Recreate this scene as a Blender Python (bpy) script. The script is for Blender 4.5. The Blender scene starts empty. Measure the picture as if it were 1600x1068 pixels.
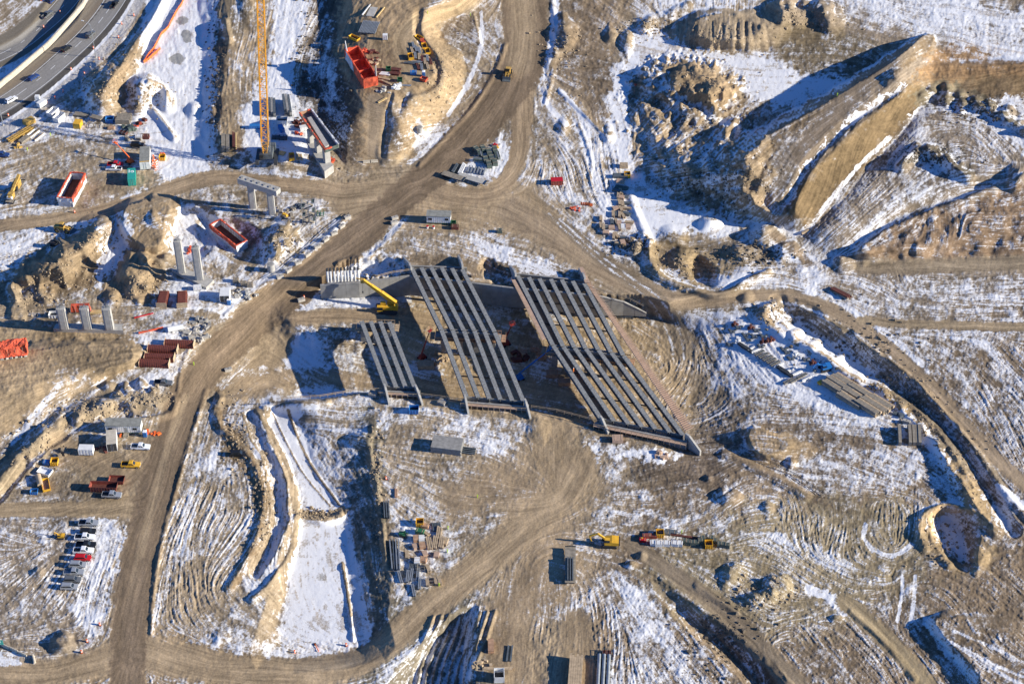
import bpy, bmesh, math, random
import numpy as np
from mathutils import Vector, Matrix

# ------------------------------------------------------------------ camera
SC = bpy.context.scene
COL = SC.collection
PITCH = math.radians(42.0)
CH = 401.0                      # camera height above the site datum, metres
FPX = 2933.0                    # focal length in pixels of a 1600 px wide picture
sP, cP = math.sin(PITCH), math.cos(PITCH)
cam_d = bpy.data.cameras.new('camera')
cam = bpy.data.objects.new('camera', cam_d)
COL.objects.link(cam)
cam_d.sensor_width = 36.0
cam_d.lens = 36.0 * FPX / 1600.0
cam_d.clip_start = 5.0
cam_d.clip_end = 20000.0
cam.location = (0, 0, CH)
cam.rotation_euler = (math.pi / 2 - PITCH, 0, 0)
SC.camera = cam

# ------------------------------------------------------------------ sky and sun
SUN_EL = math.radians(20.5)
SUN_AZ = math.radians(-9.0)     # measured from +X, towards the viewer
wd = bpy.data.worlds.new('World')
SC.world = wd
wd.use_nodes = True
nt = wd.node_tree
for n in list(nt.nodes):
    nt.nodes.remove(n)
sky = nt.nodes.new('ShaderNodeTexSky')
sky.sky_type = 'NISHITA'
sky.sun_disc = False
sky.sun_elevation = SUN_EL
sky.sun_rotation = math.pi / 2 - SUN_AZ
sky.altitude = 1000
sky.air_density = 0.8
sky.dust_density = 0.0
sky.ozone_density = 10.0
bg = nt.nodes.new('ShaderNodeBackground')
bg.inputs['Strength'].default_value = 0.105
wo = nt.nodes.new('ShaderNodeOutputWorld')
nt.links.new(sky.outputs[0], bg.inputs['Color'])
nt.links.new(bg.outputs[0], wo.inputs['Surface'])
sd = Vector((math.cos(SUN_EL) * math.cos(SUN_AZ), math.cos(SUN_EL) * math.sin(SUN_AZ), math.sin(SUN_EL)))
sl = bpy.data.lights.new('sun', 'SUN')
sl.energy = 4.8
sl.angle = math.radians(0.5)
sl.color = (1.0, 0.92, 0.77)
so = bpy.data.objects.new('sun', sl)
so.rotation_euler = (-sd).to_track_quat('-Z', 'Y').to_euler()
so.location = (0, 0, 300)
COL.objects.link(so)
SC.view_settings.view_transform = 'Standard'
SC.view_settings.look = 'None'
SC.view_settings.exposure = 0.86
SC.view_settings.gamma = 1.0
SC.view_settings.use_curve_mapping = False

# ------------------------------------------------------------------ survey helpers
# the site was surveyed from the air: every point is given by its sight line and its height
def world(px, py, h=0.0):
    vx = (px - 800.0) / FPX
    vy = (534.0 - py) / FPX
    t = (CH - h) / (sP - vy * cP)
    return t * vx, t * (cP + vy * sP), h

NX, NY = 1250, 866
X0, X1, Y0, Y1 = -90.0, 1690.0, -80.0, 1152.0
gx = np.linspace(X0, X1, NX)
gy = np.linspace(Y0, Y1, NY)
SX = (X1 - X0) / (NX - 1)
SY = (Y1 - Y0) / (NY - 1)
PX, PY = np.meshgrid(gx, gy)
PX = PX.astype(np.float32); PY = PY.astype(np.float32)
rng = np.random.default_rng(7)

def spectral(beta, lo, hi, seed, ax=1.0, ay=1.0):
    """random field, wavelengths lo..hi px, unit std"""
    r = np.random.default_rng(seed)
    w = r.standard_normal((NY, NX)).astype(np.float32)
    F = np.fft.rfft2(w)
    fy = np.fft.fftfreq(NY, SY)[:, None] * ay
    fx = np.fft.rfftfreq(NX, SX)[None, :] * ax
    f = np.sqrt(fx * fx + fy * fy) + 1e-9
    A = f ** (-beta / 2.0) * np.exp(-(f * lo) ** 2) * (1 - np.exp(-(f * hi) ** 2))
    o = np.fft.irfft2(F * A, s=(NY, NX)).astype(np.float32)
    return (o - o.mean()) / o.std()

N_big = spectral(2.4, 20, 400, 1)
N_mid = spectral(2.2, 5, 90, 2)
N_fin = spectral(1.6, 2.0, 22, 3)
N_edge = spectral(2.0, 3, 60, 4)
N_lump = 1.0 - np.abs(spectral(2.2, 5, 50, 5)) * 1.25       # billows: lumps with creases
N_lump2 = 1.0 - np.abs(spectral(1.8, 3.0, 18, 6)) * 1.25
N_hum = 1.0 - np.abs(spectral(2.6, 13, 80, 9)) * 1.25
N_patch = spectral(1.3, 3.5, 26, 10)
N_rub = spectral(1.2, 2.4, 12, 8)

N_soft = spectral(2.6, 14, 110, 12)
def gblur(A, s):
    f2 = (np.fft.fftfreq(NY, SY)[:, None]) ** 2 + (np.fft.rfftfreq(NX, SX)[None, :]) ** 2
    return np.fft.irfft2(np.fft.rfft2(A) * np.exp(-f2 * (2 * s * s * 9.87)), s=(NY, NX)).astype(np.float32)
def sm(t):
    t = np.clip(t, 0, 1)
    return t * t * (3 - 2 * t)

def box(pts, pad):
    xs = [p[0] for p in pts]; ys = [p[1] for p in pts]
    i0 = max(0, int((min(ys) - pad - Y0) / SY)); i1 = min(NY, int((max(ys) + pad - Y0) / SY) + 2)
    j0 = max(0, int((min(xs) - pad - X0) / SX)); j1 = min(NX, int((max(xs) + pad - X0) / SX) + 2)
    return slice(i0, max(i0, i1)), slice(j0, max(j0, j1))

def segd(x, y, a, b):
    dx, dy = b[0] - a[0], b[1] - a[1]
    L = dx * dx + dy * dy + 1e-9
    t = np.clip(((x - a[0]) * dx + (y - a[1]) * dy) / L, 0, 1)
    ex = x - a[0] - t * dx; ey = y - a[1] - t * dy
    return np.sqrt(ex * ex + ey * ey), t, (x - a[0]) * dy - (y - a[1]) * dx

def smooth_line(pts, n=3, closed=False):
    """Catmull-Rom through the points"""
    P = [tuple(float(c) for c in p) for p in pts]
    if len(P) < 3: return P
    out = []
    m = len(P)
    rngi = range(m if closed else m - 1)
    for i in rngi:
        if closed: p0, p1, p2, p3 = P[i - 1], P[i], P[(i + 1) % m], P[(i + 2) % m]
        else: p0, p1, p2, p3 = P[max(0, i - 1)], P[i], P[i + 1], P[min(m - 1, i + 2)]
        for k in range(n):
            t = k / n
            out.append(tuple(0.5 * ((2 * b) + (-a + c) * t + (2 * a - 5 * b + 4 * c - d) * t * t + (-a + 3 * b - 3 * c + d) * t ** 3)
                             for a, b, c, d in zip(p0, p1, p2, p3)))
    if not closed: out.append(P[-1])
    return out

def sdist(pts, pad, curve=True):
    """signed distance to a closed outline, positive inside"""
    P = smooth_line(pts, 3, True) if curve and len(pts) > 3 else list(pts)
    s = box(P, pad)
    x, y = PX[s], PY[s]
    d = np.full(x.shape, 1e9, np.float32); ins = np.zeros(x.shape, bool)
    for i in range(len(P)):
        a, b = P[i], P[(i + 1) % len(P)]
        d = np.minimum(d, segd(x, y, a, b)[0])
        c = ((a[1] > y) != (b[1] > y)) & (x < (b[0] - a[0]) * (y - a[1]) / (b[1] - a[1] + 1e-9) + a[0])
        ins ^= c
    return s, np.where(ins, d, -d)

def mask(pts, soft=6, rough=3, curve=True):
    s, d = sdist(pts, soft + rough * 3 + 4, curve)
    return s, sm(0.5 + (d + N_edge[s] * rough) / (2.0 * max(soft, .5)))

def ldist(pts, pad, curve=True):
    """distance to a polyline whose points may carry (x, y, width, height); gives d, side, width, height"""
    P = [tuple(p) + ((1.0,) if len(p) == 2 else ()) for p in pts]
    P = [p + ((1.0,) if len(p) == 3 else ()) for p in P]
    if curve: P = smooth_line(P, 4)
    s = box(P, pad)
    x, y = PX[s], PY[s]
    d = np.full(x.shape, 1e9, np.float32); W = np.ones_like(d); H = np.ones_like(d); S = np.zeros_like(d)
    for a, b in zip(P[:-1], P[1:]):
        e, t, sd_ = segd(x, y, a, b)
        k = e < d
        d = np.where(k, e, d); W = np.where(k, a[2] + (b[2] - a[2]) * t, W)
        H = np.where(k, a[3] + (b[3] - a[3]) * t, H); S = np.where(k, np.sign(sd_), S)
    return s, d, S, W, H

Hd = np.zeros((NY, NX), np.float32)
ROUGH = np.zeros((NY, NX), np.float32)      # rubble amplitude in metres
RUT = np.ones((NY, NX), np.float32)         # wheel rut strength
SNOW = np.zeros((NY, NX), np.float32)       # snow bias
DIRT = np.zeros((NY, NX, 3), np.float32)

def level(pts, h, soft=8, rough=2, curve=True):
    s, m = mask(pts, soft, rough, curve)
    Hd[s] += (h - Hd[s]) * m
def raise_(pts, h, soft=8, rough=2):
    s, m = mask(pts, soft, rough)
    Hd[s] += h * m
def mesa(inner, outer, h, add=False, rough=2.0, curve=True, pw=1.0):
    """flat inner outline at height h, even slopes down to the outer outline"""
    s, do = sdist(outer, 6, curve)
    P = smooth_line(inner, 3, True) if curve and len(inner) > 3 else inner
    x, y = PX[s], PY[s]
    di = np.full(x.shape, 1e9, np.float32); ins = np.zeros(x.shape, bool)
    for i in range(len(P)):
        a, b = P[i], P[(i + 1) % len(P)]
        di = np.minimum(di, segd(x, y, a, b)[0])
        ins ^= ((a[1] > y) != (b[1] > y)) & (x < (b[0] - a[0]) * (y - a[1]) / (b[1] - a[1] + 1e-9) + a[0])
    do = np.clip(do + N_soft[s] * rough, 0, None)
    di = np.where(ins, 0, np.clip(di + N_soft[s] * rough, 0, None))
    w = np.where(ins, 1.0, do / (do + di + 1e-6)) ** pw
    w = 0.75 * w + 0.25 * sm(w)
    if add: Hd[s] += h * w
    else: Hd[s] += (h - Hd[s]) * w
def KV(y):
    """px of rise in view per metre of height"""
    return 2.9 + 1.4 * y / 1068.0
def berm(pts, w=None, h=None, rough=0.25, sharp=1.3, curve=True):
    """ridge (h > 0) or ditch (h < 0) whose crest is seen along the line; w is the half width in px"""
    P = [(p[0], p[1], p[2] if len(p) > 2 else w, p[3] if len(p) > 3 else h) for p in pts]
    mw = max(p[2] for p in P); mh = max(abs(p[3]) for p in P)
    if curve: P = smooth_line(P, 4)
    s = box(P, mw * 1.3 + 4 + mh * 4)
    x, y = PX[s], PY[s]
    K = KV(y)
    hh = np.zeros_like(x)
    for it in range(4 if mh > .8 else 1):
        d = np.full(x.shape, 1e9, np.float32); W = np.ones_like(d); H = np.ones_like(d)
        for a, b in zip(P[:-1], P[1:]):
            k_ = K if mh > .8 else 0
            hm = .5 * (a[3] + b[3])
            e, t, sd_ = segd(x, y + k_ * (hh - hm), a, b)
            k = e < d
            d = np.where(k, e, d); W = np.where(k, a[2] + (b[2] - a[2]) * t, W); H = np.where(k, a[3] + (b[3] - a[3]) * t, H)
        dd = d + N_soft[s] * W * 0.10
        k = np.clip(1 - dd / W, 0, 1)
        new = H * (1 - (1 - k) ** sharp) * (1 + rough * N_soft[s] * 0.4)
        hh = new if it == 0 else .5 * hh + .5 * new
    Hd[s] += hh
def cone(x, y, rx, ry, h, rough=0.15, seed=0, ang=0.0):
    """heap seen centred on x, y with half sizes rx, ry in view"""
    K = KV(y)
    h = min(h, (2 * ry - .62 * rx) / K) if 2 * ry - .62 * rx > 0 else h * .3
    yc = y - ry + K * h; rp = max(y + ry - yc, .6 * rx)
    s = box([(x - rx, yc - rp - K * h), (x + rx, yc + rp)], max(rx, ry) * .4 + 3)
    hh = np.zeros_like(PX[s])
    for it in range(5):
        r = np.sqrt(((PX[s] - x) / rx) ** 2 + ((PY[s] + K * hh - yc) / rp) ** 2) + N_soft[s] * rough * .6
        k = np.clip(1 - r, 0, 1)
        new = h * np.minimum(k * 1.2, 1.0 + .12 * (k * 1.2 - 1)) ** 0.95
        hh = new if it == 0 else .5 * hh + .5 * new
    Hd[s] += hh
def addmap(M, pts, v, soft=6, rough=3, curve=True):
    s, m = mask(pts, soft, rough, curve); M[s] += v * m
def setmap(M, pts, v, soft=6, rough=3, curve=True):
    s, m = mask(pts, soft, rough, curve)
    if M.ndim == 3: M[s] += (np.array(v, np.float32) - M[s]) * m[..., None]
    else: M[s] += (v - M[s]) * m
def setline(M, pts, v, w=None, soft=0.4, rough=0.15, curve=True):
    P = [(p[0], p[1], p[2] if len(p) > 2 else w) for p in pts]
    mw = max(p[2] for p in P)
    s, d, S, W, H = ldist(P, mw * 1.6 + 4, curve)
    m = sm((1 + soft / 2 - (d / W + N_edge[s] * rough)) / soft)
    if M.ndim == 3: M[s] += (np.array(v, np.float32) - M[s]) * m[..., None]
    else: M[s] += (v - M[s]) * m

# soil colours (linear)
TAN = (.225, .168, .102); LTAN = (.255, .192, .115); GREY = (.185, .155, .118); BROWN = (.145, .112, .075)
DARK = (.065, .052, .040); ROADC = (.235, .180, .118); OLIVE = (.13, .105, .065); PALE = (.33, .28, .20); RUST = (.25, .155, .075)
DIRT[:] = (.215, .175, .12)

# ------------------------------------------------------------------ landform
# low corridor that runs under the bridges
mesa([(508,458),(600,460),(640,457),(720,468),(800,476),(870,480),(940,488),(1010,487),(1080,520),(1110,600),(1100,692),(1068,687),(1000,678),(940,668),(880,650),
      (830,640),(800,632),(720,625),(650,620),(600,612),(560,612),(500,622),(450,618),(405,600),(420,540),(440,500),(470,470)],
     [(500,441),(560,438),(640,427),(720,436),(800,446),(870,452),(935,459),(1010,484),(1100,455),(1200,445),(1750,420),(1750,900),(1400,850),(1200,765),(1100,696),
      (1068,690),(1000,681),(940,671),(880,653),(830,643),(800,635),(720,628),(650,623),(600,615),(560,615),(500,625),(450,628),(300,700),(230,640),(330,480),(420,440)],
     -8.0, rough=0.0, curve=False)
Hb = gblur(Hd, 22.0); wb = sm((478 - PX) / 50) * sm((PY - 452) / 40); Hd += (Hb - Hd) * wb
wb = sm((PX - 1015) / 60) * sm((PY - 495) / 40); Hd += (Hb - Hd) * wb
# snow filled pad below the west bridge
mesa([(418,662),(452,740),(470,800),(455,900),(440,1000),(562,1012),(552,930),(545,870),(535,810),(490,730),(462,655)],
     [(400,640),(436,720),(452,800),(420,930),(400,1045),(602,1030),(606,960),(612,880),(604,800),(592,720),(586,655),(575,628),(480,632)], -3.9, add=True, rough=.7)
for k in range(10): berm([(572+k%2*3,690+k*30),(592,694+k*30)],6,.35)
berm([(402,640),(430,690),(455,745),(464,800),(455,860),(425,905),(395,932)], 8, 1.3)
berm([(392,655,13,-1.5),(412,700,13,-1.9),(428,740,14,-2.0),(436,780,14,-2.0),(434,825,14,-2.0),(420,865,13,-1.8),(398,900,11,-1.2)], sharp=2.2, rough=.1)
for (x, y) in ((431,705),(443,740),(450,790),(450,830),(440,860),(418,680)): cone(x, y, 6, 5, .7, rough=.4)
berm([(426,645),(452,700),(478,745),(516,790)], 1.8, .22); berm([(450,640),(468,690),(492,735),(530,788)], 2.6, .4, rough=1.2)
berm([(535,880),(542,920),(548,960),(552,1000)], 3.5, .5, rough=1)
berm([(344,615),(338,640),(345,665),(370,690),(396,720),(409,760),(410,800),(396,850),(373,893),(358,915)], 9, 1.0)
berm([(345,620),(400,622),(450,628),(510,624)], 9, 1.3, rough=.8)
berm([(466,800),(490,804),(515,805),(532,797)], 8, 2.3, rough=.9)
cone(415,655,14,10,1.2)
# dozed hollow bottom centre
mesa([(640,1068),(665,1020),(700,985),(722,975),(718,1068),(700,1180),(600,1180)],
     [(590,1100),(620,1045),(680,985),(735,942),(748,952),(746,1000),(744,1068),(750,1200),(560,1200)], -5.0, add=True, rough=1)
for k in range(9):
    x = 640 + k * 12
    berm([(x+38,960+k*-1),(x+22,1000),(x+6,1040),(x-4,1090)], 4.0, 0.9, rough=.5)
# north embankment with the wrapped abutment
mesa([(555,-60),(551,5),(527,80),(537,98),(548,128),(560,150),(567,175),(566,232),(568,262),(602,262),(606,205),(613,150),(640,143),(672,128),(684,105),(680,80),(660,60),(652,35),(664,15),(700,-2),(740,-60)],
     [(500,-60),(512,5),(480,60),(466,110),(468,160),(490,200),(520,225),(545,268),(560,280),(620,256),(655,222),(690,190),(715,150),(730,118),(724,92),(712,75),(690,58),(700,30),(745,12),(780,-60)],
     9.5, rough=1.5)
berm([(560,168),(566,200),(566,232),(575,252)], 5, .3)
s = box([(470,150),(690,300)], 0); Hd[s] = np.minimum(Hd[s], np.maximum(9.5 * (1 - (PY[s] - 168) / 92), 0) + 0.0 * PX[s])
berm([(620,160),(632,185),(618,215),(607,238)], 20, 1.2, rough=.3)
berm([(648,150),(640,170),(660,190)], 16, 2.0, rough=.8)
berm([(612,150),(605,180),(601,215),(598,245)], 5, -.9)
berm([(655,22),(651,50),(662,75),(678,95),(683,118),(672,138),(640,150)], 7, -1.4)
berm([(666,28),(664,48),(676,70),(690,92),(696,118),(688,145)], 9, 1.2)
for k in range(9):
    berm([(712+k*3,45-k*5),(752-k*1,70-k*4.5)], 2.6, .5)
# plateau between the two shaded slopes, top left
mesa([(356,-60),(357,40),(352,110),(347,160),(342,210),(352,222),(380,226),(470,226),(470,-60)],
     [(312,-60),(318,40),(316,110),(312,160),(310,210),(318,240),(360,262),(540,262),(560,-60)], 3.4, rough=3)
berm([(322,172),(330,165),(331,172)], 7, 1.6); cone(303,178,13,9,1.4)
cone(385,12,16,26,1.6); berm([(352,30),(358,60)],8,1.5,rough=.9)
# heaps beside the motorway
berm([(262,-20,9,2.4),(243,18,10,2.6),(228,42,11,2.8),(214,62,13,3.2),(200,84,19,4.6),(186,104,24,5.8),(170,126,27,6.8),(158,140,30,7.6)], rough=.25, sharp=1.15)
cone(158,142,34,24,3.4)
cone(228,150,30,23,5.4); cone(222,158,22,16,1.8); berm([(235,124),(254,132),(260,148)], 8, 2.2); cone(216,170,20,16,2.6); berm([(240,170),(262,198),(272,212)], 7, 1.4)
cone(262,160,12,14,2.2, rough=.5)
# west heaps
berm([(12,432,14,1.5),(50,425,24,3.2),(85,405,30,4.6),(112,385,28,4.4),(140,365,26,4.2),(165,345,24,3.2)], rough=.6)
cone(60,430,36,18,2.6,rough=.4); cone(110,420,36,20,2.8,rough=.4); cone(150,372,26,20,2.2)
mesa([(195,325),(225,316),(262,318),(270,345),(250,378),(225,385),(205,365)],[(172,345),(190,318),(240,306),(275,312),(285,330),(266,365),(258,398),(245,405),(210,392),(185,375)],4.4,add=True,rough=4)
cone(215,442,38,26,5.0, rough=.3); cone(240,425,16,12,2.0,rough=.4); cone(262,405,16,10,3.0)
mesa([(275,345),(318,335),(325,380),(290,398),(268,385)],[(262,330),(320,318),(345,360),(320,402),(280,412),(255,400)],-2.6,add=True)
mesa([(330,350),(395,365),(400,395),(380,402),(330,372)],[(315,335),(390,345),(420,385),(405,412),(370,410),(310,372)],-2.5,add=True)
cone(438,378,28,24,4.0, rough=.4); cone(420,392,18,16,2.5,rough=.5)
cone(50,470,30,14,2.0,rough=.5); cone(18,492,26,16,2.2,rough=.5); berm([(60,500),(100,498),(150,500)],10,1.2,rough=1)
cone(175,470,20,10,1.5,rough=.5)
# tan rise and spoil windrows, west
mesa([(70,545),(140,540),(205,545),(195,570),(120,580),(60,600),(-20,610),(-60,570)],[(50,535),(140,528),(225,535),(222,570),(150,600),(110,625),(60,660),(0,705),(-80,720),(-80,560)],3.6,add=True,rough=4)
berm([(-20,765,18,2.4),(10,735,20,2.8),(40,705,22,3.0),(75,670,24,3.0),(115,645,22,2.8),(160,628,20,2.4),(210,618,18,2.4),(255,622,12,1.6)], rough=.8)
berm([(-10,790),(15,762),(45,725),(85,693),(125,668),(165,656),(200,652)], 10, -1.6)
berm([(120,662),(180,655),(240,650),(268,640),(274,620)], 7, 1.2, rough=.6)
for (x,y) in ((200,612),(222,606),(184,620),(240,612),(168,606)): cone(x,y,10,7,1.5,rough=.5)
# right hand side of the road loop: windrow stockpiles
cone(880,62,22,20,3.6, rough=.3); cone(868,90,12,10,2); cone(858,102,10,9,1.6); cone(980,72,12,14,2.2,rough=.3)
cone(1008,42,22,12,2.2,rough=.5); cone(955,62,14,10,1.4,rough=.6)
berm([(875,142),(905,170),(935,200),(950,218)], 5, .5); cone(952,218,14,10,1.2,rough=.4)
cone(880,205,12,10,1.2)
berm([(905,195),(918,225),(925,255),(922,275)],4,.35)
# stockpile north-centre
mesa([(1085,34),(1120,22),(1160,30),(1185,42),(1170,58),(1120,62),(1095,55)],[(1050,70),(1040,58),(1060,34),(1100,12),(1180,14),(1225,38),(1215,70),(1180,80),(1125,80),(1075,72)],5.0,add=True,rough=3)
for k in range(16): berm([(1076+k*8+4*math.sin(k*2.3),38+3*math.sin(k)),(1066+k*9+5*math.sin(k*1.7),78)],3.0+math.sin(k*3.1),-.4-.25*math.sin(k*1.3))
cone(1010,52,14,9,1.6,rough=.5); berm([(1045,20),(1075,5)],9,1.5,rough=.6)
for (x,y,r,h) in ((1210,15,16,3.6),(1240,32,26,5),(1232,10,18,3.4),(1256,14,14,2.6),(1280,28,24,4.2),(1300,42,22,2.6),(1215,52,24,2.4)): cone(x,y,r,r*.72,h,rough=.25)
# long haul embankment
mesa([(1443,58),(1392,97),(1310,149),(1258,180),(1202,214),(1150,262),(1165,300),(1200,330),(1228,335),(1232,318),(1262,268),(1330,200),(1405,142),(1480,122),(1620,112),(1620,100),(1470,104),(1450,85),(1458,62)],
     [(1436,54),(1380,92),(1290,143),(1235,172),(1172,204),(1090,215),(1020,190),(1000,215),(1040,290),(1110,322),(1190,352),(1232,362),(1275,350),(1350,272),(1396,222),(1445,165),(1470,150),(1560,156),(1640,140),(1640,90),(1500,95),(1468,75),(1462,55)],
     12.5, rough=1.5)
q = (PY < 175) & (PY > 48)
Hd = np.where(q & (PX > 1400), Hd * (1 - .62 * sm((PX - 1400) / 60)), Hd)
q = (PY > 170) & (PY < 370) & (PX > 980) & (PX < 1360)
Hd = np.where(q, Hd * (1 - .55 * sm((1340 - PX) / 150) * sm((PY - 255) / 70)), Hd).astype(np.float32)
# rubble face west of it
raise_([(1010,110),(1060,96),(1120,112),(1150,148),(1110,162),(1060,160),(1010,140)],3.6,soft=18,rough=5)
mesa([(1062,104),(1085,103),(1115,120),(1142,148),(1118,152),(1080,145),(1062,125)],[(1030,120),(1055,99),(1090,97),(1122,114),(1150,145),(1128,160),(1070,162),(1020,160)],4.0,add=True,rough=5)
raise_([(1050,150),(1110,150),(1160,200),(1180,260),(1100,300),(1040,260),(1010,200),(1000,150)],1.6,soft=26,rough=10)
setmap(ROUGH,[(990,110),(1050,96),(1130,110),(1155,150),(1110,170),(1190,210),(1200,300),(1180,345),(1060,320),(1000,250),(985,180)],.85,soft=10)
cone(1168,268,26,22,4.2); cone(1142,240,18,16,3.5); cone(1130,215,18,14,3); cone(1185,238,20,15,2.8); cone(1165,320,30,16,3.0,rough=.3); cone(1190,338,18,12,3.0)
berm([(1148,185),(1132,208),(1122,222)],9,2.4,rough=.4); cone(1082,190,20,15,2.2,rough=.4)
cone(1247,345,24,18,3.2); cone(1195,375,34,18,4.2,rough=.2); cone(1232,400,22,12,2.0,rough=.5)
berm([(1408,140),(1335,190),(1290,232),(1262,262),(1232,318)],9,-1.6)
berm([(1412,146),(1342,196),(1300,240),(1270,268),(1240,325)],7,1.2)
cone(1400,128,22,12,2.4,rough=.3)
raise_([(1455,158),(1640,158),(1640,262),(1500,304),(1420,330),(1365,358),(1320,376),(1290,372),(1275,350),(1350,270),(1396,222)],3.6,soft=26,rough=0)
# arc of dumped heaps
for i,(x,y) in enumerate(((1442,152),(1458,140),(1478,158),(1478,140),(1500,150),(1505,166),(1525,160),(1530,168),(1548,172),(1562,182),(1578,192),(1592,198),(1606,208),(1548,162),(1575,178))):
    cone(x,y,13,10,3.2+.6*math.sin(i*2.1),rough=.3)
berm([(1410,250),(1430,232),(1455,226),(1475,240),(1495,258),(1515,268)],12,3.4,rough=.9)
for (x,y) in ((1432,232),(1450,235),(1462,246),(1480,252),(1500,262)): cone(x,y,9,7,1.6,rough=.4)
# rough bank south of the bowl
mesa([(1640,268),(1560,290),(1480,318),(1425,340),(1380,362),(1345,392),(1400,385),(1480,370),(1560,355),(1640,340)],[(1640,262),(1500,308),(1420,335),(1370,362),(1330,394),(1330,408),(1400,408),(1500,402),(1640,388)],3.0,add=True,rough=2)
setmap(ROUGH,[(1360,375),(1430,340),(1520,310),(1640,280),(1640,385),(1500,400),(1380,400)],.38,soft=8)
cone(1593,288,22,18,3.2,rough=.2); cone(1314,414,20,14,3.2,rough=.2); cone(1355,400,24,10,1.2,rough=.5)
# round silt basin
berm([(1016,372,8,2),(1014,395,9,2.2),(1024,418,9,2.4),(1050,436,9,2.2),(1085,448,8,2),(1115,455,9,2.2),(1145,448,9,2.4),(1170,432,8,2.2),(1200,420,8,2)], rough=.5)
mesa([(1028,392),(1060,386),(1100,390),(1120,410),(1110,435),(1075,438),(1040,425)],[(1018,385),(1050,374),(1110,372),(1150,392),(1160,420),(1120,445),(1070,446),(1030,430)],-1.4,add=True,rough=3)
cone(1064,412,24,15,2.4); mesa([(1082,410),(1096,408),(1112,425),(1108,440),(1085,434)],[(1076,402),(1098,400),(1122,425),(1112,450),(1078,438)],-2.6,add=True)
cone(1165,400,36,14,2.4,rough=.3); cone(1050,374,26,10,1.6); berm([(984,295),(990,320),(1000,345),(1012,372)],8,.8,rough=.6); cone(1108,352,18,10,2.2,rough=.3)
for (x,y) in ((975,388),(985,378),(998,385),(1005,372),(992,395)): cone(x,y,11,8,2.0,rough=.4)
# ditch beside the east road
berm([(1215,487,20,-2.5),(1245,505,24,-3.6),(1290,538,26,-4.0),(1345,575,26,-4.0),(1400,610,24,-3.8),(1440,648,22,-3.6),(1478,695,22,-3.6),(1515,750,22,-3.4),(1550,800,18,-3.2),(1585,838,12,-2.2)],sharp=1.7,rough=.1)
berm([(1230,470),(1290,498),(1350,538),(1405,575),(1450,615),(1492,662),(1535,715),(1570,765),(1610,812)],8,1.0,rough=.5)
cone(1203,485,20,15,3.6,rough=.35); berm([(1188,490),(1210,512),(1240,528),(1275,545),(1298,562),(1320,580),(1345,592),(1368,596)],9,1.6,rough=.7)
cone(1244,524,13,9,2.2); cone(1275,538,13,8,2); cone(1315,560,13,7,2)
berm([(1372,600,8,1.4),(1400,615,12,3),(1432,636,14,3.8),(1462,665,17,4.5),(1488,700,20,5.2),(1508,735,22,5.4),(1528,770,20,5),(1555,810,16,4)],rough=.4)
cone(1165,470,14,8,1)
# borrow pit
mesa([(1470,815),(1485,812),(1505,835),(1512,870),(1500,880),(1475,850)],[(1450,815),(1458,798),(1490,792),(1520,800),(1530,840),(1524,885),(1500,892),(1465,858)],-5.5,add=True,rough=2)
berm([(1445,850),(1436,825),(1446,800),(1475,788),(1515,795)],10,1.6,rough=.6); cone(1528,880,18,16,2.2,rough=.5); cone(1486,875,15,10,1.5,rough=.4)
# south-east banks
berm([(1030,925,8,-.3),(1080,975,18,-2.4),(1130,1015,24,-3.6),(1175,1058,28,-4.2),(1215,1110,30,-4.4)],sharp=1.6,rough=.3)
berm([(1035,905,8,.3),(1065,928,12,.7),(1115,965,14,1.0),(1165,1010,16,1.2),(1220,1062,16,1.3),(1260,1110,16,1.3)],rough=.15)
cone(1185,940,24,12,2.6,rough=.4); cone(1215,920,26,14,1.8,rough=.5); cone(1150,900,24,12,1.4,rough=.5); berm([(1090,915),(1120,935),(1150,955)],9,.5,rough=.5)
mesa([(1462,975),(1490,965),(1620,1010),(1700,1150),(1560,1150),(1530,1060),(1490,1010)],[(1446,975),(1460,958),(1500,955),(1640,990),(1760,1150),(1535,1150),(1520,1070),(1480,1018)],3.0,add=True,rough=2)
berm([(1330,955),(1380,1000),(1430,1060)],7,.35,rough=.6)
mesa([(1172,672),(1200,678),(1235,695),(1200,712),(1175,700)],[(1160,678),(1178,666),(1215,672),(1275,700),(1240,722),(1180,715)],3.4,rough=3,add=True)
cone(1238,722,10,7,1.8,rough=.4); cone(1108,750,11,8,1.6,rough=.4); cone(1140,780,18,11,1.8,rough=.5); cone(1195,798,14,8,1.2,rough=.5)
berm([(1130,705),(1170,722),(1215,745),(1260,770)],9,1.2,rough=.3)
cone(1310,965,9,6,1.6,rough=.5)
cone(985,882,10,7,1.6,rough=.4); cone(1002,870,9,6,1.2)
# edge of the plateau east of the pad
berm([(584,665),(575,690),(582,725),(590,770),(598,830),(603,880)],7,.9,rough=1.4)
cone(565,692,18,8,1.2,rough=.4)
cone(895,655,22,12,1.4,rough=.3); cone(840,680,20,14,.8)
berm([(530,410),(560,402),(600,405),(620,400)],8,1.0,rough=1); level([(540,412),(600,408),(622,424),(560,432),(530,430)],-2.6,soft=8)
level([(755,408),(778,418),(800,440),(760,436)],-2.4,soft=5)
cone(100,1012,22,14,2.2,rough=.4); cone(60,900,14,8,1)
cone(345,1000,14,9,.6,rough=.6)
# windrow along the haul road, low blades of snow and soil at the road edges
for L in ([(862,-10),(868,60),(865,110),(852,160)],[(790,70),(770,120),(735,172),(700,210),(655,258)],[(322,610),(300,680),(276,760),(252,850),(240,925),(236,990)],
          [(540,340),(505,375),(470,410),(420,440),(380,470),(352,492)],[(628,352),(590,390),(555,425)],[(330,512),(300,540),(286,570),(278,610)]):
    berm(L,5,.45,rough=.6)

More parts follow.
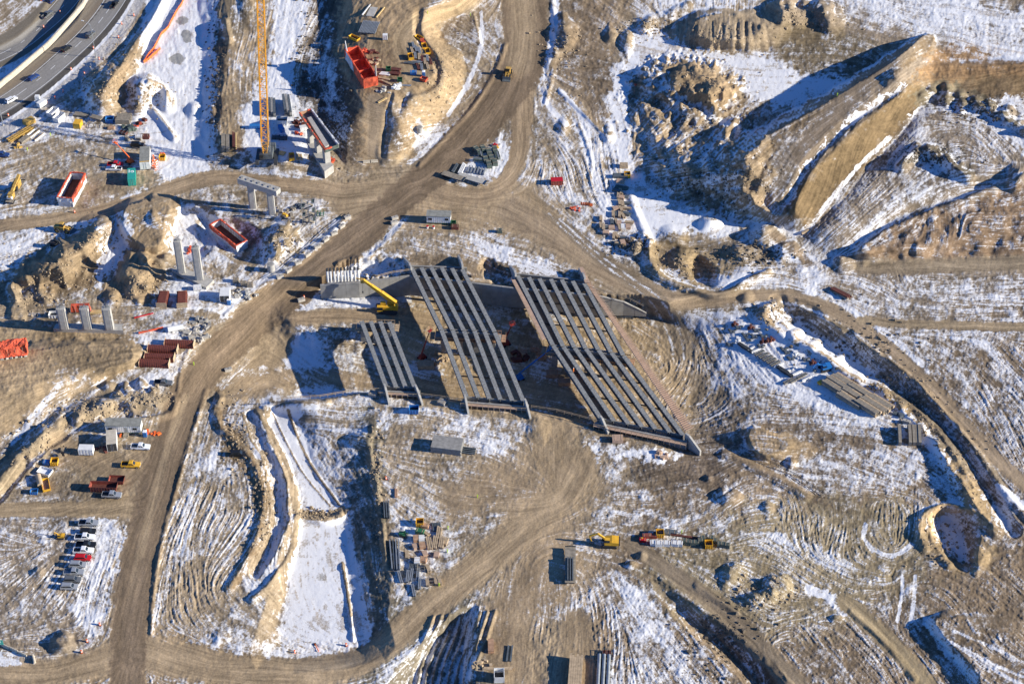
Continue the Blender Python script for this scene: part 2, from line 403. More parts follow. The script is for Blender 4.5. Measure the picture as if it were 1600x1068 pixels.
# ------------------------------------------------------------------ motorway bench
MW1 = [(-90,212),(-30,182),(10,160),(57,127),(100,90),(140,52),(170,15),(190,-20),(215,-80)]
MW2 = [(-90,122),(-30,98),(25,72),(62,44),(95,14),(125,-25),(160,-75)]
for L in (MW1, MW2):
    s, d, S_, W_, H_ = ldist(L, 60)
    w = sm((36 - d) / 14); Hd[s] += (0.0 - Hd[s]) * w
    RUT[s] *= 1 - w
s, m = mask([(-90,170),(-30,130),(35,102),(75,70),(118,30),(140,-20),(170,-80),(120,-80),(80,0),(30,60),(-90,120)],5,0); Hd[s] -= 1.0 * m; RUT[s] *= 1 - m

s, m = mask([(430,440),(520,445),(590,452),(612,470),(615,500),(570,530),(470,530),(430,500)], 26, 2)
Hd[s] += (-4.4 - Hd[s]) * m * sm((PY[s] - 456.5) / 1.5) * (Hd[s] < -4.4)

for (x,y,rx,ry,h) in ((70,420,14,9,1.6),(95,400,12,8,1.5),(125,395,13,9,1.6),(140,378,12,8,1.4),(165,360,12,8,1.3),(100,430,14,8,1.4),(205,430,12,8,1.3),(228,452,13,8,1.4),(240,350,12,8,1.2),(45,445,14,8,1.3),(25,455,12,7,1.2),(430,370,9,6,1.4),(448,382,9,6,1.4),(436,395,9,6,1.2),(415,383,8,6,1.2)):
    cone(x,y,rx,ry,h,rough=.35)

# ------------------------------------------------------------------ roads and worn ground (surface colour)
HAUL = [(815,-90,36),(818,-20,34),(822,40,34),(815,100,34),(785,150,32),(745,198,30),(700,245,27),(650,290,25),(600,332,24),(555,372,25),(505,415,26),(455,455,27),(405,495,29),(350,545,28),(308,595,27),
        (280,650,27),(262,710,28),(245,770,32),(228,830,28),(213,900,30),(205,970,30),(200,1040,28),(195,1150,30)]
SIDE = [(600,298,16),(540,300,15),(480,292,12),(430,286,10),(380,280,9),(330,278,11),(285,288,12),(240,305,10),(190,320,9),(130,335,9),(60,346,9),(0,352,9),(-90,358,9)]
LOOP = [(655,285,16),(690,300,16),(735,308,14),(775,298,13),(800,268,13),(812,225,14),(815,170,18),(812,120,20)]
EAST = [(800,330,22),(850,360,20),(900,395,18),(950,425,17),(1000,450,16),(1045,468,16),(1100,468,12),(1160,463,9),(1230,462,8),(1290,480,9),(1345,512,9),(1400,552,9),(1450,600,9),(1500,655,10),(1555,715,10),(1600,755,10),(1700,840,10)]
WEST = [(-90,796,11),(0,796,11),(80,795,11),(150,795,13),(215,790,20)]
SOUTH = [(-90,1058,20),(40,1056,18),(140,1040,20),(210,1020,26),(280,1030,26),(350,1046,24),(430,1052,22),(510,1048,22),(580,1022,20),(640,975,22),(700,925,22),(760,875,24),(820,825,26),(870,780,26),(900,730,30)]
NRAMP = [(760,-30,16),(715,10,12),(690,20,12),(650,38,14),(632,70,18),(650,110,20)]
DIAG = [(985,850,10),(1030,880,11),(1080,915,13),(1130,955,15),(1180,1005,16),(1240,1068,18),(1300,1130,18)]
DIAG2 = [(1320,940,13),(1370,985,14),(1420,1035,14),(1480,1110,14)]

def snow(pts, v, soft=8, rough=5): setmap(SNOW, pts, v, soft, rough)
# broad snow cover values: -1 bare ... 0 streaky ... +1.5 unbroken
SNOW[:] = 0.12
snow([(-90,-80),(90,-80),(60,20),(-90,70)], .25)
snow([(-90,220),(180,160),(280,230),(340,270),(250,300),(150,330),(-90,350)], .28, 14)
snow([(50,225),(200,225),(170,290),(80,300),(30,260)], -.12, 22)
snow([(30,180),(240,190),(240,222),(60,220)], .6, 12)
snow([(190,265),(245,268),(255,300),(150,325),(120,300)], -.35, 14)
snow([(248,-80),(330,-80),(345,80),(335,240),(290,280),(240,260),(215,110)], 1.1, 8)
snow([(355,-80),(480,-80),(460,80),(400,150),(400,230),(345,225),(350,80)], .1, 8)
snow([(440,-40),(500,-40),(470,60),(462,150),(500,230),(470,262),(400,255),(380,215),(400,130),(425,90)], 1.0, 6)
snow([(345,-80),(372,-80),(362,120),(372,225),(340,225),(340,100)], -.75, 6)
snow([(500,-60),(552,-60),(525,80),(560,150),(566,250),(520,225),(470,160),(480,60)], .20, 8)
snow([(520,-60),(690,-60),(650,40),(700,120),(680,150),(610,160),(590,260),(565,250),(540,150),(525,80)], -.95, 6)
snow([(655,30),(690,60),(730,100),(725,140),(690,185),(665,175),(690,120),(668,70)], -1.3, 4)
snow([(700,30),(745,8),(752,50),(745,90),(722,90),(700,60)], .12, 4)
snow([(735,110),(750,80),(770,60),(788,80),(740,160),(690,215),(665,205),(700,160)], .1, 6)
snow([(640,190),(680,190),(690,215),(640,240),(615,240)], .55, 6)
snow([(495,240),(640,240),(700,260),(620,300),(560,290),(490,275)], -.45, 12)
snow([(380,252),(500,262),(500,280),(380,275)], .45, 6)
snow([(700,232),(745,215),(792,225),(790,285),(740,298),(680,290),(678,270)], .85, 6)
snow([(620,300),(700,318),(800,310),(850,330),(780,350),(640,335),(600,345)], -.95, 10)
snow([(600,345),(700,335),(850,345),(900,400),(900,440),(720,430),(640,400),(560,400)], .02, 14)
snow([(755,360),(800,372),(790,425),(760,410),(735,380)], .75, 8)
snow([(820,400),(890,420),(900,438),(820,430),(790,415)], .85, 8)
snow([(630,405),(700,400),(780,412),(780,425),(640,420)], -.6, 6)
snow([(480,345),(560,330),(500,390),(400,430),(330,480),(300,470),(380,420),(440,380)], .6, 7)
snow([(440,310),(560,315),(590,310),(540,345),(480,370),(420,340)], .35, 10)
snow([(540,405),(620,400),(628,430),(560,445),(480,450),(500,420)], .8, 5)
snow([(870,-80),(1040,-80),(985,20),(980,60),(945,90),(965,160),(930,220),(885,160),(865,110),(872,40)], -.22, 12)
snow([(855,160),(880,165),(960,260),(960,300),(900,310),(850,260),(835,200)], .2, 12)
snow([(840,250),(940,250),(960,310),(950,330),(900,370),(860,320)], .35, 14)
snow([(985,80),(1000,40),(1060,60),(1150,82),(1250,80),(1340,100),(1250,165),(1150,145),(1120,112),(1050,95),(990,130),(985,200),(995,260),(1040,300),(1100,330),(1200,350),(1210,372),(1060,362),(1010,380),(985,350),(970,310),(945,310),(955,150)], 1.35, 7)
snow([(900,175),(960,240),(990,300),(975,400),(945,380),(925,290)], .75, 8)
snow([(1000,-80),(1280,-80),(1600,60),(1600,110),(1440,60),(1300,20),(1180,10),(1060,15),(1000,40)], .55, 10)
snow([(1300,-40),(1620,30),(1620,100),(1480,50),(1330,10)], .8, 8)
snow([(1280,20),(1400,45),(1520,85),(1620,110),(1620,125),(1500,95),(1380,60),(1290,40)], .1, 6)
snow([(1200,50),(1330,50),(1390,85),(1330,120),(1220,105)], -.02, 10)
snow([(1050,90),(1150,110),(1165,150),(1190,200),(1190,300),(1120,310),(1010,290),(990,170),(1000,110)], .34, 10)
snow([(1050,96),(1120,110),(1150,145),(1110,162),(1060,150)], -1.1, 5)
snow([(1050,36),(1160,16),(1220,40),(1210,75),(1120,80),(1060,68)], -.55, 6)
snow([(1190,0),(1240,0),(1330,48),(1220,60)], -.6, 5)
snow([(1450,60),(1400,110),(1300,165),(1210,220),(1150,290),(1190,335),(1230,340),(1260,270),(1330,200),(1410,145),(1600,125),(1600,100),(1480,95)], -.1, 5)
snow([(1290,215),(1370,160),(1410,140),(1330,175),(1250,230),(1200,300),(1230,260)], .3, 5)
snow([(1345,180),(1300,205),(1240,270),(1215,330),(1200,340),(1200,300),(1280,220),(1380,150)], .15, 6)
snow([(1405,142),(1330,195),(1280,240),(1235,310),(1228,318),(1240,290),(1290,222),(1380,148),(1420,132)], 1.2, 3)
snow([(1420,138),(1445,152),(1385,225),(1340,270),(1270,342),(1236,328),(1262,272),(1335,203)], -1.25, 4)
snow([(1470,105),(1620,110),(1620,150),(1540,155),(1430,130)], -.9, 5)
snow([(1555,160),(1620,145),(1620,195)], .9, 5)
snow([(1390,225),(1450,165),(1560,180),(1640,240),(1640,270),(1500,312),(1400,345),(1340,400),(1290,380),(1275,345)], .18, 8)
snow([(1440,170),(1530,172),(1600,215),(1640,250),(1600,240),(1520,185),(1445,182),(1400,225)], .9, 6)
snow([(1400,235),(1470,245),(1500,270),(1440,268)], .8, 8)
snow([(1500,285),(1400,330),(1340,392),(1310,400),(1330,360),(1400,310),(1500,270)], .65, 6)
snow([(1360,375),(1430,340),(1520,310),(1640,280),(1640,385),(1500,400),(1380,400)], .0, 8)
snow([(1180,350),(1300,380),(1320,440),(1200,455),(1100,445),(1180,430),(1210,400),(1140,370)], .5, 10)
snow([(1330,405),(1640,390),(1640,440),(1340,440)], -.2, 8)
snow([(1330,430),(1640,435),(1640,510),(1400,520),(1280,470)], .4, 10)
snow([(1240,440),(1330,400),(1370,500),(1300,480)], .3, 10)
snow([(1310,490),(1640,495),(1640,720),(1560,700),(1420,560)], .25, 10)
snow([(1040,376),(1110,372),(1170,395),(1120,440),(1060,440),(1020,420)], -.3, 8)
snow([(1040,420),(1100,440),(1180,410),(1200,415),(1120,455),(1040,440)], .7, 5)
snow([(960,460),(1060,480),(1080,560),(1090,680),(1000,560)], .15, 18)
snow([(1060,470),(1160,480),(1300,580),(1380,660),(1300,690),(1150,640),(1060,600)], .32, 18)
snow([(1140,490),(1190,500),(1300,570),(1400,660),(1440,690),(1400,670),(1280,640),(1140,570)], .95, 10)
snow([(1000,455),(1010,480),(950,475),(930,455),(870,420),(930,430)], -.2, 12)
snow([(940,420),(990,440),(1000,455),(950,440)], .6, 7)
snow([(1210,485),(1250,500),(1400,605),(1500,720),(1590,835),(1570,835),(1470,720),(1340,600),(1220,520)], 1.3, 4)
snow([(1240,478),(1400,590),(1500,690),(1570,780),(1560,790),(1480,690),(1370,580),(1250,500)], .15, 5)
snow([(1070,600),(1250,660),(1360,700),(1450,700),(1400,740),(1200,740),(1080,690)], .0, 18)
snow([(1220,720),(1400,700),(1460,720),(1500,790),(1420,760),(1290,760)], .5, 12)
snow([(1455,650),(1490,720),(1510,770),(1480,740),(1450,700)], 1.0, 6)
snow([(1370,600),(1440,640),(1500,715),(1555,825),(1520,800),(1470,690),(1400,630)], -1.2, 5)
snow([(1100,700),(1280,760),(1440,790),(1560,830),(1620,850),(1620,1150),(1000,1150),(950,860),(990,760)], -.02, 20)
snow([(1300,770),(1440,790),(1440,870),(1320,860),(1200,800)], -.12, 14)
snow([(1430,860),(1620,870),(1620,960),(1500,950)], -.28, 14)
snow([(1000,700),(1100,700),(1130,760),(1000,740)], -.5, 10)
snow([(950,690),(1060,705),(1050,720),(960,712)], .9, 5)
snow([(1210,830),(1330,880),(1300,890),(1180,850)], .6, 8)
snow([(1455,815),(1495,810),(1505,850),(1480,860)], .9, 4)
snow([(900,760),(1000,770),(1200,830),(1100,840),(940,820)], .22, 14)
snow([(600,630),(860,640),(860,670),(700,700),(600,690)], .35, 10)
snow([(620,650),(740,650),(760,690),(680,720),(590,700)], .0, 14)
snow([(700,665),(760,640),(800,700),(780,740),(720,690)], .6, 10)
snow([(580,690),(800,740),(870,800),(700,880),(600,880)], .04, 20)
snow([(850,640),(930,660),(930,740),(850,740)], -.8, 9)
snow([(920,670),(945,675),(935,720),(915,740)], 1.0, 4)
snow([(600,780),(720,790),(690,900),(620,960),(600,880)], .35, 12)
snow([(840,860),(890,880),(910,960),(850,1000),(820,920)], .5, 14)
snow([(860,980),(950,980),(940,1060),(750,1060),(750,990)], -.7, 14)
snow([(940,900),(1010,920),(1120,1060),(1180,1150),(960,1150),(950,1000)], .5, 12)
snow([(430,640),(590,640),(590,740),(560,850),(600,1000),(430,1010),(440,900),(470,800)], 1.0, 6)
snow([(412,655),(458,648),(538,790),(558,880),(580,1005),(450,1005),(450,900),(474,800),(450,730)], 1.8, 5)
snow([(470,640),(590,640),(600,770),(545,800),(500,720)], .3, 8, 3)
snow([(548,790),(600,760),(615,960),(590,1015),(572,960),(560,880)], -.28, 6, 3)
snow([(560,690),(592,690),(600,800),(560,790)], -.1, 10, 3)
snow([(400,900),(450,900),(430,1000),(360,960)], .2, 10)
snow([(300,620),(400,720),(420,800),(360,900),(380,980),(240,990),(240,900),(280,760)], .22, 14)
snow([(250,880),(330,880),(350,960),(250,960)], -.4, 16)
snow([(335,618),(350,612),(355,660),(415,740),(418,800),(400,860),(365,915),(395,850),(398,770),(350,700)], -.35, 4)
snow([(380,640),(405,690),(435,730),(445,800),(420,880),(395,915),(420,850),(425,780),(405,720)], .6, 5)
snow([(600,500),(420,510),(420,610),(600,610)], .22, 14)
snow([(500,450),(620,460),(620,490),(520,490),(440,500),(440,470)], .7, 8)
snow([(500,490),(700,490),(690,510),(560,500)], -.6, 8)
snow([(700,450),(1050,480),(1080,690),(640,620),(620,480)], -.25, 14)
snow([(700,470),(860,490),(860,510),(720,500)], .25, 10)
snow([(800,560),(880,560),(900,600),(820,600)], .25, 10)
snow([(640,560),(690,570),(680,595),(640,585)], .7, 6)
snow([(350,620),(500,600),(600,608),(600,618),(440,630)], .5, 8)
snow([(-90,360),(60,350),(220,300),(260,300),(130,365),(90,420),(0,440),(-90,460)], .75, 9)
snow([(20,425),(140,350),(190,330),(270,310),(280,330),(260,400),(130,450),(60,455)], -.85, 8)
snow([(165,345),(205,340),(200,380),(175,440),(150,450),(150,400)], 1.0, 5)
snow([(210,350),(250,330),(262,350),(240,360)], .3, 6)
snow([(190,415),(250,412),(262,440),(240,470),(190,470),(160,460)], -1.1, 5)
snow([(262,330),(340,335),(380,395),(320,405),(262,400)], .9, 7)
snow([(250,430),(330,440),(380,470),(300,485),(240,475)], .7, 9)
snow([(-90,440),(60,455),(80,490),(60,530),(-90,510)], -.4, 8)
snow([(60,470),(240,480),(310,500),(230,520),(60,520)], .0, 12)
snow([(-60,520),(220,530),(225,575),(120,610),(60,650),(-90,740)], -1.0, 7)
snow([(90,575),(140,590),(80,640),(0,700),(0,680),(70,620)], .15, 8)
snow([(140,600),(220,570),(290,550),(275,620),(180,605)], .6, 9)
snow([(220,490),(330,500),(290,560),(220,560)], .5, 10)
snow([(-90,770),(60,680),(200,615),(275,620),(270,640),(140,660),(40,740),(0,790)], -.25, 8)
snow([(0,790),(60,710),(160,655),(240,655),(240,700),(150,730),(60,780)], .0, 12)
snow([(180,700),(240,680),(240,770),(140,780),(100,740)], -.5, 16)
snow([(-90,810),(130,810),(200,815),(150,1000),(0,1030),(-90,1030)], .15, 12)
snow([(115,820),(195,820),(170,930),(150,990),(120,980),(110,900)], .85, 9)
snow([(-90,960),(110,970),(100,1020),(-90,1040)], -.1, 10)
snow([(0,1018),(50,1040),(40,1050),(-30,1046)], 1.4, 3)
snow([(350,1000),(560,1000),(590,1030),(500,1035),(400,1030),(300,1000)], .75, 8)
snow([(600,1040),(740,950),(748,1100),(600,1150)], .3, 6)
snow([(560,1150),(600,1050),(680,985),(690,980),(620,1068)], .8, 5)
snow([(1460,820),(1490,814),(1510,850),(1502,876),(1474,852)], 1.2, 4, 1)
# snow strips and blades along edges
for L, w, v in (([(-90,152),(-30,125),(30,98),(72,65),(112,25),(140,-30),(165,-80)], 13, 1.5),
                ([(868,0),(862,60),(852,105),(846,120)],6,1.0),([(875,140),(905,175),(940,212)],4,1.3),([(850,155),(870,180),(885,195)],4,1.2),
                ([(1168,205),(1130,190),(1100,180)],5,.9),([(1232,390),(1262,420),(1272,440),(1262,470)],10,.9),([(1210,365),(1240,390),(1270,405)],5,1.4),
                ([(1400,1010),(1430,1040),(1470,1090)],6,.6),([(1450,970),(1475,1010),(1520,1060)],9,.7),([(1265,920),(1300,935),(1320,955)],8,1.2),
                ([(1410,900),(1408,935),(1402,970)],2.5,1.3),([(1430,900),(1428,935),(1423,970)],3,1.3),
                ([(340,700),(310,760),(285,840),(262,900),(245,960)],9,.6),([(318,620),(322,590),(350,560),(390,545)],7,.8),
                ([(1300,462),(1335,490),(1390,525),(1440,570)],5,.8),([(1160,475),(1240,472),(1290,492)],5,.8),
                ([(1455,620),(1520,690),(1560,730)],4,.9),([(1560,760),(1600,790)],6,1.2),
                ([(601,175),(598,210),(594,245)],4,1.6),([(655,30),(650,50),(656,70)],3.5,1.4),([(752,20),(752,70),(740,110),(720,150),(700,180)],3.0,1.1),
                ([(640,255),(690,215),(730,175),(760,130)],4,.8),([(250,70),(225,110),(205,130)],5,.9),
                ([(630,345),(600,375),(560,410)],5,.7),([(530,345),(490,385),(440,420),(390,455),(350,490)],7,.9),
                ([(180,1000),(170,1020),(120,1035),(60,1042)],5,.9),([(235,990),(260,1020),(320,1040)],4,.7),
                ([(1000,855),(1040,885),(1090,920),(1150,962),(1200,1010)],3,1.0),([(1550,560),(1600,640)],8,.5),
                ([(1390,215),(1340,262),(1290,322),(1270,350)],4,.9),([(1425,850),(1395,868),(1365,858),(1350,840),(1352,820)],4,.8),
                ([(1500,1010),(1560,1050),(1620,1080)],3,.9),([(1480,1000),(1560,1040),(1620,1065)],2.4,.9),([(1490,985),(1560,1015),(1620,1045)],2.4,.8),
                ([(95,600),(60,640),(20,690)],5,.9),([(205,560),(160,600),(120,612)],3,-.8)):
    setline(SNOW, L, v, w)

setline(SNOW, [(385,645),(406,685),(428,712),(440,760),(443,820),(428,872),(400,908)], .45, 15)
setmap(ROUGH, [(390,650),(425,700),(446,760),(446,830),(415,895),(432,820),(420,730)], .25, 6)
for L_, w_ in (([(426,645),(452,700),(478,745),(516,790)],1.1),([(450,640),(468,690),(492,735),(530,788)],2.0),([(466,802),(490,806),(515,806),(534,798)],7),([(402,640),(430,690),(452,740),(463,795),(458,850),(428,903),(398,930)],4.5),([(582,660),(578,700),(586,750),(596,800),(603,860)],6),([(535,880),(542,920),(548,960)],2.6)): setline(SNOW, L_, -.8, w_)
snow([(435,522),(500,530),(520,612),(460,608),(440,570)], 1.15, 9)  # snow lying in the short bridge's shadow, thickened so the shade reads bluer
snow([(400,640),(430,690),(448,740),(458,800),(450,860),(424,905),(398,930),(388,905),(420,850),(428,800),(420,730),(392,670)], .7, 6, 2)
setline(SNOW, [(402,640),(430,690),(452,740),(463,795),(458,850),(428,903)], -.5, 3.5)
snow([(512,450),(630,455),(632,478),(520,478)], 1.0, 5)
TRACK = np.zeros((NY, NX), np.float32)
for q in ([(1000,480),(1150,480),(1330,640),(1300,720),(1100,690),(1020,600)],[(1330,430),(1640,430),(1640,800),(1480,620),(1350,500)],[(1200,780),(1440,780),(1640,900),(1640,1150),(980,1150),(950,900)],[(1275,345),(1400,225),(1450,165),(1620,230),(1560,290),(1380,350),(1300,440)],[(840,250),(960,200),(1000,330),(930,360)],[(850,340),(960,380),(1060,470),(1080,600),(1000,480)],[(240,700),(330,640),(400,740),(400,860),(300,1000),(230,900)],[(-90,810),(130,810),(120,1000),(-90,1000)]):
    setmap(TRACK, q, 1.0, 20, 4)
# soil colour areas
def soil(pts, c, soft=10, rough=6): setmap(DIRT, pts, c, soft, rough)
soil([(1180,-80),(1700,-80),(1700,460),(1300,470),(1190,340),(1150,200),(1330,110)], GREY, 30, 10)
soil([(1280,600),(1700,480),(1700,1160),(950,1160),(1000,760)], BROWN, 40, 12)
soil([(1300,780),(1440,800),(1440,900),(1200,1000),(1000,900),(1150,800)], (.19,.16,.10), 30, 12)
soil([(-90,800),(170,810),(140,1020),(-90,1040)], GREY, 20)
soil([(870,-80),(1000,-80),(960,60),(960,190),(900,150)], (.17,.13,.085), 16)
soil([(870,85),(950,85),(955,200),(880,130)], BROWN, 12)
soil([(1000,120),(1180,160),(1200,340),(1000,260)], (.20,.155,.10), 14)
soil([(1055,96),(1120,110),(1152,148),(1110,162),(1060,140)], TAN, 6)
soil([(345,-80),(480,-80),(460,80),(400,230),(345,225)], (.23,.18,.115), 8)
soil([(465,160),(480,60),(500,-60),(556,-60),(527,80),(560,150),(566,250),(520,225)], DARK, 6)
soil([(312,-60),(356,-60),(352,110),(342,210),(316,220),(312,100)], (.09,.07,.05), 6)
soil([(560,-60),(700,-60),(650,40),(690,120),(670,145),(615,155),(592,260),(567,250),(562,150),(528,80)], TAN, 6)
soil([(655,28),(690,58),(732,105),(728,140),(690,190),(640,240),(608,240),(625,180),(680,140),(690,110),(664,70)], LTAN, 5)
soil([(610,160),(650,160),(640,205),(610,238),(604,200)], LTAN, 5)
soil([(140,125),(215,55),(262,-20),(245,40),(205,110),(190,150),(150,168)], TAN, 6)
soil([(200,130),(255,130),(262,170),(220,190),(195,160)], (.20,.155,.10), 6)
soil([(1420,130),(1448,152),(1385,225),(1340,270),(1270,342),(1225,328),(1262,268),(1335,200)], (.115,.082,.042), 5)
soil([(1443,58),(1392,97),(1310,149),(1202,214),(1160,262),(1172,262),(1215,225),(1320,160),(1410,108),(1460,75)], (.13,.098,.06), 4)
soil([(1470,100),(1620,100),(1620,150),(1540,155),(1430,130)], (.16,.115,.065), 6)
soil([(1440,125),(1500,60),(1620,95),(1620,112)], RUST, 12)
soil([(1230,40),(1330,50),(1390,85),(1330,118),(1220,100)], OLIVE, 12)
soil([(1435,142),(1480,130),(1560,165),(1620,205),(1620,225),(1530,178),(1440,170)], (.12,.105,.07), 5)
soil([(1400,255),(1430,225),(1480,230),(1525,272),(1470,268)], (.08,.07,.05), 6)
soil([(1360,375),(1430,340),(1520,310),(1640,280),(1640,400),(1380,405)], (.145,.10,.062), 7)
soil([(1310,180),(1380,150),(1350,185),(1290,240),(1250,280),(1230,270),(1270,220)], (.14,.115,.085), 8)
soil([(1010,370),(1060,372),(1150,395),(1200,415),(1150,455),(1080,455),(1020,420)], (.20,.155,.09), 6)
soil([(980,290),(1000,330),(1015,380),(1000,360),(984,320)], (.27,.21,.13), 4)
soil([(1180,475),(1225,475),(1230,495),(1300,560),(1370,598),(1340,598),(1240,540),(1185,505)], LTAN, 5)
soil([(1372,598),(1440,632),(1500,705),(1560,825),(1530,810),(1470,690),(1400,632)], (.24,.18,.10), 4)
soil([(1160,670),(1215,672),(1280,700),(1200,722)], LTAN, 6)
soil([(1240,470),(1400,560),(1500,660),(1590,790),(1570,800),(1480,700),(1370,590),(1230,500)], (.13,.11,.08), 5)
soil([(20,430),(140,352),(190,335),(270,310),(280,330),(250,400),(130,455),(60,458)], (.19,.145,.09), 8)
soil([(165,460),(200,412),(255,412),(262,440),(240,475)], (.20,.152,.092), 5)
soil([(-60,520),(220,525),(230,575),(120,610),(60,650),(-90,740)], (.24,.185,.115), 8)
soil([(-90,770),(60,680),(200,615),(275,620),(270,640),(140,660),(40,740),(0,790)], (.22,.18,.12), 6)
soil([(400,355),(460,360),(470,395),(430,410),(400,390)], (.18,.145,.09), 6)
soil([(415,400),(400,460),(420,520),(470,480)], ROADC, 10)
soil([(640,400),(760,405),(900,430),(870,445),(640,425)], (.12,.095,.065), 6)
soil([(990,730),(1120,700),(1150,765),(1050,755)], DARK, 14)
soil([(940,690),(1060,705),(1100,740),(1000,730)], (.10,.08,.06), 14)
soil([(600,470),(1000,490),(1070,680),(840,640),(640,615)], (.26,.20,.12), 12)
soil([(335,612),(352,612),(357,660),(415,740),(420,800),(402,860),(362,918),(392,850),(398,770),(345,695)], (.15,.11,.065), 4)
soil([(560,640),(590,640),(602,800),(612,960),(595,1010),(562,880),(548,780)], (.12,.11,.08), 6)
soil([(1440,790),(1500,785),(1535,800),(1550,880),(1490,895),(1440,850)], (.25,.19,.11), 6)
soil([(1452,800),(1490,792),(1500,800),(1475,815),(1460,840)], (.40,.29,.16), 3, 2)
soil([(600,940),(750,940),(750,1100),(560,1150)], (.11,.10,.075), 6)
soil([(200,980),(420,1010),(300,1100),(100,1100),(150,1030)], (.22,.168,.105), 12)
soil([(340,15),(372,-60),(400,-60),(390,40),(355,60)], (.12,.10,.07), 6)
setmap(SNOW, [(372,2),(392,2),(386,30),(362,32)], .3, 4)
DIRT *= (1 + 0.09 * N_big + 0.07 * N_mid)[..., None].clip(.6, 1.4)

# worn roads: bare, lighter and darker wheel paths, snow brushed to the edges
ROADM = np.zeros((NY, NX), np.float32)
def road(L, c, bare=-1.6, edge=0.35, k=1.0):
    mw = max(p[2] for p in L)
    s, d, S_, W, H_ = ldist([(p[0], p[1], p[2]) for p in L], mw * 1.6 + 8)
    u = d / W + N_edge[s] * .07
    m = sm((1.0 + edge / 2 - u) / edge) * k
    lat = u * S_
    SNOW[s] += (bare - SNOW[s]) * m
    DIRT[s] += (np.array(c, np.float32) - DIRT[s]) * m[..., None]
    tr = 1 + .16 * np.sin(lat * 5.2 + 1.0 + .5 * N_big[s]) + .07 * np.sin(lat * 13 + N_big[s]) + .06 * N_big[s]
    DIRT[s] *= (1 + (tr - 1) * m)[..., None]
    ROADM[s] = np.maximum(ROADM[s], m)
    RUT[s] *= 1 - .55 * m
road([(660,318,40),(720,322,34),(800,325,40),(850,350,30)], (.27,.205,.125), -.7, .9, .8)
road(LOOP, (.25,.19,.12)); road(SIDE, (.26,.20,.13)); road(EAST, (.25,.195,.13), -.9, .8)
road([(600,305,30),(540,318,22)], (.25,.195,.125), -1.2, .9)
road([(420,500,34),(425,540,26),(395,590,20),(350,622,12)], (.23,.18,.115), -.9, .9, .9)
setline(SNOW, [(350,560),(375,530),(400,512)], .4, 9)
setline(SNOW, [(345,600),(380,585),(415,580)], .5, 8)
road([(440,500,10),(560,492,10),(680,500,10)], (.25,.19,.12), -1.1, .9)
road([(380,605,22),(460,590,14),(620,600,14),(900,620,30)], (.25,.19,.12), -.5, 1.2, .7)
road([(900,760,40),(860,700,40),(880,660,26)], (.27,.205,.125), -.8, 1.0, .7)
road([(720,780,30),(800,760,40),(860,880,50),(800,960,40),(790,1090,40)], (.25,.19,.12), -.7, 1.4, .75)
road([(900,980,26),(900,1080,30)], (.20,.155,.10), -1.0, .8, .8)
road([(90,690,16),(200,740,26),(230,700,20)], (.22,.17,.11), -.9, 1.0, .9)
road(NRAMP, (.28,.215,.13), -1.4, .5)
road([(587,160,14),(588,200,14),(586,250,12)], (.22,.175,.12), -1.3, .3)
road(WEST, (.29,.225,.14)); road(SOUTH, (.265,.205,.13), -1.5, .6)
road(HAUL, (.135,.102,.068), -1.8, .22)
road([(812,-40,18),(818,40,20),(812,100,18)], (.30,.235,.15), -1.8, 1.0, .8)
road([(290,620,5),(262,700,6),(225,840,6),(208,930,7)], (.25,.195,.125), -1.8, 1.2, .8)
road([(210,1068,12),(205,980,12),(225,880,10)], (.13,.10,.07), -1.8, .9, .8)
road([(560,350,10),(480,420,10),(380,510,12),(330,570,10)], (.15,.115,.08), -1.8, 1.0, .6)
road([(1420,78,9),(1380,110,10),(1330,150,13),(1290,190,16),(1250,240,14)], (.15,.122,.09), -.55, .8, .9)
road(DIAG, (.17,.14,.10), -.9, .7); road(DIAG2, (.22,.18,.11), -1.2, .7)
road([(1640,408,12),(1500,414,12),(1345,418,10)], (.20,.165,.115), -.9, .8)
road([(1640,512,6),(1500,508,6),(1400,505,6),(1345,500,6)], (.25,.20,.13), -.9, .9)
road([(1210,368,7),(1235,385,8),(1262,410,8)], (.13,.10,.07), -.4, .9, .8)
for k in range(5):
    road([(848+k*9,330+k*4,2.2),(905+k*9,385+k*3,2.2),(960+k*8,432,2.2),(1005+k*9,468,2.2),(1035+k*9,520,2.2),(1045+k*8,560,2.2)], (.15,.125,.09), .75 if k % 2 else -.9, .8, .7)

# ------------------------------------------------------------------ flow field for tracks
G = []
def fl(*pts, w=1.0): G.append((pts, w))
for L in (HAUL, SIDE, LOOP, EAST, WEST, SOUTH, NRAMP, DIAG, DIAG2): G.append(([p[:2] for p in L], 2.0))
G.append((MW1, 2.0))
fl((60,240),(160,215),(250,210)); fl((20,300),(120,250),(200,240)); fl((270,40),(290,150),(290,250)); fl((380,0),(372,120),(378,220)); fl((440,0),(425,100)); fl((330,0),(325,200))
fl((500,30),(478,110),(490,180),(540,240)); fl((700,40),(750,75)); fl((640,200),(690,190)); fl((700,240),(760,290)); fl((620,330),(740,345),(860,380)); fl((640,370),(800,400),(900,430))
fl((880,20),(960,80)); fl((900,60),(945,90)); fl((890,100),(950,100)); fl((880,130),(920,150),(945,200)); fl((860,200),(900,250),(930,320),(1000,380)); fl((930,170),(935,260),(955,330))
fl((1000,80),(1150,100),(1330,115)); fl((1080,30),(1075,75)); fl((1150,30),(1155,75)); fl((1300,10),(1450,50),(1600,95)); fl((1250,60),(1320,70),(1370,95),(1330,118),(1250,110))
fl((1440,70),(1330,155),(1230,230),(1180,300)); fl((1400,160),(1370,215),w=1.5); fl((1330,220),(1310,260),w=1.5); fl((1280,270),(1260,310),w=1.5); fl((1480,110),(1600,105))
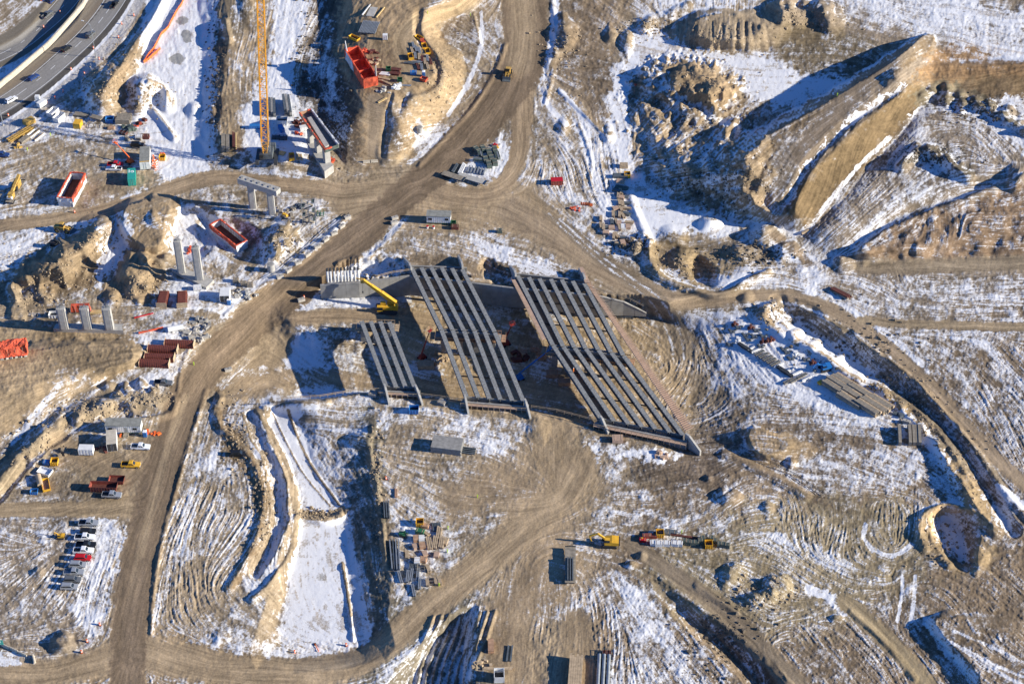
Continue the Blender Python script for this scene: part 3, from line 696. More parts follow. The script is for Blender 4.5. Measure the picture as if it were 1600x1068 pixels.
fl((1560,220),(1590,250),(1570,275),(1480,290),(1400,320),(1330,380),(1280,420)); fl((1450,190),(1520,200),(1570,240)); fl((1400,240),(1340,300),(1280,370)); fl((1450,215),(1400,270),(1330,340),w=1)
fl((1470,330),(1470,390)); fl((1340,405),(1600,400)); fl((1360,440),(1450,470),(1600,470)); fl((1250,440),(1300,450)); fl((1380,500),(1440,510),(1600,505)); fl((1460,540),(1520,600),(1590,720)); fl((1540,540),(1600,600))
fl((1400,420),(1405,450)); fl((1060,500),(1080,570),(1050,640),(1100,670)); fl((1100,500),(1140,590),(1100,650),(1060,660)); fl((1060,690),(1200,640),(1400,650)); fl((1150,500),(1260,600),(1400,660)); fl((1120,560),(1180,630),(1300,650))
fl((1300,700),(1420,740),(1500,790)); fl((1200,740),(1300,765),(1420,780)); fl((1240,790),(1255,850)); fl((1320,790),(1310,850)); fl((1360,780),(1350,820),(1360,850),(1395,865),(1430,850),(1432,800),w=1.4); fl((1395,790),(1398,850))
fl((1150,760),(1100,800),(1000,830)); fl((1200,800),(1100,840),(1000,850)); fl((1210,860),(1300,890),(1370,910)); fl((1290,950),(1200,1000),(1190,1068)); fl((1250,980),(1300,1040),(1350,1100)); fl((1450,900),(1500,940),(1530,1000)); fl((1490,1000),(1600,1060)); fl((1405,900),(1403,970)); fl((1540,850),(1600,900)); fl((1340,930),(1440,900),(1520,930))
fl((950,900),(990,980),(1050,1060)); fl((1000,930),(1060,1000),(1120,1060)); fl((960,960),(970,1060)); fl((860,960),(855,1060)); fl((800,900),(790,1060)); fl((870,680),(865,750)); fl((900,860),(980,870))
fl((640,700),(760,720),(860,760)); fl((620,760),(740,800),(860,790)); fl((620,850),(680,900)); fl((700,960),(670,1068),w=1.5); fl((740,960),(725,1068),w=1.5)
fl((480,660),(560,660),(600,650)); fl((520,700),(560,760),(580,800)); fl((480,820),(480,920),(520,1000)); fl((560,820),(585,950)); fl((340,720),(300,860),(330,960),(430,1020)); fl((400,940),(450,980),(540,1010))
fl((370,700),(380,800),(340,880)); fl((440,520),(500,570),(600,590)); fl((520,470),(700,490),(860,500)); fl((640,600),(800,620),(960,640)); fl((880,500),(1000,560))
fl((120,630),(40,700),(0,750)); fl((20,560),(120,540),(220,550)); fl((190,600),(260,560),(310,520)); fl((20,380),(120,340)); fl((185,360),(165,430)); fl((300,350),(320,390)); fl((80,500),(200,510),(300,500))
fl((160,720),(210,700),(225,660)); fl((120,780),(190,730)); fl((20,900),(100,830)); fl((60,950),(110,870),(130,830)); fl((170,830),(140,980)); fl((20,1000),(110,990)); fl((20,830),(80,850))
fl((560,420),(620,425)); fl((480,340),(400,430)); fl((350,480),(300,470)); fl((1090,150),(1050,190)); fl((1150,200),(1100,250)); fl((1180,280),(1100,300)); fl((1190,200),(1290,160)); fl((1150,260),(1020,290))
f = 12
cx, cy = np.meshgrid(gx[::f], gy[::f])
A2 = np.zeros_like(cx); B2 = np.zeros_like(cx)
for L, w in G:
    L = smooth_line([p[:2] for p in L], 4)
    bd = np.full(cx.shape, 1e9); ba = np.zeros(cx.shape)
    for a, b in zip(L[:-1], L[1:]):
        e = segd(cx, cy, a, b)[0]; k = e < bd
        bd = np.where(k, e, bd); ba = np.where(k, math.atan2(b[1] - a[1], b[0] - a[0]), ba)
    ww = w / (bd + 6.0) ** 3.2
    A2 += ww * np.cos(2 * ba); B2 += ww * np.sin(2 * ba)
nr = np.sqrt(A2 * A2 + B2 * B2) + 1e-12
A2 /= nr; B2 /= nr
def up(a):
    yi = np.clip(np.arange(NY) / f, 0, a.shape[0] - 1.001); xi = np.clip(np.arange(NX) / f, 0, a.shape[1] - 1.001)
    y0 = yi.astype(int); x0 = xi.astype(int); fy = (yi - y0)[:, None]; fx = (xi - x0)[None, :]
    return (a[y0][:, x0] * (1 - fy) * (1 - fx) + a[y0 + 1][:, x0] * fy * (1 - fx) + a[y0][:, x0 + 1] * (1 - fy) * fx + a[y0 + 1][:, x0 + 1] * fy * fx)
th = 0.5 * np.arctan2(up(B2), up(A2)) + 0.10 * N_big
VX = np.cos(th).astype(np.float32); VY = np.sin(th).astype(np.float32)
def lic(noise, steps, h):
    acc = noise.copy(); n = 1
    for sg in (1, -1):
        x = np.tile(np.arange(NX, dtype=np.float32), (NY, 1)); y = np.tile(np.arange(NY, dtype=np.float32)[:, None], (1, NX))
        vx, vy = VX * sg, VY * sg
        for k in range(steps):
            x += vx * h; y += vy * h
            xi = np.clip(x, 0, NX - 1).astype(np.int32); yi = np.clip(y, 0, NY - 1).astype(np.int32)
            idx = yi * NX + xi
            acc += noise.ravel()[idx]; n += 1
            nvx = VX.ravel()[idx]; nvy = VY.ravel()[idx]
            sgn = np.where(nvx * vx + nvy * vy < 0, -1.0, 1.0)
            vx = nvx * sgn; vy = nvy * sgn
    acc /= n
    return (acc - acc.mean()) / acc.std()
L_fin = lic(spectral(.2, 1.4, 9, 21), 14, 1.0)
L_mid = lic(spectral(.8, 3.0, 30, 22), 18, 1.6)
L_big = lic(spectral(1.0, 7.0, 60, 23), 16, 3.0)

# ------------------------------------------------------------------ relief
SMO = sm((SNOW - .8) / .6)                       # deep snow lies smooth
rough_w = np.clip(1 - .6 * SMO, 0, 1)
dHx = np.gradient(Hd, axis=1)
bank = np.clip(np.abs(dHx) * 1.6, 0, 1)
s_, mw_ = mask([(-90,240),(0,185),(60,150),(130,90),(200,10),(240,-80),(-90,-80)], 8, 1)
flatw = np.ones_like(Hd); flatw[s_] -= .9 * mw_
K_OUT = np.ones_like(Hd)
K_OUT *= 1 - .72 * ROADM
RUT *= 1 - .8 * SMO
vm = sm((SNOW - 1.2) / .4); K_OUT *= 1 - .5 * vm
wst = .35 + 1.0 * sm(.5 + .6 * N_big)
REL = flatw * K_OUT * rough_w * (.075 * N_mid + .03 * N_fin + wst * RUT * (.028 * L_fin + .032 * L_mid + TRACK * (.02 * L_mid + .03 * L_fin)))
REL += flatw * bank * rough_w * (.17 * N_lump + .16 * N_lump2 + .07 * L_big + .22 * N_soft)
REL += flatw * (1 - ROADM) * .08 * np.clip(N_rub - .9, 0, 2) * np.clip(1.1 - SMO, 0, 1)
REL += ROUGH * (.60 * N_hum + .07 * N_lump + .42 * L_big + .5 * N_soft)
rows = np.arange(NY, dtype=np.float32)[:, None]; cols = np.arange(NX)[None, :]
R = REL.copy()
for k in range(4):
    yi = np.clip(rows + KV(PY) * R / SY, 0, NY - 1.001); y0 = yi.astype(np.int32); fy = yi - y0
    R = .5 * R + .5 * (REL[y0, cols] * (1 - fy) + REL[y0 + 1, cols] * fy)
s = box([(495,415),(1010,470)], 0); R[s] *= .15
Hd += R
steep = np.zeros_like(Hd); steep[1:] = np.clip((Hd[:-1] - Hd[1:]) / .16 - .35, 0, 1)
steep = np.clip(gblur(steep, 3.0) * 2.5, 0, 1)
wallw = np.ones_like(Hd); s = box([(500,415),(1000,500)], 0); wallw[s] = 0
Hd += (gblur(Hd, 2.2) - Hd) * steep * wallw
# sight lines must meet the surface front to back
vy_ = ((534.0 - gy) / FPX)[:, None]
kk = (cP + vy_ * sP) / (sP - vy_ * cP)
Dm = np.maximum.accumulate(((CH - Hd) * kk)[::-1], axis=0)[::-1]
Dm += (np.arange(NY)[::-1] * 0.004)[:, None]
Hd = (CH - Dm / kk).astype(np.float32)

# ------------------------------------------------------------------ snow cover and final soil colour
tt = (CH - Hd) / (sP - vy_ * cP)
XW = tt * ((PX - 800.0) / FPX); YW = tt * (cP + vy_ * sP); ZW = Hd
zu = np.gradient(ZW, axis=1) / (np.gradient(XW, axis=1) + 1e-6)
st = 3
zs = (np.roll(ZW, -st, 1) - np.roll(ZW, st, 1)) / (np.roll(XW, -st, 1) - np.roll(XW, st, 1) + 1e-6)
zs[:, :st] = 0; zs[:, -st:] = 0
aspect = np.clip(zs, -.8, .8)            # > 0: falls away to the west, shaded, keeps snow; < 0 faces the sun
pat = (.20 * L_mid + .30 * L_fin) * wst + .22 * L_big + .26 * N_mid + .17 * N_fin + .27 * N_patch + TRACK * .22 * L_fin * wst
cover = SNOW * 1.3 - .38 + pat * np.where(SNOW > .9, .45, np.where(SNOW < -.6, .55, .95)) + (np.where(aspect > 0, .25, 1.0)) * aspect * (SNOW > -.9) - .35 * np.clip(np.abs(N_rub) * ROUGH, 0, 1)
hollow = np.clip((np.roll(ZW, 2, 1) + np.roll(ZW, -2, 1) + np.roll(ZW, 2, 0) + np.roll(ZW, -2, 0)) / 4 - ZW, -.3, .3)
cover += 3.0 * hollow * (SNOW > -1.2)
snow_amt = np.clip(.5 + cover * .60, 0, 1)
snow_amt *= np.clip(1 - .15 * np.clip(.4 + L_mid + .6 * N_patch, 0, 3) * (1 - .45 * sm((SNOW - 1.0) / .5)), .5, 1)
roadv = 1 - .75 * ROADM
var = 1 + .08 * L_mid + .09 * L_fin + (.08 * N_fin + .03 * N_rub + .06 * N_patch) * roadv + .06 * N_big
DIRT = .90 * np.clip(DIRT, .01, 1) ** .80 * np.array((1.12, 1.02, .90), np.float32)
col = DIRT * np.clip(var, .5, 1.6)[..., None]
frost = sm((cover + 1.1) / 1.2) * .10
stain = sm((.5 * L_mid + .7 * N_soft + .4 * N_patch + .1) / 1.6) * (SNOW > 1.2)
snow_amt = snow_amt * (1 - .42 * stain)
col = col * (1 - frost[..., None]) + np.array((.45, .45, .45), np.float32) * frost[..., None]

# paved motorway
def pave(L, off, w, c, snow_v=0.0, soft=.15, ns=.05):
    s, d, S_, W, H_ = ldist(L, w + abs(off) + 8)
    u = np.abs(d * S_ - off) / w
    m = sm((1 + soft / 2 - u) / soft)
    base = np.array(c, np.float32) * (1 + ns * L_fin[s] + .05 * N_big[s])[..., None]
    col[s] += (base - col[s]) * m[..., None]
    snow_amt[s] = snow_amt[s] * (1 - m) + snow_v * m
SGN = 1.0
pave(MW1, -28, 15, (.33,.30,.27), .45, .5)
pave(MW1, -13.5, 3, (.12,.11,.10)); pave(MW1, 13, 13, (.20,.165,.125), .05, .3); pave(MW1, -16, 9, (.085,.078,.07), .0)
pave(MW1, 0, 13.5, (.235,.225,.21), 0)
pave(MW1, 28, 6, (.22,.19,.15), .1, .5)
pave(MW2, 0, 13.5, (.215,.205,.19), 0); pave(MW2, -15.5, 4, (.16,.14,.11), .1); pave(MW2, 19, 8, (.17,.145,.11), .15, .5)
pave(MW1, 11.6, .8, (.10,.09,.08), 0); pave(MW1, -24.5, 2.2, (.5,.5,.5), .8)
# grey melt ponds
for (x, y, rx, ry) in ((292,57,8,11),(277,92,11,8),(285,32,9,6),(502,900,9,6),(340,675,10,5)):
    s = box([(x-rx,y-ry),(x+rx,y+ry)], 5)
    r = np.sqrt(((PX[s]-x)/rx)**2 + ((PY[s]-y)/ry)**2) + .12*N_edge[s]
    m = sm((1.2-r)/.35) * (.8 if y < 700 else .45)
    col[s] += (np.array((.30,.31,.31),np.float32)-col[s])*m[...,None]; snow_amt[s] *= 1-m

verts = np.stack([XW, YW, ZW], -1).astype(np.float32).reshape(-1, 3)
idx = np.arange(NX * NY, dtype=np.int32).reshape(NY, NX)
quads = np.stack([idx[1:, :-1], idx[1:, 1:], idx[:-1, 1:], idx[:-1, :-1]], -1).reshape(-1, 4)

def grid_mesh(name, verts, quads, mat, colr=None, sn=None):
    me = bpy.data.meshes.new(name)
    me.vertices.add(len(verts)); me.vertices.foreach_set('co', np.ascontiguousarray(verts, np.float32).ravel())
    nq = len(quads)
    me.loops.add(nq * 4); me.loops.foreach_set('vertex_index', np.ascontiguousarray(quads, np.int32).ravel())
    me.polygons.add(nq); me.polygons.foreach_set('loop_start', np.arange(0, nq * 4, 4, dtype=np.int32))
    me.polygons.foreach_set('use_smooth', np.ones(nq, bool))
    me.update(calc_edges=True)
    if colr is not None:
        a = me.color_attributes.new('soil', 'FLOAT_COLOR', 'POINT')
        c4 = np.ones((len(verts), 4), np.float32); c4[:, :3] = colr.reshape(-1, 3); c4[:, 3] = sn.ravel()
        a.data.foreach_set('color', c4.ravel())
    me.materials.append(mat)
    o = bpy.data.objects.new(name, me); COL.objects.link(o)
    return o

def ground_material():
    m = bpy.data.materials.new('snow_and_soil'); m.use_nodes = True
    n = m.node_tree.nodes; l = m.node_tree.links
    b = n['Principled BSDF']; b.inputs['Roughness'].default_value = .92
    b.inputs['Specular IOR Level'].default_value = .15
    at = n.new('ShaderNodeAttribute'); at.attribute_name = 'soil'
    tc = n.new('ShaderNodeTexCoord')
    def noise(scale, det, rough=.6):
        t = n.new('ShaderNodeTexNoise'); t.inputs['Scale'].default_value = scale; t.inputs['Detail'].default_value = det
        t.inputs['Roughness'].default_value = rough; l.new(tc.outputs['Object'], t.inputs['Vector']); return t
    n1 = noise(2.2, 4, .65); n2 = noise(5.0, 2)
    def mth(op, a, b_=None, c=None):
        q = n.new('ShaderNodeMath'); q.operation = op
        for i, v in enumerate((a, b_, c)):
            if v is None: continue
            if isinstance(v, (int, float)): q.inputs[i].default_value = v
            else: l.new(v, q.inputs[i])
        return q.outputs[0]
    nn = mth('MULTIPLY_ADD', n1.outputs['Fac'], 1.1, -.55)
    v = mth('ADD', at.outputs['Alpha'], nn)
    mr = n.new('ShaderNodeMapRange'); mr.interpolation_type = 'SMOOTHSTEP'
    mr.inputs['From Min'].default_value = .20; mr.inputs['From Max'].default_value = .92
    l.new(v, mr.inputs['Value'])
    # thin patches stay bare where the survey says bare
    gate = n.new('ShaderNodeMapRange'); gate.inputs['From Min'].default_value = .0; gate.inputs['From Max'].default_value = .22
    l.new(at.outputs['Alpha'], gate.inputs['Value'])
    fac = mth('MULTIPLY', mr.outputs[0], gate.outputs[0])
    mixs = n.new('ShaderNodeMix'); mixs.data_type = 'RGBA'; mixs.blend_type = 'MULTIPLY'; mixs.inputs[0].default_value = 1
    pr = n.new('ShaderNodeMapRange'); pr.inputs['From Min'].default_value = .3; pr.inputs['From Max'].default_value = .7; pr.inputs['To Min'].default_value = .84; pr.inputs['To Max'].default_value = 1.16; l.new(n1.outputs['Fac'], pr.inputs['Value'])
    rp = n.new('ShaderNodeMapRange'); rp.inputs['To Min'].default_value = .75; rp.inputs['To Max'].default_value = 1.25
    l.new(n2.outputs['Fac'], rp.inputs['Value']); gg = mth('MULTIPLY', rp.outputs[0], pr.outputs[0])
    cb = n.new('ShaderNodeCombineColor'); [l.new(gg, cb.inputs[i]) for i in range(3)]
    l.new(at.outputs['Color'], mixs.inputs[6]); l.new(cb.outputs[0], mixs.inputs[7])
    mx = n.new('ShaderNodeMix'); mx.data_type = 'RGBA'
    mx.inputs[7].default_value = (.72, .725, .74, 1)
    l.new(fac, mx.inputs[0]); l.new(mixs.outputs[2], mx.inputs[6])
    l.new(mx.outputs[2], b.inputs['Base Color'])
    bp = n.new('ShaderNodeBump'); bp.inputs['Strength'].default_value = .5; bp.inputs['Distance'].default_value = .10
    l.new(n1.outputs['Fac'], bp.inputs['Height']); l.new(bp.outputs[0], b.inputs['Normal'])
    return m
GROUND_MAT = ground_material()
ground = grid_mesh('ground', verts, quads, GROUND_MAT, col, snow_amt)
ground['kind'] = 'structure'

# open country all round, out to the horizon
bx = np.concatenate([-np.geomspace(9000, 260, 24), np.linspace(-230, 230, 24), np.geomspace(260, 9000, 24)])
by = np.concatenate([-np.geomspace(6000, 20, 20)+300, np.linspace(300, 690, 20), np.geomspace(40, 14000, 24)+680])
BX, BY = np.meshgrid(bx, by)
inside = np.clip(1 - np.maximum(np.maximum(np.abs(BX) - (BY * .3 + 60), 0), np.maximum(300 - BY, BY - 690)) / 60, 0, 1)
BZ = -1.2 - 13.0 * inside + 3.0 * np.sin(BX * .004) * np.cos(BY * .003) * (1 - inside)
bv = np.stack([BX, BY, BZ], -1).reshape(-1, 3)
bi = np.arange(BX.size, dtype=np.int32).reshape(BX.shape)
bq = np.stack([bi[:-1, :-1], bi[:-1, 1:], bi[1:, 1:], bi[1:, :-1]], -1).reshape(-1, 4)
bc = np.tile(np.array((.21, .17, .12), np.float32), (BX.size, 1))
open_land = grid_mesh('open_land', bv, bq, GROUND_MAT, bc, np.full(BX.size, .5, np.float32))
open_land['kind'] = 'structure'

def gh(px, py):
    """ground height seen at a surveyed point"""
    j = min(NX - 2, max(0, (px - X0) / SX)); i = min(NY - 2, max(0, (py - Y0) / SY))
    a, b = int(i), int(j); u, v = i - a, j - b
    return float(Hd[a, b] * (1-u)*(1-v) + Hd[a+1, b]*u*(1-v) + Hd[a, b+1]*(1-u)*v + Hd[a+1, b+1]*u*v)

# ------------------------------------------------------------------ materials for built things
MATS = {}
def mat(name, c, rough=.7, metal=0.0, var=.12, scale=1.5, emit=None):
    if name in MATS: return MATS[name]
    m = bpy.data.materials.new(name); m.use_nodes = True
    n = m.node_tree.nodes; l = m.node_tree.links; b = n['Principled BSDF']
    b.inputs['Roughness'].default_value = rough; b.inputs['Metallic'].default_value = metal
    b.inputs['Base Color'].default_value = (*c, 1)
    if var:
        tc = n.new('ShaderNodeTexCoord'); t = n.new('ShaderNodeTexNoise'); t.inputs['Scale'].default_value = scale; t.inputs['Detail'].default_value = 4
        l.new(tc.outputs['Object'], t.inputs['Vector'])
        r = n.new('ShaderNodeValToRGB'); r.color_ramp.elements[0].position = .3; r.color_ramp.elements[1].position = .7
        r.color_ramp.elements[0].color = (*[x * (1 - var * 1.6) for x in c], 1); r.color_ramp.elements[1].color = (*[min(1, x * (1 + var)) for x in c], 1)
        l.new(t.outputs['Fac'], r.inputs['Fac']); l.new(r.outputs[0], b.inputs['Base Color'])
    MATS[name] = m
    return m
CONC = mat('cast_concrete', (.40, .385, .35), .85, 0, .12, .8)
CONC_D = mat('weathered_concrete', (.27, .26, .24), .85, 0, .18, .8)
WALLC = mat('wall_concrete', (.27, .26, .235), .85, 0, .14, .5)
GIRD = mat('girder_concrete', (.155, .16, .16), .8, 0, .22, .9)
GIRD_T = mat('girder_flange', (.235, .24, .235), .85, 0, .25, 2.0)
FORM = mat('formwork_plywood', (.42, .25, .15), .8, 0, .2, 1.0)
PINK = mat('new_plywood', (.44, .30, .21), .8, 0, .12, 1.0)
WOOD = mat('lumber', (.44, .33, .21), .85, 0, .2, 1.0)
WOODG = mat('grey_timber', (.26, .225, .175), .9, 0, .22, 1.0)
WOODY = mat('yellow_lumber', (.55, .40, .18), .85, 0, .15, 1.0)
STEEL = mat('galvanised_steel', (.33, .35, .36), .5, .4, .15, 1.0)
STEELD = mat('dark_steel', (.06, .065, .07), .55, .3, .2, 1.0)
STEELB = mat('mill_scale_steel', (.13, .15, .16), .6, .3, .2, 1.0)
RUSTM = mat('rusty_steel', (.13, .040, .028), .8, .1, .25, 1.2)
REDB = mat('faded_red_steel', (.26, .06, .04), .75, .1, .25, 1.0)
YEL = mat('yellow_paint', (.72, .40, .03), .5, 0, .15, 1.0)
YEL2 = mat('worn_yellow_paint', (.48, .30, .07), .65, 0, .25, 1.0)
CRANEY = mat('orange_yellow_boom', (.78, .36, .03), .5, 0, .1, .5)
ORG = mat('orange_tarp', (.66, .105, .045), .7, 0, .38, .5)
ORP = mat('orange_plastic', (.85, .16, .03), .5, 0, .1, 1)
WHITE = mat('white_panel', (.72, .72, .70), .6, 0, .08, 1.0)
TARPW = mat('white_tarp', (.62, .63, .64), .6, 0, .2, .6)
CREAM = mat('cream_barrier', (.52, .46, .36), .85, 0, .12, 1.0)
BLUE = mat('blue_plastic', (.03, .17, .45), .45, 0, .1, 1.0)
BLUEL = mat('blue_lift_paint', (.02, .15, .42), .45, 0, .1, 1.0)
TEAL = mat('teal_container', (.03, .34, .27), .5, 0, .1, 1.0)
GREEN = mat('green_paint', (.03, .14, .06), .5, 0, .15, 1.0)
ROOFG = mat('grey_roof', (.25, .25, .22), .85, 0, .18, .8)
RUB = mat('tyre_rubber', (.022, .022, .024), .85, 0, 0)
GLASS = mat('dark_glass', (.02, .025, .03), .12, 0, 0)
LAMP = mat('lamp_glass', (.75, .75, .72), .2, 0, 0)
RIM = mat('wheel_rim', (.45, .45, .45), .4, .6, 0)
BLK = mat('black_paint', (.018, .019, .022), .3, .1, 0)
BLKP = mat('black_plastic', (.03, .03, .032), .7, 0, .1)
REDP = mat('red_paint', (.52, .015, .02), .35, .1, 0)
LIFTR = mat('worn_red_lift', (.30, .035, .02), .6, 0, .15, 1)
SILV = mat('silver_paint', (.42, .44, .46), .35, .4, 0)
GREYP = mat('grey_paint', (.16, .17, .18), .35, .3, 0)
WHP = mat('white_paint', (.78, .79, .80), .35, 0, 0)
BLUP = mat('blue_car_paint', (.03, .07, .22), .3, .2, 0)
DGR = mat('dark_green_rack', (.10, .13, .11), .7, .2, .2, 1)
LTANM = mat('dry_clods', (.33,.255,.165), .95, 0, .25, 1.0)
DCL = mat('dark_clod_soil', (.13,.105,.075), .95, 0, .25, 1.0)
YELG = mat('survey_green', (.55,.75,.05), .6, 0, 0)
SNOWM = mat('snow_cap', (.76, .77, .80), .9, 0, .04, 1)
BEIGE = mat('beige_tank', (.50, .38, .24), .6, 0, .1, 1)
SKIN = mat('hi_vis_vest', (.80, .22, .03), .7, 0, 0)
ROCK = mat('boulder_stone', (.42, .39, .34), .9, 0, .2, 1.5)
STRIPE = mat('white_band', (.8, .8, .78), .5, 0, 0)

class MB:
    def __init__(s): s.v = []; s.f = []; s.tf = None
    def add(s, vs, fs):
        o = len(s.v)
        s.v += [tuple(s.tf @ Vector(v)) if s.tf else tuple(v) for v in vs]; s.f += [tuple(i + o for i in f) for f in fs]
        return s
    def box(s, cx, cy, cz, sx, sy, sz, top=1.0, topy=None, rz=0.0, bev=0.0):
        """box resting with its centre at cx, cy and its base at cz"""
        ty = top if topy is None else topy
        c, n = math.cos(rz), math.sin(rz); vs = []
        for z, kx, ky in ((cz, 1, 1), (cz + sz, top, ty)):
            for a, b in ((-1, -1), (1, -1), (1, 1), (-1, 1)):
                x, y = a * sx / 2 * kx, b * sy / 2 * ky
                vs.append((cx + x * c - y * n, cy + x * n + y * c, z))
        return s.add(vs, [(3, 2, 1, 0), (4, 5, 6, 7), (0, 1, 5, 4), (1, 2, 6, 5), (2, 3, 7, 6), (3, 0, 4, 7)])
    def prism(s, poly, y0, y1):
        """side profile (x, z) drawn out between y0 and y1"""
        n = len(poly); vs = [(x, y0, z) for x, z in poly] + [(x, y1, z) for x, z in poly]
        fs = [tuple(range(n)), tuple(range(2 * n - 1, n - 1, -1))] + [(i, i + n, (i + 1) % n + n, (i + 1) % n) for i in range(n)]
        return s.add(vs, fs)
    def cyl(s, a, b, r, n=10, r2=None, cap=True):
        a = Vector(a); b = Vector(b); d = (b - a).normalized()
        u = d.orthogonal().normalized(); w = d.cross(u); r2 = r if r2 is None else r2
        vs = []
        for p, rr in ((a, r), (b, r2)):
            for i in range(n):
                t = 2 * math.pi * i / n; vs.append(p + (u * math.cos(t) + w * math.sin(t)) * rr)
        fs = [(i, (i + 1) % n, (i + 1) % n + n, i + n) for i in range(n)]
        if cap: fs += [tuple(range(n - 1, -1, -1)), tuple(range(n, 2 * n))]
        return s.add(vs, fs)
    def beam(s, a, b, w, h, up=None):
        a = Vector(a); b = Vector(b); d = (b - a).normalized()
        u = Vector((0, 0, 1)) if abs(d.z) < .95 else Vector((0, 1, 0))
        r = d.cross(u).normalized(); t = r.cross(d).normalized(); vs = []
        for p in (a, b):
            for i, j in ((-1, -1), (1, -1), (1, 1), (-1, 1)): vs.append(p + r * (i * w / 2) + t * (j * h / 2))
        return s.add(vs, [(3, 2, 1, 0), (4, 5, 6, 7), (0, 1, 5, 4), (1, 2, 6, 5), (2, 3, 7, 6), (3, 0, 4, 7)])
    def build(s, name, m, parent=None, smooth=False):
        me = bpy.data.meshes.new(name); me.from_pydata(s.v, [], s.f); me.materials.append(m)
        bm = bmesh.new(); bm.from_mesh(me); bmesh.ops.recalc_face_normals(bm, faces=bm.faces); bm.to_mesh(me); bm.free()
        if smooth: me.polygons.foreach_set('use_smooth', [True] * len(me.polygons))
        o = bpy.data.objects.new(name, me); COL.objects.link(o)
        if parent is not None: o.parent = parent
        return o
def part(name, m, parent, *ops, smooth=False):
    b = MB()
    for op in ops: getattr(b, op[0])(*op[1:-1] if isinstance(op[-1], dict) else op[1:], **(op[-1] if isinstance(op[-1], dict) else {}))
    return b.build(name, m, parent, smooth)

def G3(px, py, dz=0.0):
    z = gh(px, py); x, y, _ = world(px, py, z); return Vector((x, y, z + dz))
def H3(px, py, h): return Vector(world(px, py, h))
def rz_of(px, py, dx, dy):
    z = gh(px, py); a = world(px, py, z); b = world(px + dx, py + dy, z)
    return math.atan2(b[1] - a[1], b[0] - a[0])
def tag(o, label, cat, group=None):
    o['label'] = label; o['category'] = cat
    if group: o['group'] = group
    return o
def empty(name, loc, rz=0.0):
    o = bpy.data.objects.new(name, None); COL.objects.link(o); o.location = loc; o.rotation_euler = (0, 0, rz)
    o.empty_display_size = .5
    return o
def copy_tree(o, parent=None):
    c = o.copy(); COL.objects.link(c); c.parent = parent
    if o.name not in CHILD: CHILD[o.name] = list(o.children)
    for ch in CHILD[o.name]: copy_tree(ch, c)
    return c
CHILD = {}
PROTO = {}
JIT = random.Random(99)
def put(key, build, name, label, cat, px, py, d=(1, 0), group=None, dz=-.04, h=None):
    """a thing standing at a surveyed point, its length pointing along d in view; repeats copy the first one"""
    loc = G3(px, py, dz) if h is None else H3(px, py, h)
    rz = rz_of(px, py, *d)
    if key[0] in 'CRL' and len(key) <= 3: rz += JIT.uniform(-.16, .16)
    if key in PROTO:
        src = PROTO[key]; o = copy_tree(src)
        o.location = loc; o.rotation_euler = (0, 0, rz)
        if 'group' in o: del o['group']
    else:
        o = empty(name, loc, rz); build(o); PROTO[key] = o
    return tag(o, label, cat, group)

# ---- vehicles (x forward)
def wheels(o, xs, w, r, th=.26):
    for x in xs:
        for s in (-1, 1):
            t = part('wheel', RUB, o, ('cyl', (x, s * (w / 2 - th), r), (x, s * w / 2, r), r, 12))
            part('rim', RIM, t, ('cyl', (x, s * (w / 2 + .01) - s * .03, r), (x, s * (w / 2 + .015), r), r * .55, 8))
def lamps(o, xf, xr, w, z):
    for s in (-1, 1):
        part('headlight', LAMP, o, ('box', xf, s * (w / 2 - .25), z, .06, .32, .18))
        part('tail_light', REDP, o, ('box', xr, s * (w / 2 - .12), z, .06, .16, .3))
def pickup(m, bedm=None, load=None):
    def f(o):
        part('body', m, o, ('prism', [(-2.85, .45), (2.75, .45), (2.85, .6), (2.83, .98), (1.35, 1.14), (1.3, 1.16), (-.72, 1.16), (-.75, 1.15), (-.75, .62), (-2.85, .62)], -.96, .96))
        b = MB(); b.box(-1.8, .93, .62, 2.1, .09, .55); b.box(-1.8, -.93, .62, 2.1, .09, .55); b.box(-2.81, 0, .62, .08, 1.77, .53); b.box(-.79, 0, .62, .08, 1.77, .55)
        bd = b.build('bed', m, o)
        part('bed_floor', bedm or BLKP, bd, ('box', -1.8, 0, .63, 1.94, 1.77, .06 if not load else .42))
        part('cab', m, o, ('prism', [(-.62, 1.16), (1.28, 1.16), (.72, 1.86), (.55, 1.9), (-.45, 1.9), (-.56, 1.86)], -.78, .78))
        w = MB(); w.add([(1.31, -.70, 1.2), (1.31, .70, 1.2), (.80, .62, 1.84), (.80, -.62, 1.84)], [(0, 1, 2, 3)])
        for s in (-1, 1):
            w.add([(-.5, s * .79, 1.22), (.22, s * .79, 1.22), (.22, s * .79, 1.78), (-.45, s * .79, 1.78)], [(0, 1, 2, 3)])
            w.add([(.32, s * .79, 1.22), (1.1, s * .79, 1.22), (.66, s * .79, 1.78), (.32, s * .79, 1.78)], [(0, 1, 2, 3)])
        w.add([(-.635, -.62, 1.24), (-.635, .62, 1.24), (-.585, .6, 1.78), (-.585, -.6, 1.78)], [(0, 1, 2, 3)])
        w.build('windows', GLASS, o)
        part('bumper', RIM, o, ('box', 2.88, 0, .42, .12, 1.85, .22), ('box', -2.9, 0, .45, .12, 1.8, .18))
        wheels(o, (-1.75, 1.85), 1.98, .40); lamps(o, 2.86, -2.87, 1.96, .75)
    return f
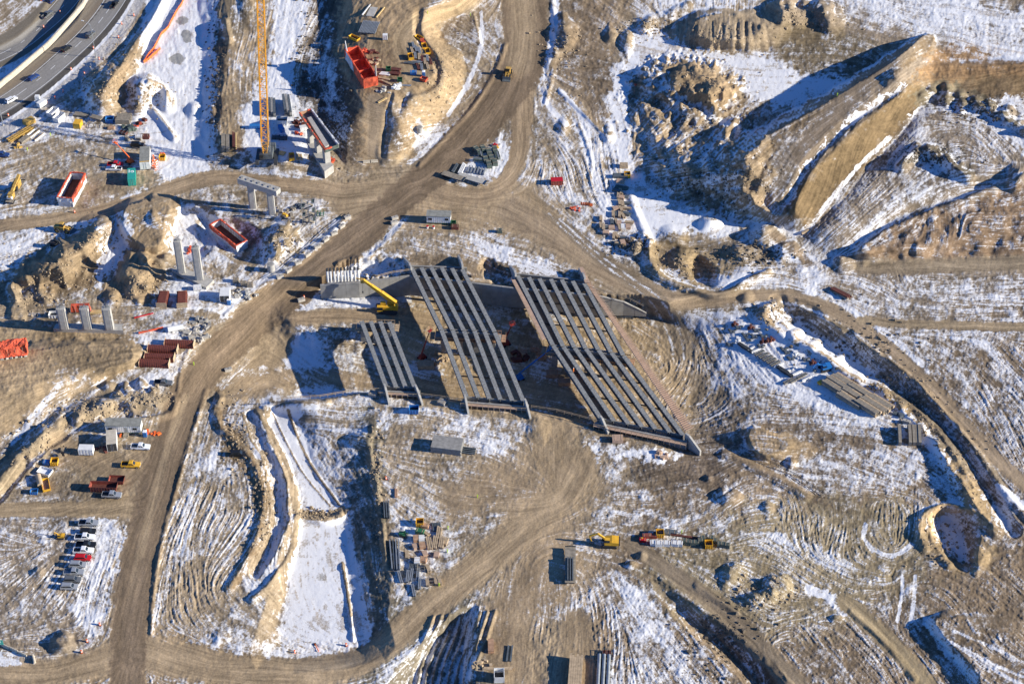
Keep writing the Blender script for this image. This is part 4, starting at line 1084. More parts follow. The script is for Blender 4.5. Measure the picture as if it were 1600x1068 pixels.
def suv(m, L=4.8, H=1.78):
    def f(o):
        a = L / 2
        part('body', m, o, ('prism', [(-a, .42), (a - .1, .42), (a, .6), (a - .03, .9), (a - 1.15, 1.08), (-a + .02, 1.1), (-a - .02, .7)], -.93, .93))
        part('roof', m, o, ('prism', [(-a + .06, 1.08), (a - 1.15, 1.08), (a - 1.75, H - .06), (a - 1.95, H), (-a + .5, H), (-a + .28, H - .06)], -.76, .76))
        w = MB(); w.add([(a - 1.12, -.68, 1.12), (a - 1.12, .68, 1.12), (a - 1.68, .6, H - .1), (a - 1.68, -.6, H - .1)], [(0, 1, 2, 3)])
        w.add([(-a + .05, -.66, 1.14), (-a + .05, .66, 1.14), (-a + .24, .62, H - .14), (-a + .24, -.62, H - .14)], [(0, 1, 2, 3)])
        for s in (-1, 1): w.add([(-a + .3, s * .77, 1.14), (a - 1.35, s * .77, 1.14), (a - 1.8, s * .77, H - .12), (-a + .45, s * .77, H - .12)], [(0, 1, 2, 3)])
        w.build('windows', GLASS, o)
        part('roof_rack', BLKP, o, ('box', -.3, .6, H, L * .42, .05, .05), ('box', -.3, -.6, H, L * .42, .05, .05))
        wheels(o, (-a + .9, a - .95), 1.9, .36); lamps(o, a + .01, -a - .01, 1.86, .74)
    return f
def sedan(m): return suv(m, 4.6, 1.45)

# ---- yards and stores
def office(L, W=3.3, H=2.7):
    def f(o):
        b = MB(); b.box(0, 0, .75, L, W, H)
        wl = b.build('wall', WHITE, o)
        g = MB()
        n = int(L / .6)
        for i in range(n + 1): g.box(-L / 2 + i * L / n, -W / 2 - .015, .8, .06, .03, H - .1)
        g.build('cladding_rib', STEEL, wl)
        part('roof', ROOFG, o, ('box', 0, 0, .75 + H, L + .3, W + .3, .16))
        part('trim', GREEN, o, ('box', 0, 0, .75 + H - .14, L + .08, W + .08, .14)); part('skirt', GREEN, o, ('box', 0, 0, .55, L - .02, W - .02, .2))
        for x in (-L * .36, L * .34):
            fr = part('window', BLKP, o, ('box', x, -W / 2 - .03, 1.9, 1.3, .06, .85))
            part('pane', GLASS, fr, ('box', x - .32, -W / 2 - .07, 1.97, .52, .03, .7), ('box', x + .32, -W / 2 - .07, 1.97, .52, .03, .7))
        if L > 9:
            d = part('door', STEEL, o, ('box', L * .08, -W / 2 - .03, .8, .95, .06, 2.05)); part('handle', BLKP, d, ('box', L * .08 + .35, -W / 2 - .09, 1.75, .08, .06, .16))
            part('steps', WOODG, o, ('box', L * .08, -W / 2 - .7, 0, 1.6, 1.3, .72), ('box', L * .08, -W / 2 - 1.6, 0, 1.3, .5, .4))
        for x in (-L * .3, 0.2, L * .3): part('axle_wheel', RUB, o, ('cyl', (x, -W / 2 + .1, .38), (x, W / 2 - .1, .38), .38, 10))
        part('hitch', STEELD, o, ('beam', (L / 2, .5, .6), (L / 2 + 1.2, 0, .55), .12, .12), ('beam', (L / 2, -.5, .6), (L / 2 + 1.2, 0, .55), .12, .12))
    return f
def container(L, W, H, m, z=.12, roofm=None, stripe=None, doorm=None):
    def f(o):
        b = MB(); b.box(0, 0, z, L - .1, W - .1, H)
        n = max(6, int(L / .45))
        for i in range(n):
            if i % 2:
                x = -L / 2 + (i + .5) * L / n
                b.box(x, 0, z + .12, L / n, W, H - .24)
        for x in (-L / 2 + .06, L / 2 - .06):
            for y in (-W / 2 + .06, W / 2 - .06): b.box(x, y, z - .02, .14, .14, H + .04)
        b.build('shell', m, o)
        part('roof', roofm or m, o, ('box', 0, 0, z + H, L, W, .06))
        part('skid', STEELD, o, ('box', 0, W * .3, 0, L * .96, .18, z), ('box', 0, -W * .3, 0, L * .96, .18, z))
        for s in (-1, 1):
            d = part('door', doorm or m, o, ('box', L / 2 - .01, s * W * .24, z + .12, .06, W * .44, H - .24)); part('lock_rod', STEEL, d, ('cyl', (L / 2 + .05, s * W * .12, z + .15), (L / 2 + .05, s * W * .12, z + H - .15), .03, 6))
        if stripe: part('stripe', stripe, o, ('box', L / 2 - .4, 0, z + H + .061, .35, W + .02, .03))
    return f
def openbin(L, W, H, m, ribm=None, inner=None, taper=1.12, fill=0.35):
    def f(o):
        t = .08
        b = MB()
        k = taper
        def side(p, q, d):  # leaning plate
            b.add([(p[0], p[1], .15), (q[0], q[1], .15), (q[0] * k, q[1] * 1.0, H), (p[0] * k, p[1] * 1.0, H), (p[0] + d[0], p[1] + d[1], .15), (q[0] + d[0], q[1] + d[1], .15), (q[0] * k + d[0], q[1] + d[1], H), (p[0] * k + d[0], p[1] + d[1], H)],
                  [(0, 1, 2, 3), (7, 6, 5, 4), (0, 4, 5, 1), (1, 5, 6, 2), (2, 6, 7, 3), (3, 7, 4, 0)])
        l, w = L / 2 / k, W / 2
        side((-l, -w), (l, -w), (0, t)); side((l, w), (-l, w), (0, -t)); side((l, -w), (l, w), (-t, 0)); side((-l, w), (-l, -w), (t, 0))
        b.build('shell', m, o)
        r = MB(); n = max(3, int(L / .9))
        for i in range(n + 1):
            x = -l + i * 2 * l / n
            for s in (-1, 1): r.box(x, s * (w + .05), .15, .12, .1, H - .15)
        r.box(0, w, H - .06, L, .12, .12); r.box(0, -w, H - .06, L, .12, .12); r.box(L / 2 - .03, 0, H - .06, .12, W, .12); r.box(-L / 2 + .03, 0, H - .06, .12, W, .12)
        r.build('rib', ribm or m, o)
        part('floor', inner or RUSTM, o, ('box', 0, 0, .15, 2 * l - .1, W - .1, max(.05, fill * H)))
    return f
def stack(L, W, H, n, m, layers=2, gap=.12, m2=None):
    """planks, beams or slabs lying in layers on dunnage; every piece its own part"""
    def f(o):
        lh = H / layers; w = W / n
        for k in range(layers):
            for i in range(n):
                jx = (((i * 7 + k * 5) % 5) - 2) * .02 * L
                part('plank' if m in (WOOD, WOODG, WOODY, FORM, PINK) else 'beam', (m2 if m2 and (i + k) % 3 == 0 else m), o,
                     ('box', jx, -W / 2 + (i + .5) * w, .1 + k * lh, L * (1 - .03 * ((i + k) % 3)), w * (1 - gap), lh * .86))
        part('dunnage', WOODG, o, ('box', -L * .35, 0, 0, .15, W * 1.1, .1), ('box', L * .35, 0, 0, .15, W * 1.1, .1))
    return f
def ibeams(L, n, W, m=STEELB, h=.6, tilt=0):
    def f(o):
        w = W / n
        for i in range(n):
            y = -W / 2 + (i + .5) * w; fw = min(.34, w * .8)
            part('beam', m, o, ('box', 0, y, .12, L, fw, .05), ('box', 0, y, .17, L, .05, h - .1), ('box', 0, y, .07 + h, L, fw, .05))
        part('dunnage', WOODG, o, ('box', -L * .35, 0, 0, .15, W * 1.1, .12), ('box', L * .35, 0, 0, .15, W * 1.1, .12))
    return f
def rack(L, W, H, m, load=None):
    def f(o):
        b = MB()
        for x in (-L / 2, 0, L / 2):
            for y in (-W / 2, W / 2): b.box(x, y, 0, .12, .12, H)
            b.box(x, 0, .1, .1, W, .1); b.box(x, 0, H - .12, .1, W, .1)
        for y in (-W / 2, W / 2): b.box(0, y, .1, L, .1, .1); b.box(0, y, H - .12, L, .1, .1)
        b.build('frame', m, o)
        if load:
            for i in range(3): part('bundle', load, o, ('box', 0, (i - 1) * W * .3, .2, L * .96, W * .22, H * .55))
    return f
def crate(L, W, H, m, snow=False):
    def f(o):
        part('pallet', WOODG, o, ('box', 0, 0, 0, L, W, .05), ('box', 0, -W * .4, .05, L, .12, .1), ('box', 0, W * .4, .05, L, .12, .1))
        part('load', m, o, ('box', 0, 0, .15, L * .96, W * .96, H))
        part('batten', WOOD, o, ('box', -L * .3, 0, .15 + H, .1, W, .05), ('box', L * .3, 0, .15 + H, .1, W, .05))
        if snow: part('snow_cover', SNOWM, o, ('box', 0, W * .12, .152 + H, L * .5, W * .6, .06))
    return f
def drum(o):
    part('barrel', ORP, o, ('cyl', (0, 0, .08), (0, 0, 1.05), .30, 10, {'r2': .24}))
    part('band', STRIPE, o, ('cyl', (0, 0, .42), (0, 0, .56), .285, 10, {'r2': .275}), ('cyl', (0, 0, .74), (0, 0, .88), .27, 10, {'r2': .262}))
    part('base', RUB, o, ('cyl', (0, 0, 0), (0, 0, .1), .42, 8)); part('handle', ORP, o, ('box', 0, 0, 1.05, .2, .05, .12))
def cylt(r, h, m, n=18):
    def f(o):
        part('ring', m, o, ('cyl', (0, 0, 0), (0, 0, h), r, n), smooth=False)
        part('lid', CONC_D, o, ('cyl', (0, 0, h), (0, 0, h + .08), r * .72, n))
    return f
def porta(m):
    def f(o):
        part('cabin', m, o, ('box', 0, 0, .1, 1.15, 1.15, 2.05)); part('roof', STRIPE, o, ('box', 0, 0, 2.15, 1.22, 1.22, .18, {'top': .7}))
        d = part('door', BLUE, o, ('box', 0, -.58, .15, .8, .05, 1.85)); part('skid', BLKP, o, ('box', 0, 0, 0, 1.2, 1.2, .1))
    return f
def block(L=2.4, W=.8, H=.8, m=None):
    def f(o):
        part('block', m or CREAM, o, ('box', 0, 0, 0, L, W, H, {'top': .96})); part('lifting_loop', STEELD, o, ('beam', (-.15, 0, H), (.15, 0, H + .12), .05, .05), ('box', 0, 0, H, .4, .2, .06))
    return f
def jersey(L=6.0):
    def f(o):
        b = MB(); b.prism([(-.38, 0), (.38, 0), (.36, .1), (.2, .35), (.12, 1.05), (-.12, 1.05), (-.2, .35), (-.36, .1)], -L / 2 + .04, L / 2 - .04); b.v = [(y, -x, z) for x, y, z in b.v]
        b.build('segment', CREAM, o); part('slot', STEELD, o, ('box', -L * .25, 0, 0, .5, .78, .08), ('box', L * .25, 0, 0, .5, .78, .08))
    return f
def ribbed(L, W, H, m=RUSTM, half=False):
    """ribbed steel form, open below"""
    def f(o):
        n = 9
        pr = [(-W / 2, 0)] + [(-W / 2 * math.cos(math.pi * i / n), H * (.25 + .75 * math.sin(math.pi * i / n))) for i in range(n + 1)] + [(W / 2, 0)] if half else [(-W / 2, 0), (-W / 2, H * .85), (-W * .38, H), (W * .38, H), (W / 2, H * .85), (W / 2, 0)]
        b = MB(); b.prism(pr, -L / 2, L / 2); b.v = [(y, -x, z) for x, y, z in b.v]; sh = b.build('shell', m, o)
        r = MB(); k = int(L / .55)
        for i in range(k + 1):
            x = -L / 2 + i * L / k; pr2 = [(p * 1.04, q + .06) for p, q in pr]
            q = MB(); q.prism(pr2, x - .05, x + .05); q.v = [(y, -xx, z) for xx, y, z in q.v]; r.add(q.v, q.f)
        r.build('rib', REDB, o)
        for s in (-1, 1): part('end_plate', WOOD, o, ('box', s * (L / 2 + .12), 0, 0, .1, W * 1.08, H * 1.05))
    return f
def trough(L, W, H, outer, rim, inner, floor=CONC_D, base=0.0, cells=0, fill=.25):
    """open-topped form box wrapped in tarpaulin"""
    def f(o):
        t = .18
        rr = random.Random(int(L * 10))
        for nm, (cx, cy, sx, sy) in (('side_panel', (0, -W / 2, L, t)), ('side_panel', (0, W / 2, L, t)), ('end_panel', (L / 2, 0, t, W)), ('end_panel', (-L / 2, 0, t, W))):
            b = MB(); n = max(4, int(max(sx, sy) / .9))
            for i in range(n):
                a = (i + .5) / n - .5
                if sx > sy: b.box(cx + a * sx, cy + rr.uniform(-.06, .06), base, sx / n * 1.04, sy * rr.uniform(.9, 1.3), H + rr.uniform(-.12, .12))
                else: b.box(cx + rr.uniform(-.06, .06), cy + a * sy, base, sx * rr.uniform(.9, 1.3), sy / n * 1.04, H + rr.uniform(-.12, .12))
            w = b.build(nm, outer, o)
            r = MB()
            for i in range(n):
                a = (i + .5) / n - .5
                if sx > sy: r.box(cx + a * sx, cy, base + H + rr.uniform(-.3, -.1), sx / n * 1.03, .42 * rr.uniform(.8, 1.3), .38)
                else: r.box(cx, cy + a * sy, base + H + rr.uniform(-.3, -.1), .42 * rr.uniform(.8, 1.3), sy / n * 1.03, .38)
            r.build('tarp_edge', rim, w)
        part('floor', floor, o, ('box', 0, 0, base, L - .3, W - .3, H * fill))
        if rim is ORG:
            for k_, (oo, uu) in enumerate((((-L/2-.2, -W/2-.25, base), (L+.4, 0, 0)), ((L/2+.25, -W/2-.2, base), (0, W+.4, 0)), ((L/2+.2, W/2+.25, base), (-L-.4, 0, 0)), ((-L/2-.25, W/2+.2, base), (0, -W-.4, 0)))):
                b = MB(); sheet(b, oo, uu, (0, 0, H * (1.04 if outer is ORG else .5)), max(6, int(Vector(uu).length / .8)), 5, .16, k_ + int(L)); b.v = [(x, y, z + (0 if outer is ORG else H * .52)) for x, y, z in b.v]
                b.build('tarp_drape', ORG if outer is ORG or k_ % 2 == 0 else TARPW, o)
        b = MB()
        for i in range(int(L / 1.5) + 1):
            x = -L / 2 + .3 + i * (L - .6) / int(L / 1.5)
            b.box(x, -W / 2 + .16, base, .12, .1, H * .97); b.box(x, W / 2 - .16, base, .12, .1, H * .97)
        b.build('stud', inner, o)
        for i in range(cells):
            part('divider', inner, o, ('box', -L / 2 + (i + 1) * L / (cells + 1), 0, base, .2, W - .3, H * .8))
    return f
def sheet(b, o, u, v, nu, nv, amp, seed=0, nrm=None):
    """rumpled cloth spanned by two edge vectors"""
    o = Vector(o); u = Vector(u); v = Vector(v); n = u.cross(v).normalized(); r = random.Random(seed); vs = []
    ph = [r.uniform(0, 6) for _ in range(6)]
    for j in range(nv + 1):
        for i in range(nu + 1):
            s, t = i / nu, j / nv
            d = amp * (.5 * math.sin(9 * s + ph[0] + 3 * t) + .4 * math.sin(17 * s + ph[1] - 5 * t) + .35 * math.sin(6 * t + ph[2] + 11 * s) + r.uniform(-.5, .5))
            vs.append(o + u * s + v * t + n * d + v * (.05 * math.sin(13 * s + ph[3]) * t))
    b.add(vs, [(j*(nu+1)+i, j*(nu+1)+i+1, (j+1)*(nu+1)+i+1, (j+1)*(nu+1)+i) for j in range(nv) for i in range(nu)])
def lattice(b, a, e, w0, w1, n, t=.16, d=.09):
    """square lattice boom between two points"""
    a = Vector(a); e = Vector(e); ax = (e - a).normalized(); u = ax.cross(Vector((0, 1, 0)) if abs(ax.y) < .9 else Vector((1, 0, 0))).normalized(); w = ax.cross(u)
    def ring(k):
        p = a.lerp(e, k); s = (w0 + (w1 - w0) * k) / 2
        return [p + u * s * i + w * s * j for i, j in ((-1, -1), (1, -1), (1, 1), (-1, 1))]
    prev = ring(0)
    for k in range(1, n + 1):
        cur = ring(k / n)
        for i in range(4):
            b.beam(prev[i], cur[i], t, t); j = (i + 1) % 4
            b.beam(prev[i], cur[j], d, d) if k % 2 else b.beam(prev[j], cur[i], d, d)
            b.beam(cur[i], cur[j], d, d)
        prev = cur
def loader(m=YEL2):
    def f(o):
        part('body', m, o, ('prism', [(-3.4, 1.0), (.2, 1.0), (.2, 2.1), (-1.4, 2.3), (-3.4, 2.1)], -.95, .95), ('box', .9, 0, .9, 1.6, 1.3, .8))
        c = part('cab', m, o, ('box', -.55, 0, 2.1, 1.5, 1.5, 1.45, {'top': .88})); part('windows', GLASS, c, ('box', -.55, 0, 2.4, 1.52, 1.52, .85, {'top': .92}))
        part('lift_arm', m, o, ('beam', (.6, .55, 1.9), (2.8, .55, .9), .22, .4), ('beam', (.6, -.55, 1.9), (2.8, -.55, .9), .22, .4))
        part('bucket', STEELB, o, ('prism', [(2.7, .2), (4.0, .1), (4.0, .2), (3.0, .4), (2.8, 1.5), (2.65, 1.5)], -1.5, 1.5))
        for x in (-2.2, 1.4):
            for s in (-1, 1):
                w = part('wheel', RUB, o, ('cyl', (x, s * .95, .85), (x, s * 1.5, .85), .85, 14)); part('rim', m, w, ('cyl', (x, s * 1.2, .85), (x, s * 1.52, .85), .45, 10))
    return f
def excavator(m=YEL, reach=(5.2, 2.2), s=1.0):
    def f(o):
        for y in (-1, 1): part('track', RUB, o, ('prism', [(-1.9 * s, .25), (-1.6 * s, 0), (1.6 * s, 0), (1.9 * s, .25), (1.9 * s, .6), (1.6 * s, .85 * s), (-1.6 * s, .85 * s), (-1.9 * s, .6)], y * 1.25 * s - .3, y * 1.25 * s + .3))
        part('house', m, o, ('prism', [(-2.3 * s, 1.0 * s), (1.2 * s, 1.0 * s), (1.2 * s, 1.7 * s), (-.6 * s, 2.1 * s), (-2.3 * s, 2.0 * s)], -1.3 * s, 1.3 * s))
        c = part('cab', m, o, ('box', .6 * s, .8 * s, 1.6 * s, 1.4 * s, .95 * s, 1.3 * s, {'top': .9})); part('windows', GLASS, c, ('box', .62 * s, .82 * s, 1.95 * s, 1.42 * s, .97 * s, .8 * s, {'top': .93}))
        part('counterweight', BLKP, o, ('box', -2.35 * s, 0, 1.0 * s, .5 * s, 2.5 * s, .9 * s))
        part('boom', m, o, ('beam', (.8 * s, -.2, 1.6 * s), (3.0 * s, -.2, 3.6 * s), .35 * s, .5 * s), ('beam', (3.0 * s, -.2, 3.6 * s), (reach[0] * s, -.2, reach[1] * s + .6), .3 * s, .4 * s))
        part('stick', m, o, ('beam', (reach[0] * s, -.2, reach[1] * s + .7), (reach[0] * s - .6, -.2, .8 * s), .25 * s, .3 * s))
        part('bucket', STEELB, o, ('prism', [(reach[0] * s - 1.3, .1), (reach[0] * s - .2, .1), (reach[0] * s - .4, .9), (reach[0] * s - 1.1, .9)], -.65 * s, .3 * s))
    return f
def boomlift(m, tip, knee=None):
    """tip is the basket position in the lift's own frame"""
    def f(o):
        part('chassis', m, o, ('box', 0, 0, .45, 2.4, 2.0, .5), ('box', -.2, 0, .95, 2.2, 1.4, .9, {'top': .85}))
        for x in (-.95, .95):
            for s in (-1, 1): part('wheel', RUB, o, ('cyl', (x, s * .85, .42), (x, s * 1.2, .42), .42, 10))
        k = knee or (-.8, 0, 2.0)
        part('boom', m, o, ('beam', (-.8, 0, 1.5), k, .36, .36), ('beam', k, tuple(k[i] + (tip[i] - k[i]) * .55 for i in range(3)), .34, .4), ('beam', tuple(k[i] + (tip[i] - k[i]) * .5 for i in range(3)), tip, .22, .26))
        t = Vector(tip); b = MB(); b.box(t.x, t.y, t.z - .2, 1.6, 1.0, .08)
        for x in (-.8, .8):
            for y in (-.5, .5): b.box(t.x + x, t.y + y, t.z - .2, .06, .06, 1.1)
        b.box(t.x, t.y - .5, t.z + .85, 1.6, .05, .05); b.box(t.x, t.y + .5, t.z + .85, 1.6, .05, .05); b.box(t.x - .8, t.y, t.z + .85, .05, 1, .05); b.box(t.x + .8, t.y, t.z + .85, .05, 1, .05)
        b.build('basket', m, o)
    return f
def flatbed(L, deck=WOODG, load=None, W=2.6):
    def f(o):
        part('deck', deck, o, ('box', 0, 0, 1.15, L, W, .15)); part('chassis', STEELD, o, ('box', 0, .5, .8, L * .95, .18, .35), ('box', 0, -.5, .8, L * .95, .18, .35))
        for x in (-L / 2 + 1.0, -L / 2 + 2.3):
            for s in (-1, 1): part('wheel', RUB, o, ('cyl', (x, s * .75, .5), (x, s * 1.22, .5), .5, 10))
        part('landing_leg', STEELD, o, ('box', L * .3, .8, 0, .18, .18, .8), ('box', L * .3, -.8, 0, .18, .18, .8))
        part('headboard', STEELD, o, ('box', L / 2, 0, 1.15, .1, W, .5))
        if load == 'beams':
            for i in range(3): part('beam', STEELB, o, ('box', -L * .14, (i - 1) * .7, 1.3, L * .62, .34, .7))
    return f
def pile(rr, n, r, s0, s1, m, hgt=1.0, nm='block', blocky=True):
    def f(o):
        R_ = random.Random(rr)
        for i in range(n):
            a = R_.uniform(0, 6.28); d = r * math.sqrt(R_.random()); s = R_.uniform(s0, s1)
            part(nm, m, o, ('box', d * math.cos(a) * 1.3, d * math.sin(a), -.05 + (hgt * .5 if R_.random() < .3 else 0), s * R_.uniform(.8, 1.7), s * R_.uniform(.6, 1), s * R_.uniform(.4, .8), {'top': R_.uniform(.7, 1), 'rz': R_.uniform(0, 3.1)}))
    return f
def person_at(px, py, h, label):
    o = empty('person', H3(px, py, h) if h is not None else G3(px, py), random.Random(int(px)).uniform(0, 6))
    v = [(0, 0, .92), (0, 0, 1.2), (0, 0, 1.42), (0, 0, 1.55), (0, 0, 1.72), (-.22, 0, 1.4), (-.30, .1, 1.12), (-.28, .3, .95), (.22, 0, 1.4), (.30, .06, 1.12), (.3, .2, .9), (-.11, 0, .88), (-.13, .1, .48), (-.13, .02, .06), (.11, 0, .88), (.14, -.02, .48), (.14, -.1, .06), (-.13, .16, .03), (.14, .06, .03)]
    e = [(0, 1), (1, 2), (2, 3), (3, 4), (2, 5), (5, 6), (6, 7), (2, 8), (8, 9), (9, 10), (0, 11), (11, 12), (12, 13), (0, 14), (14, 15), (15, 16), (13, 17), (16, 18)]
    me = bpy.data.meshes.new('body'); me.from_pydata(v, e, []); me.materials.append(SKIN)
    b = bpy.data.objects.new('body', me); COL.objects.link(b); b.parent = o
    mo = b.modifiers.new('skin', 'SKIN'); rad = [.16, .17, .17, .07, .11, .08, .06, .04, .08, .06, .04, .11, .08, .055, .11, .08, .055, .05, .05]
    for i, sv in enumerate(me.skin_vertices[0].data): sv.radius = (rad[i], rad[i]); sv.use_root = (i == 0)
    b.modifiers.new('sub', 'SUBSURF').levels = 1
    hh = part('hard_hat', WHP, o, ('cyl', (0, 0, 1.74), (0, 0, 1.88), .15, 10, {'r2': .09}))
    tag(o, label, 'person'); return o
def lattice_part(o, y):
    b = MB(); lattice(b, (-5.6, y, .6), (5.6, y, .6), .9, .9, 9, .16, .1); return b.build('boom_section', YEL2, o)

# ------------------------------------------------------------------ bridges
def local(o): return Matrix.Translation(-Vector(o.location))
def slab(name, m, parent, corners, h, th, hs=None):
    """flat piece over four surveyed corners, top at height h"""
    b = MB(); b.tf = local(parent)
    P = [H3(x, y, h if hs is None else hs[i]) for i, (x, y) in enumerate(corners)]; n = len(P)
    vs = P + [p - Vector((0, 0, th)) for p in P]
    b.add(vs, [tuple(range(n)), tuple(range(2 * n - 1, n - 1, -1))] + [(i, i + n, (i + 1) % n + n, (i + 1) % n) for i in range(n)])
    return b.build(name, m, parent)
def girder(parent, A, B, z, depth=2.0, fw=1.5):
    b = MB(); b.tf = local(parent)
    A = Vector((A[0], A[1], z)); B = Vector((B[0], B[1], z))
    off = lambda k: Vector((0, 0, -k))
    b.beam(A + off(depth * .5), B + off(depth * .5), .22, depth - .2)
    b.beam(A + off(depth - .14), B + off(depth - .14), .8, .28)
    b.beam(A + off(.09), B + off(.09), fw, .15)
    g = b.build('girder', GIRD, parent)
    f = MB(); f.tf = b.tf; L = (B - A).length; n = int(L / 1.5); u = (B - A) / L
    f.beam(A + Vector((0, 0, .004)), B + Vector((0, 0, .004)), fw * .86, .03)
    for i in range(1, n):
        p = A + u * (i * L / n) + Vector((0, 0, .07)); r = u.cross(Vector((0, 0, 1)))
        f.beam(p - r * .5, p + r * .5, .10, .08)
    fl_ = f.build('top_flange', GIRD_T, parent); fl_.parent = g
    return g
HB = 0.6
def bridge(name, label, rows, base, deck=(), dia=None):
    o = empty(name, base); tag(o, label, 'bridge')
    W_ = [[H3(x, y, HB) for x, y in r] for r in rows]
    for r in W_:
        for a, b in zip(r[:-1], r[1:]):
            u = (b - a).normalized() * .25
            girder(o, a + u, b - u, HB)
    for k in range(len(W_[0]) - 1):
        for t in ((.02, .34, .66, .98) if dia is None else dia):
            for r0, r1 in zip(W_[:-1], W_[1:]):
                p = r0[k].lerp(r0[k + 1], t); q = r1[k].lerp(r1[k + 1], t)
                b = MB(); b.tf = local(o); u = (q - p).normalized() * .2
                b.beam(p + u + Vector((0, 0, -1.05)), q - u + Vector((0, 0, -1.05)), .3 if t in (.02, .98) else .14, 1.3 if t in (.02, .98) else .5)
                b.build('diaphragm', CONC_D if t in (.02, .98) else STEELD, o)
    return o, W_
B1 = [[(564.7,500.6),(603,603)],[(579,501),(619,605)],[(593.5,501),(634,605.5)],[(607.7,502),(648,605)]]
B2 = [[(642.5,417),(689.7,515),(729,620)],[(658,417),(707,515),(747.4,621)],[(673.5,417),(724.6,515.8),(765,623)],[(689.7,417),(741,516),(782,624)],[(705.7,418),(757,517),(800.5,626)],[(722,420),(773,518.5),(818,627)]]
B3 = [[(808.4,429.3),(864,539),(939,653.7)],[(826,432),(880,541),(959.6,657.5)],[(842.5,434),(897.5,542.5),(982,662)],[(860.3,435),(915,544),(1003.5,666.5)],[(877.5,436),(934.8,546),(1024,669.5)],[(894.4,438),(954.8,550),(1047,674.8)],[(912,440.5),(974,555),(1068,680.5)]]
b1, w1 = bridge('girder_bridge', 'shortest bridge of four grey concrete girders without a deck, left of the other two', B1, H3(606, 580, -8))
b2, w2 = bridge('girder_bridge', 'middle bridge of six long grey girders in two spans, no deck laid yet', B2, H3(720, 545, -8))
b3, w3 = bridge('girder_bridge', 'widest bridge of seven grey girders with plywood edge forms, right of the middle one', B3, H3(935, 575, -8))
# edge forms and deck forms of the east bridge
slab('edge_walkway', PINK, b3, [(799,436.6),(805,436.6),(855,528),(847,531)], .45, .12)
w = slab('edge_walkway', PINK, b3, [(914,440),(920.5,440),(1081,668),(1070,673)], .45, .12)
slab('deck_form', FORM, b3, [(812,436),(823,438),(876,541),(866,541)], -.9, .1); slab('deck_form', FORM, b3, [(868,543),(879,543),(957,655),(944,655)], -.9, .1)
bb = MB(); bb.tf = local(b3)
a0, a1, c0, c1 = H3(920.5,440,.5), H3(1081,668,.5), H3(913.5,440,.5), H3(1070,673,.5)
for i in range(90):
    t = i / 89; p = a0.lerp(a1, t); q = c0.lerp(c1, t); d = (p - q).normalized()
    bb.beam(q + d * .3 + Vector((0,0,.05)), p + d * .7 + Vector((0,0,.05)), .22, .12)
bb.build('edge_joist', PINK, w)
bb = MB(); bb.tf = local(b3)
for i in range(40):
    t = i / 39; p = H3(799,436.6,.5).lerp(H3(847,531,.5), t); bb.box(p.x, p.y, p.z, .08, .08, 1.0)
bb.build('guard_post', WOOD, b3)
# piers
def pier(label, A, B, n, zt, ext=2.0, form=None, capw=2.2, base=-8.2, caph=1.7, colr=.9, name='bridge_pier', capm=None):
    A = Vector((A.x, A.y, 0)); B = Vector((B.x, B.y, 0)); u = (B - A).normalized(); A = A - u * ext; B = B + u * ext
    M = (A + B) / 2; o = empty(name, (M.x, M.y, base)); tag(o, label, 'pier')
    b = MB(); b.tf = local(o); b.beam(A + Vector((0,0,zt - caph/2)), B + Vector((0,0,zt - caph/2)), capw, caph); b.build('cap', capm or CONC_D, o)
    for i in range(n):
        p = A.lerp(B, (i + .5) / n); b = MB(); b.tf = local(o); b.box(p.x, p.y, base, colr * 2, colr * 1.5, zt - caph - base, rz=math.atan2(u.y, u.x)); b.build('column', CONC_D, o)
    if form:
        r = Vector((-u.y, u.x, 0)); k = int((B - A).length / 1.1)
        for s in (-1, 1):
            b = MB(); b.tf = local(o); b.beam(A + r * s * (capw/2 + .7) + Vector((0,0,zt - .7)), B + r * s * (capw/2 + .7) + Vector((0,0,zt - .7)), 1.1, .1); w = b.build('walkway', form, o)
            b = MB(); b.tf = local(o)
            for i in range(k + 1):
                p = A.lerp(B, i / k) + r * s * (capw/2 + 1.2); b.box(p.x, p.y, zt - .7, .12, .12, 1.3)
            for hh in (.3, .55): b.beam(A + r * s * (capw/2 + 1.2) + Vector((0,0,zt + hh)), B + r * s * (capw/2 + 1.2) + Vector((0,0,zt + hh)), .08, .14)
            b.build('guard_rail', form, w)
        for e, q in ((A, -1), (B, 1)):
            b = MB(); b.tf = local(o); b.beam(e + u * q * .9 - r * 1.8 + Vector((0,0,zt - .7)), e + u * q * .9 + r * 1.8 + Vector((0,0,zt - .7)), 1.4, .1)
            for t in (-1.8, -.6, .6, 1.8): b.box((e + u*q*1.5 + r*t).x, (e + u*q*1.5 + r*t).y, zt - .7, .12, .12, 1.2)
            b.build('end_platform', form, o)
    return o
pier('pier under the north ends of the short bridge, cap ringed with lumber walkways', w1[0][0], w1[3][0], 3, HB - 1.95, 1.6, WOOD)
pier('pier in the shade under the middle of the six girder bridge', w2[0][1], w2[5][1], 4, HB - 1.95, 2.0, FORM)
pier('pier in the shade under the middle of the seven girder bridge', w3[0][1], w3[6][1], 5, HB - 1.95, 2.0, FORM)
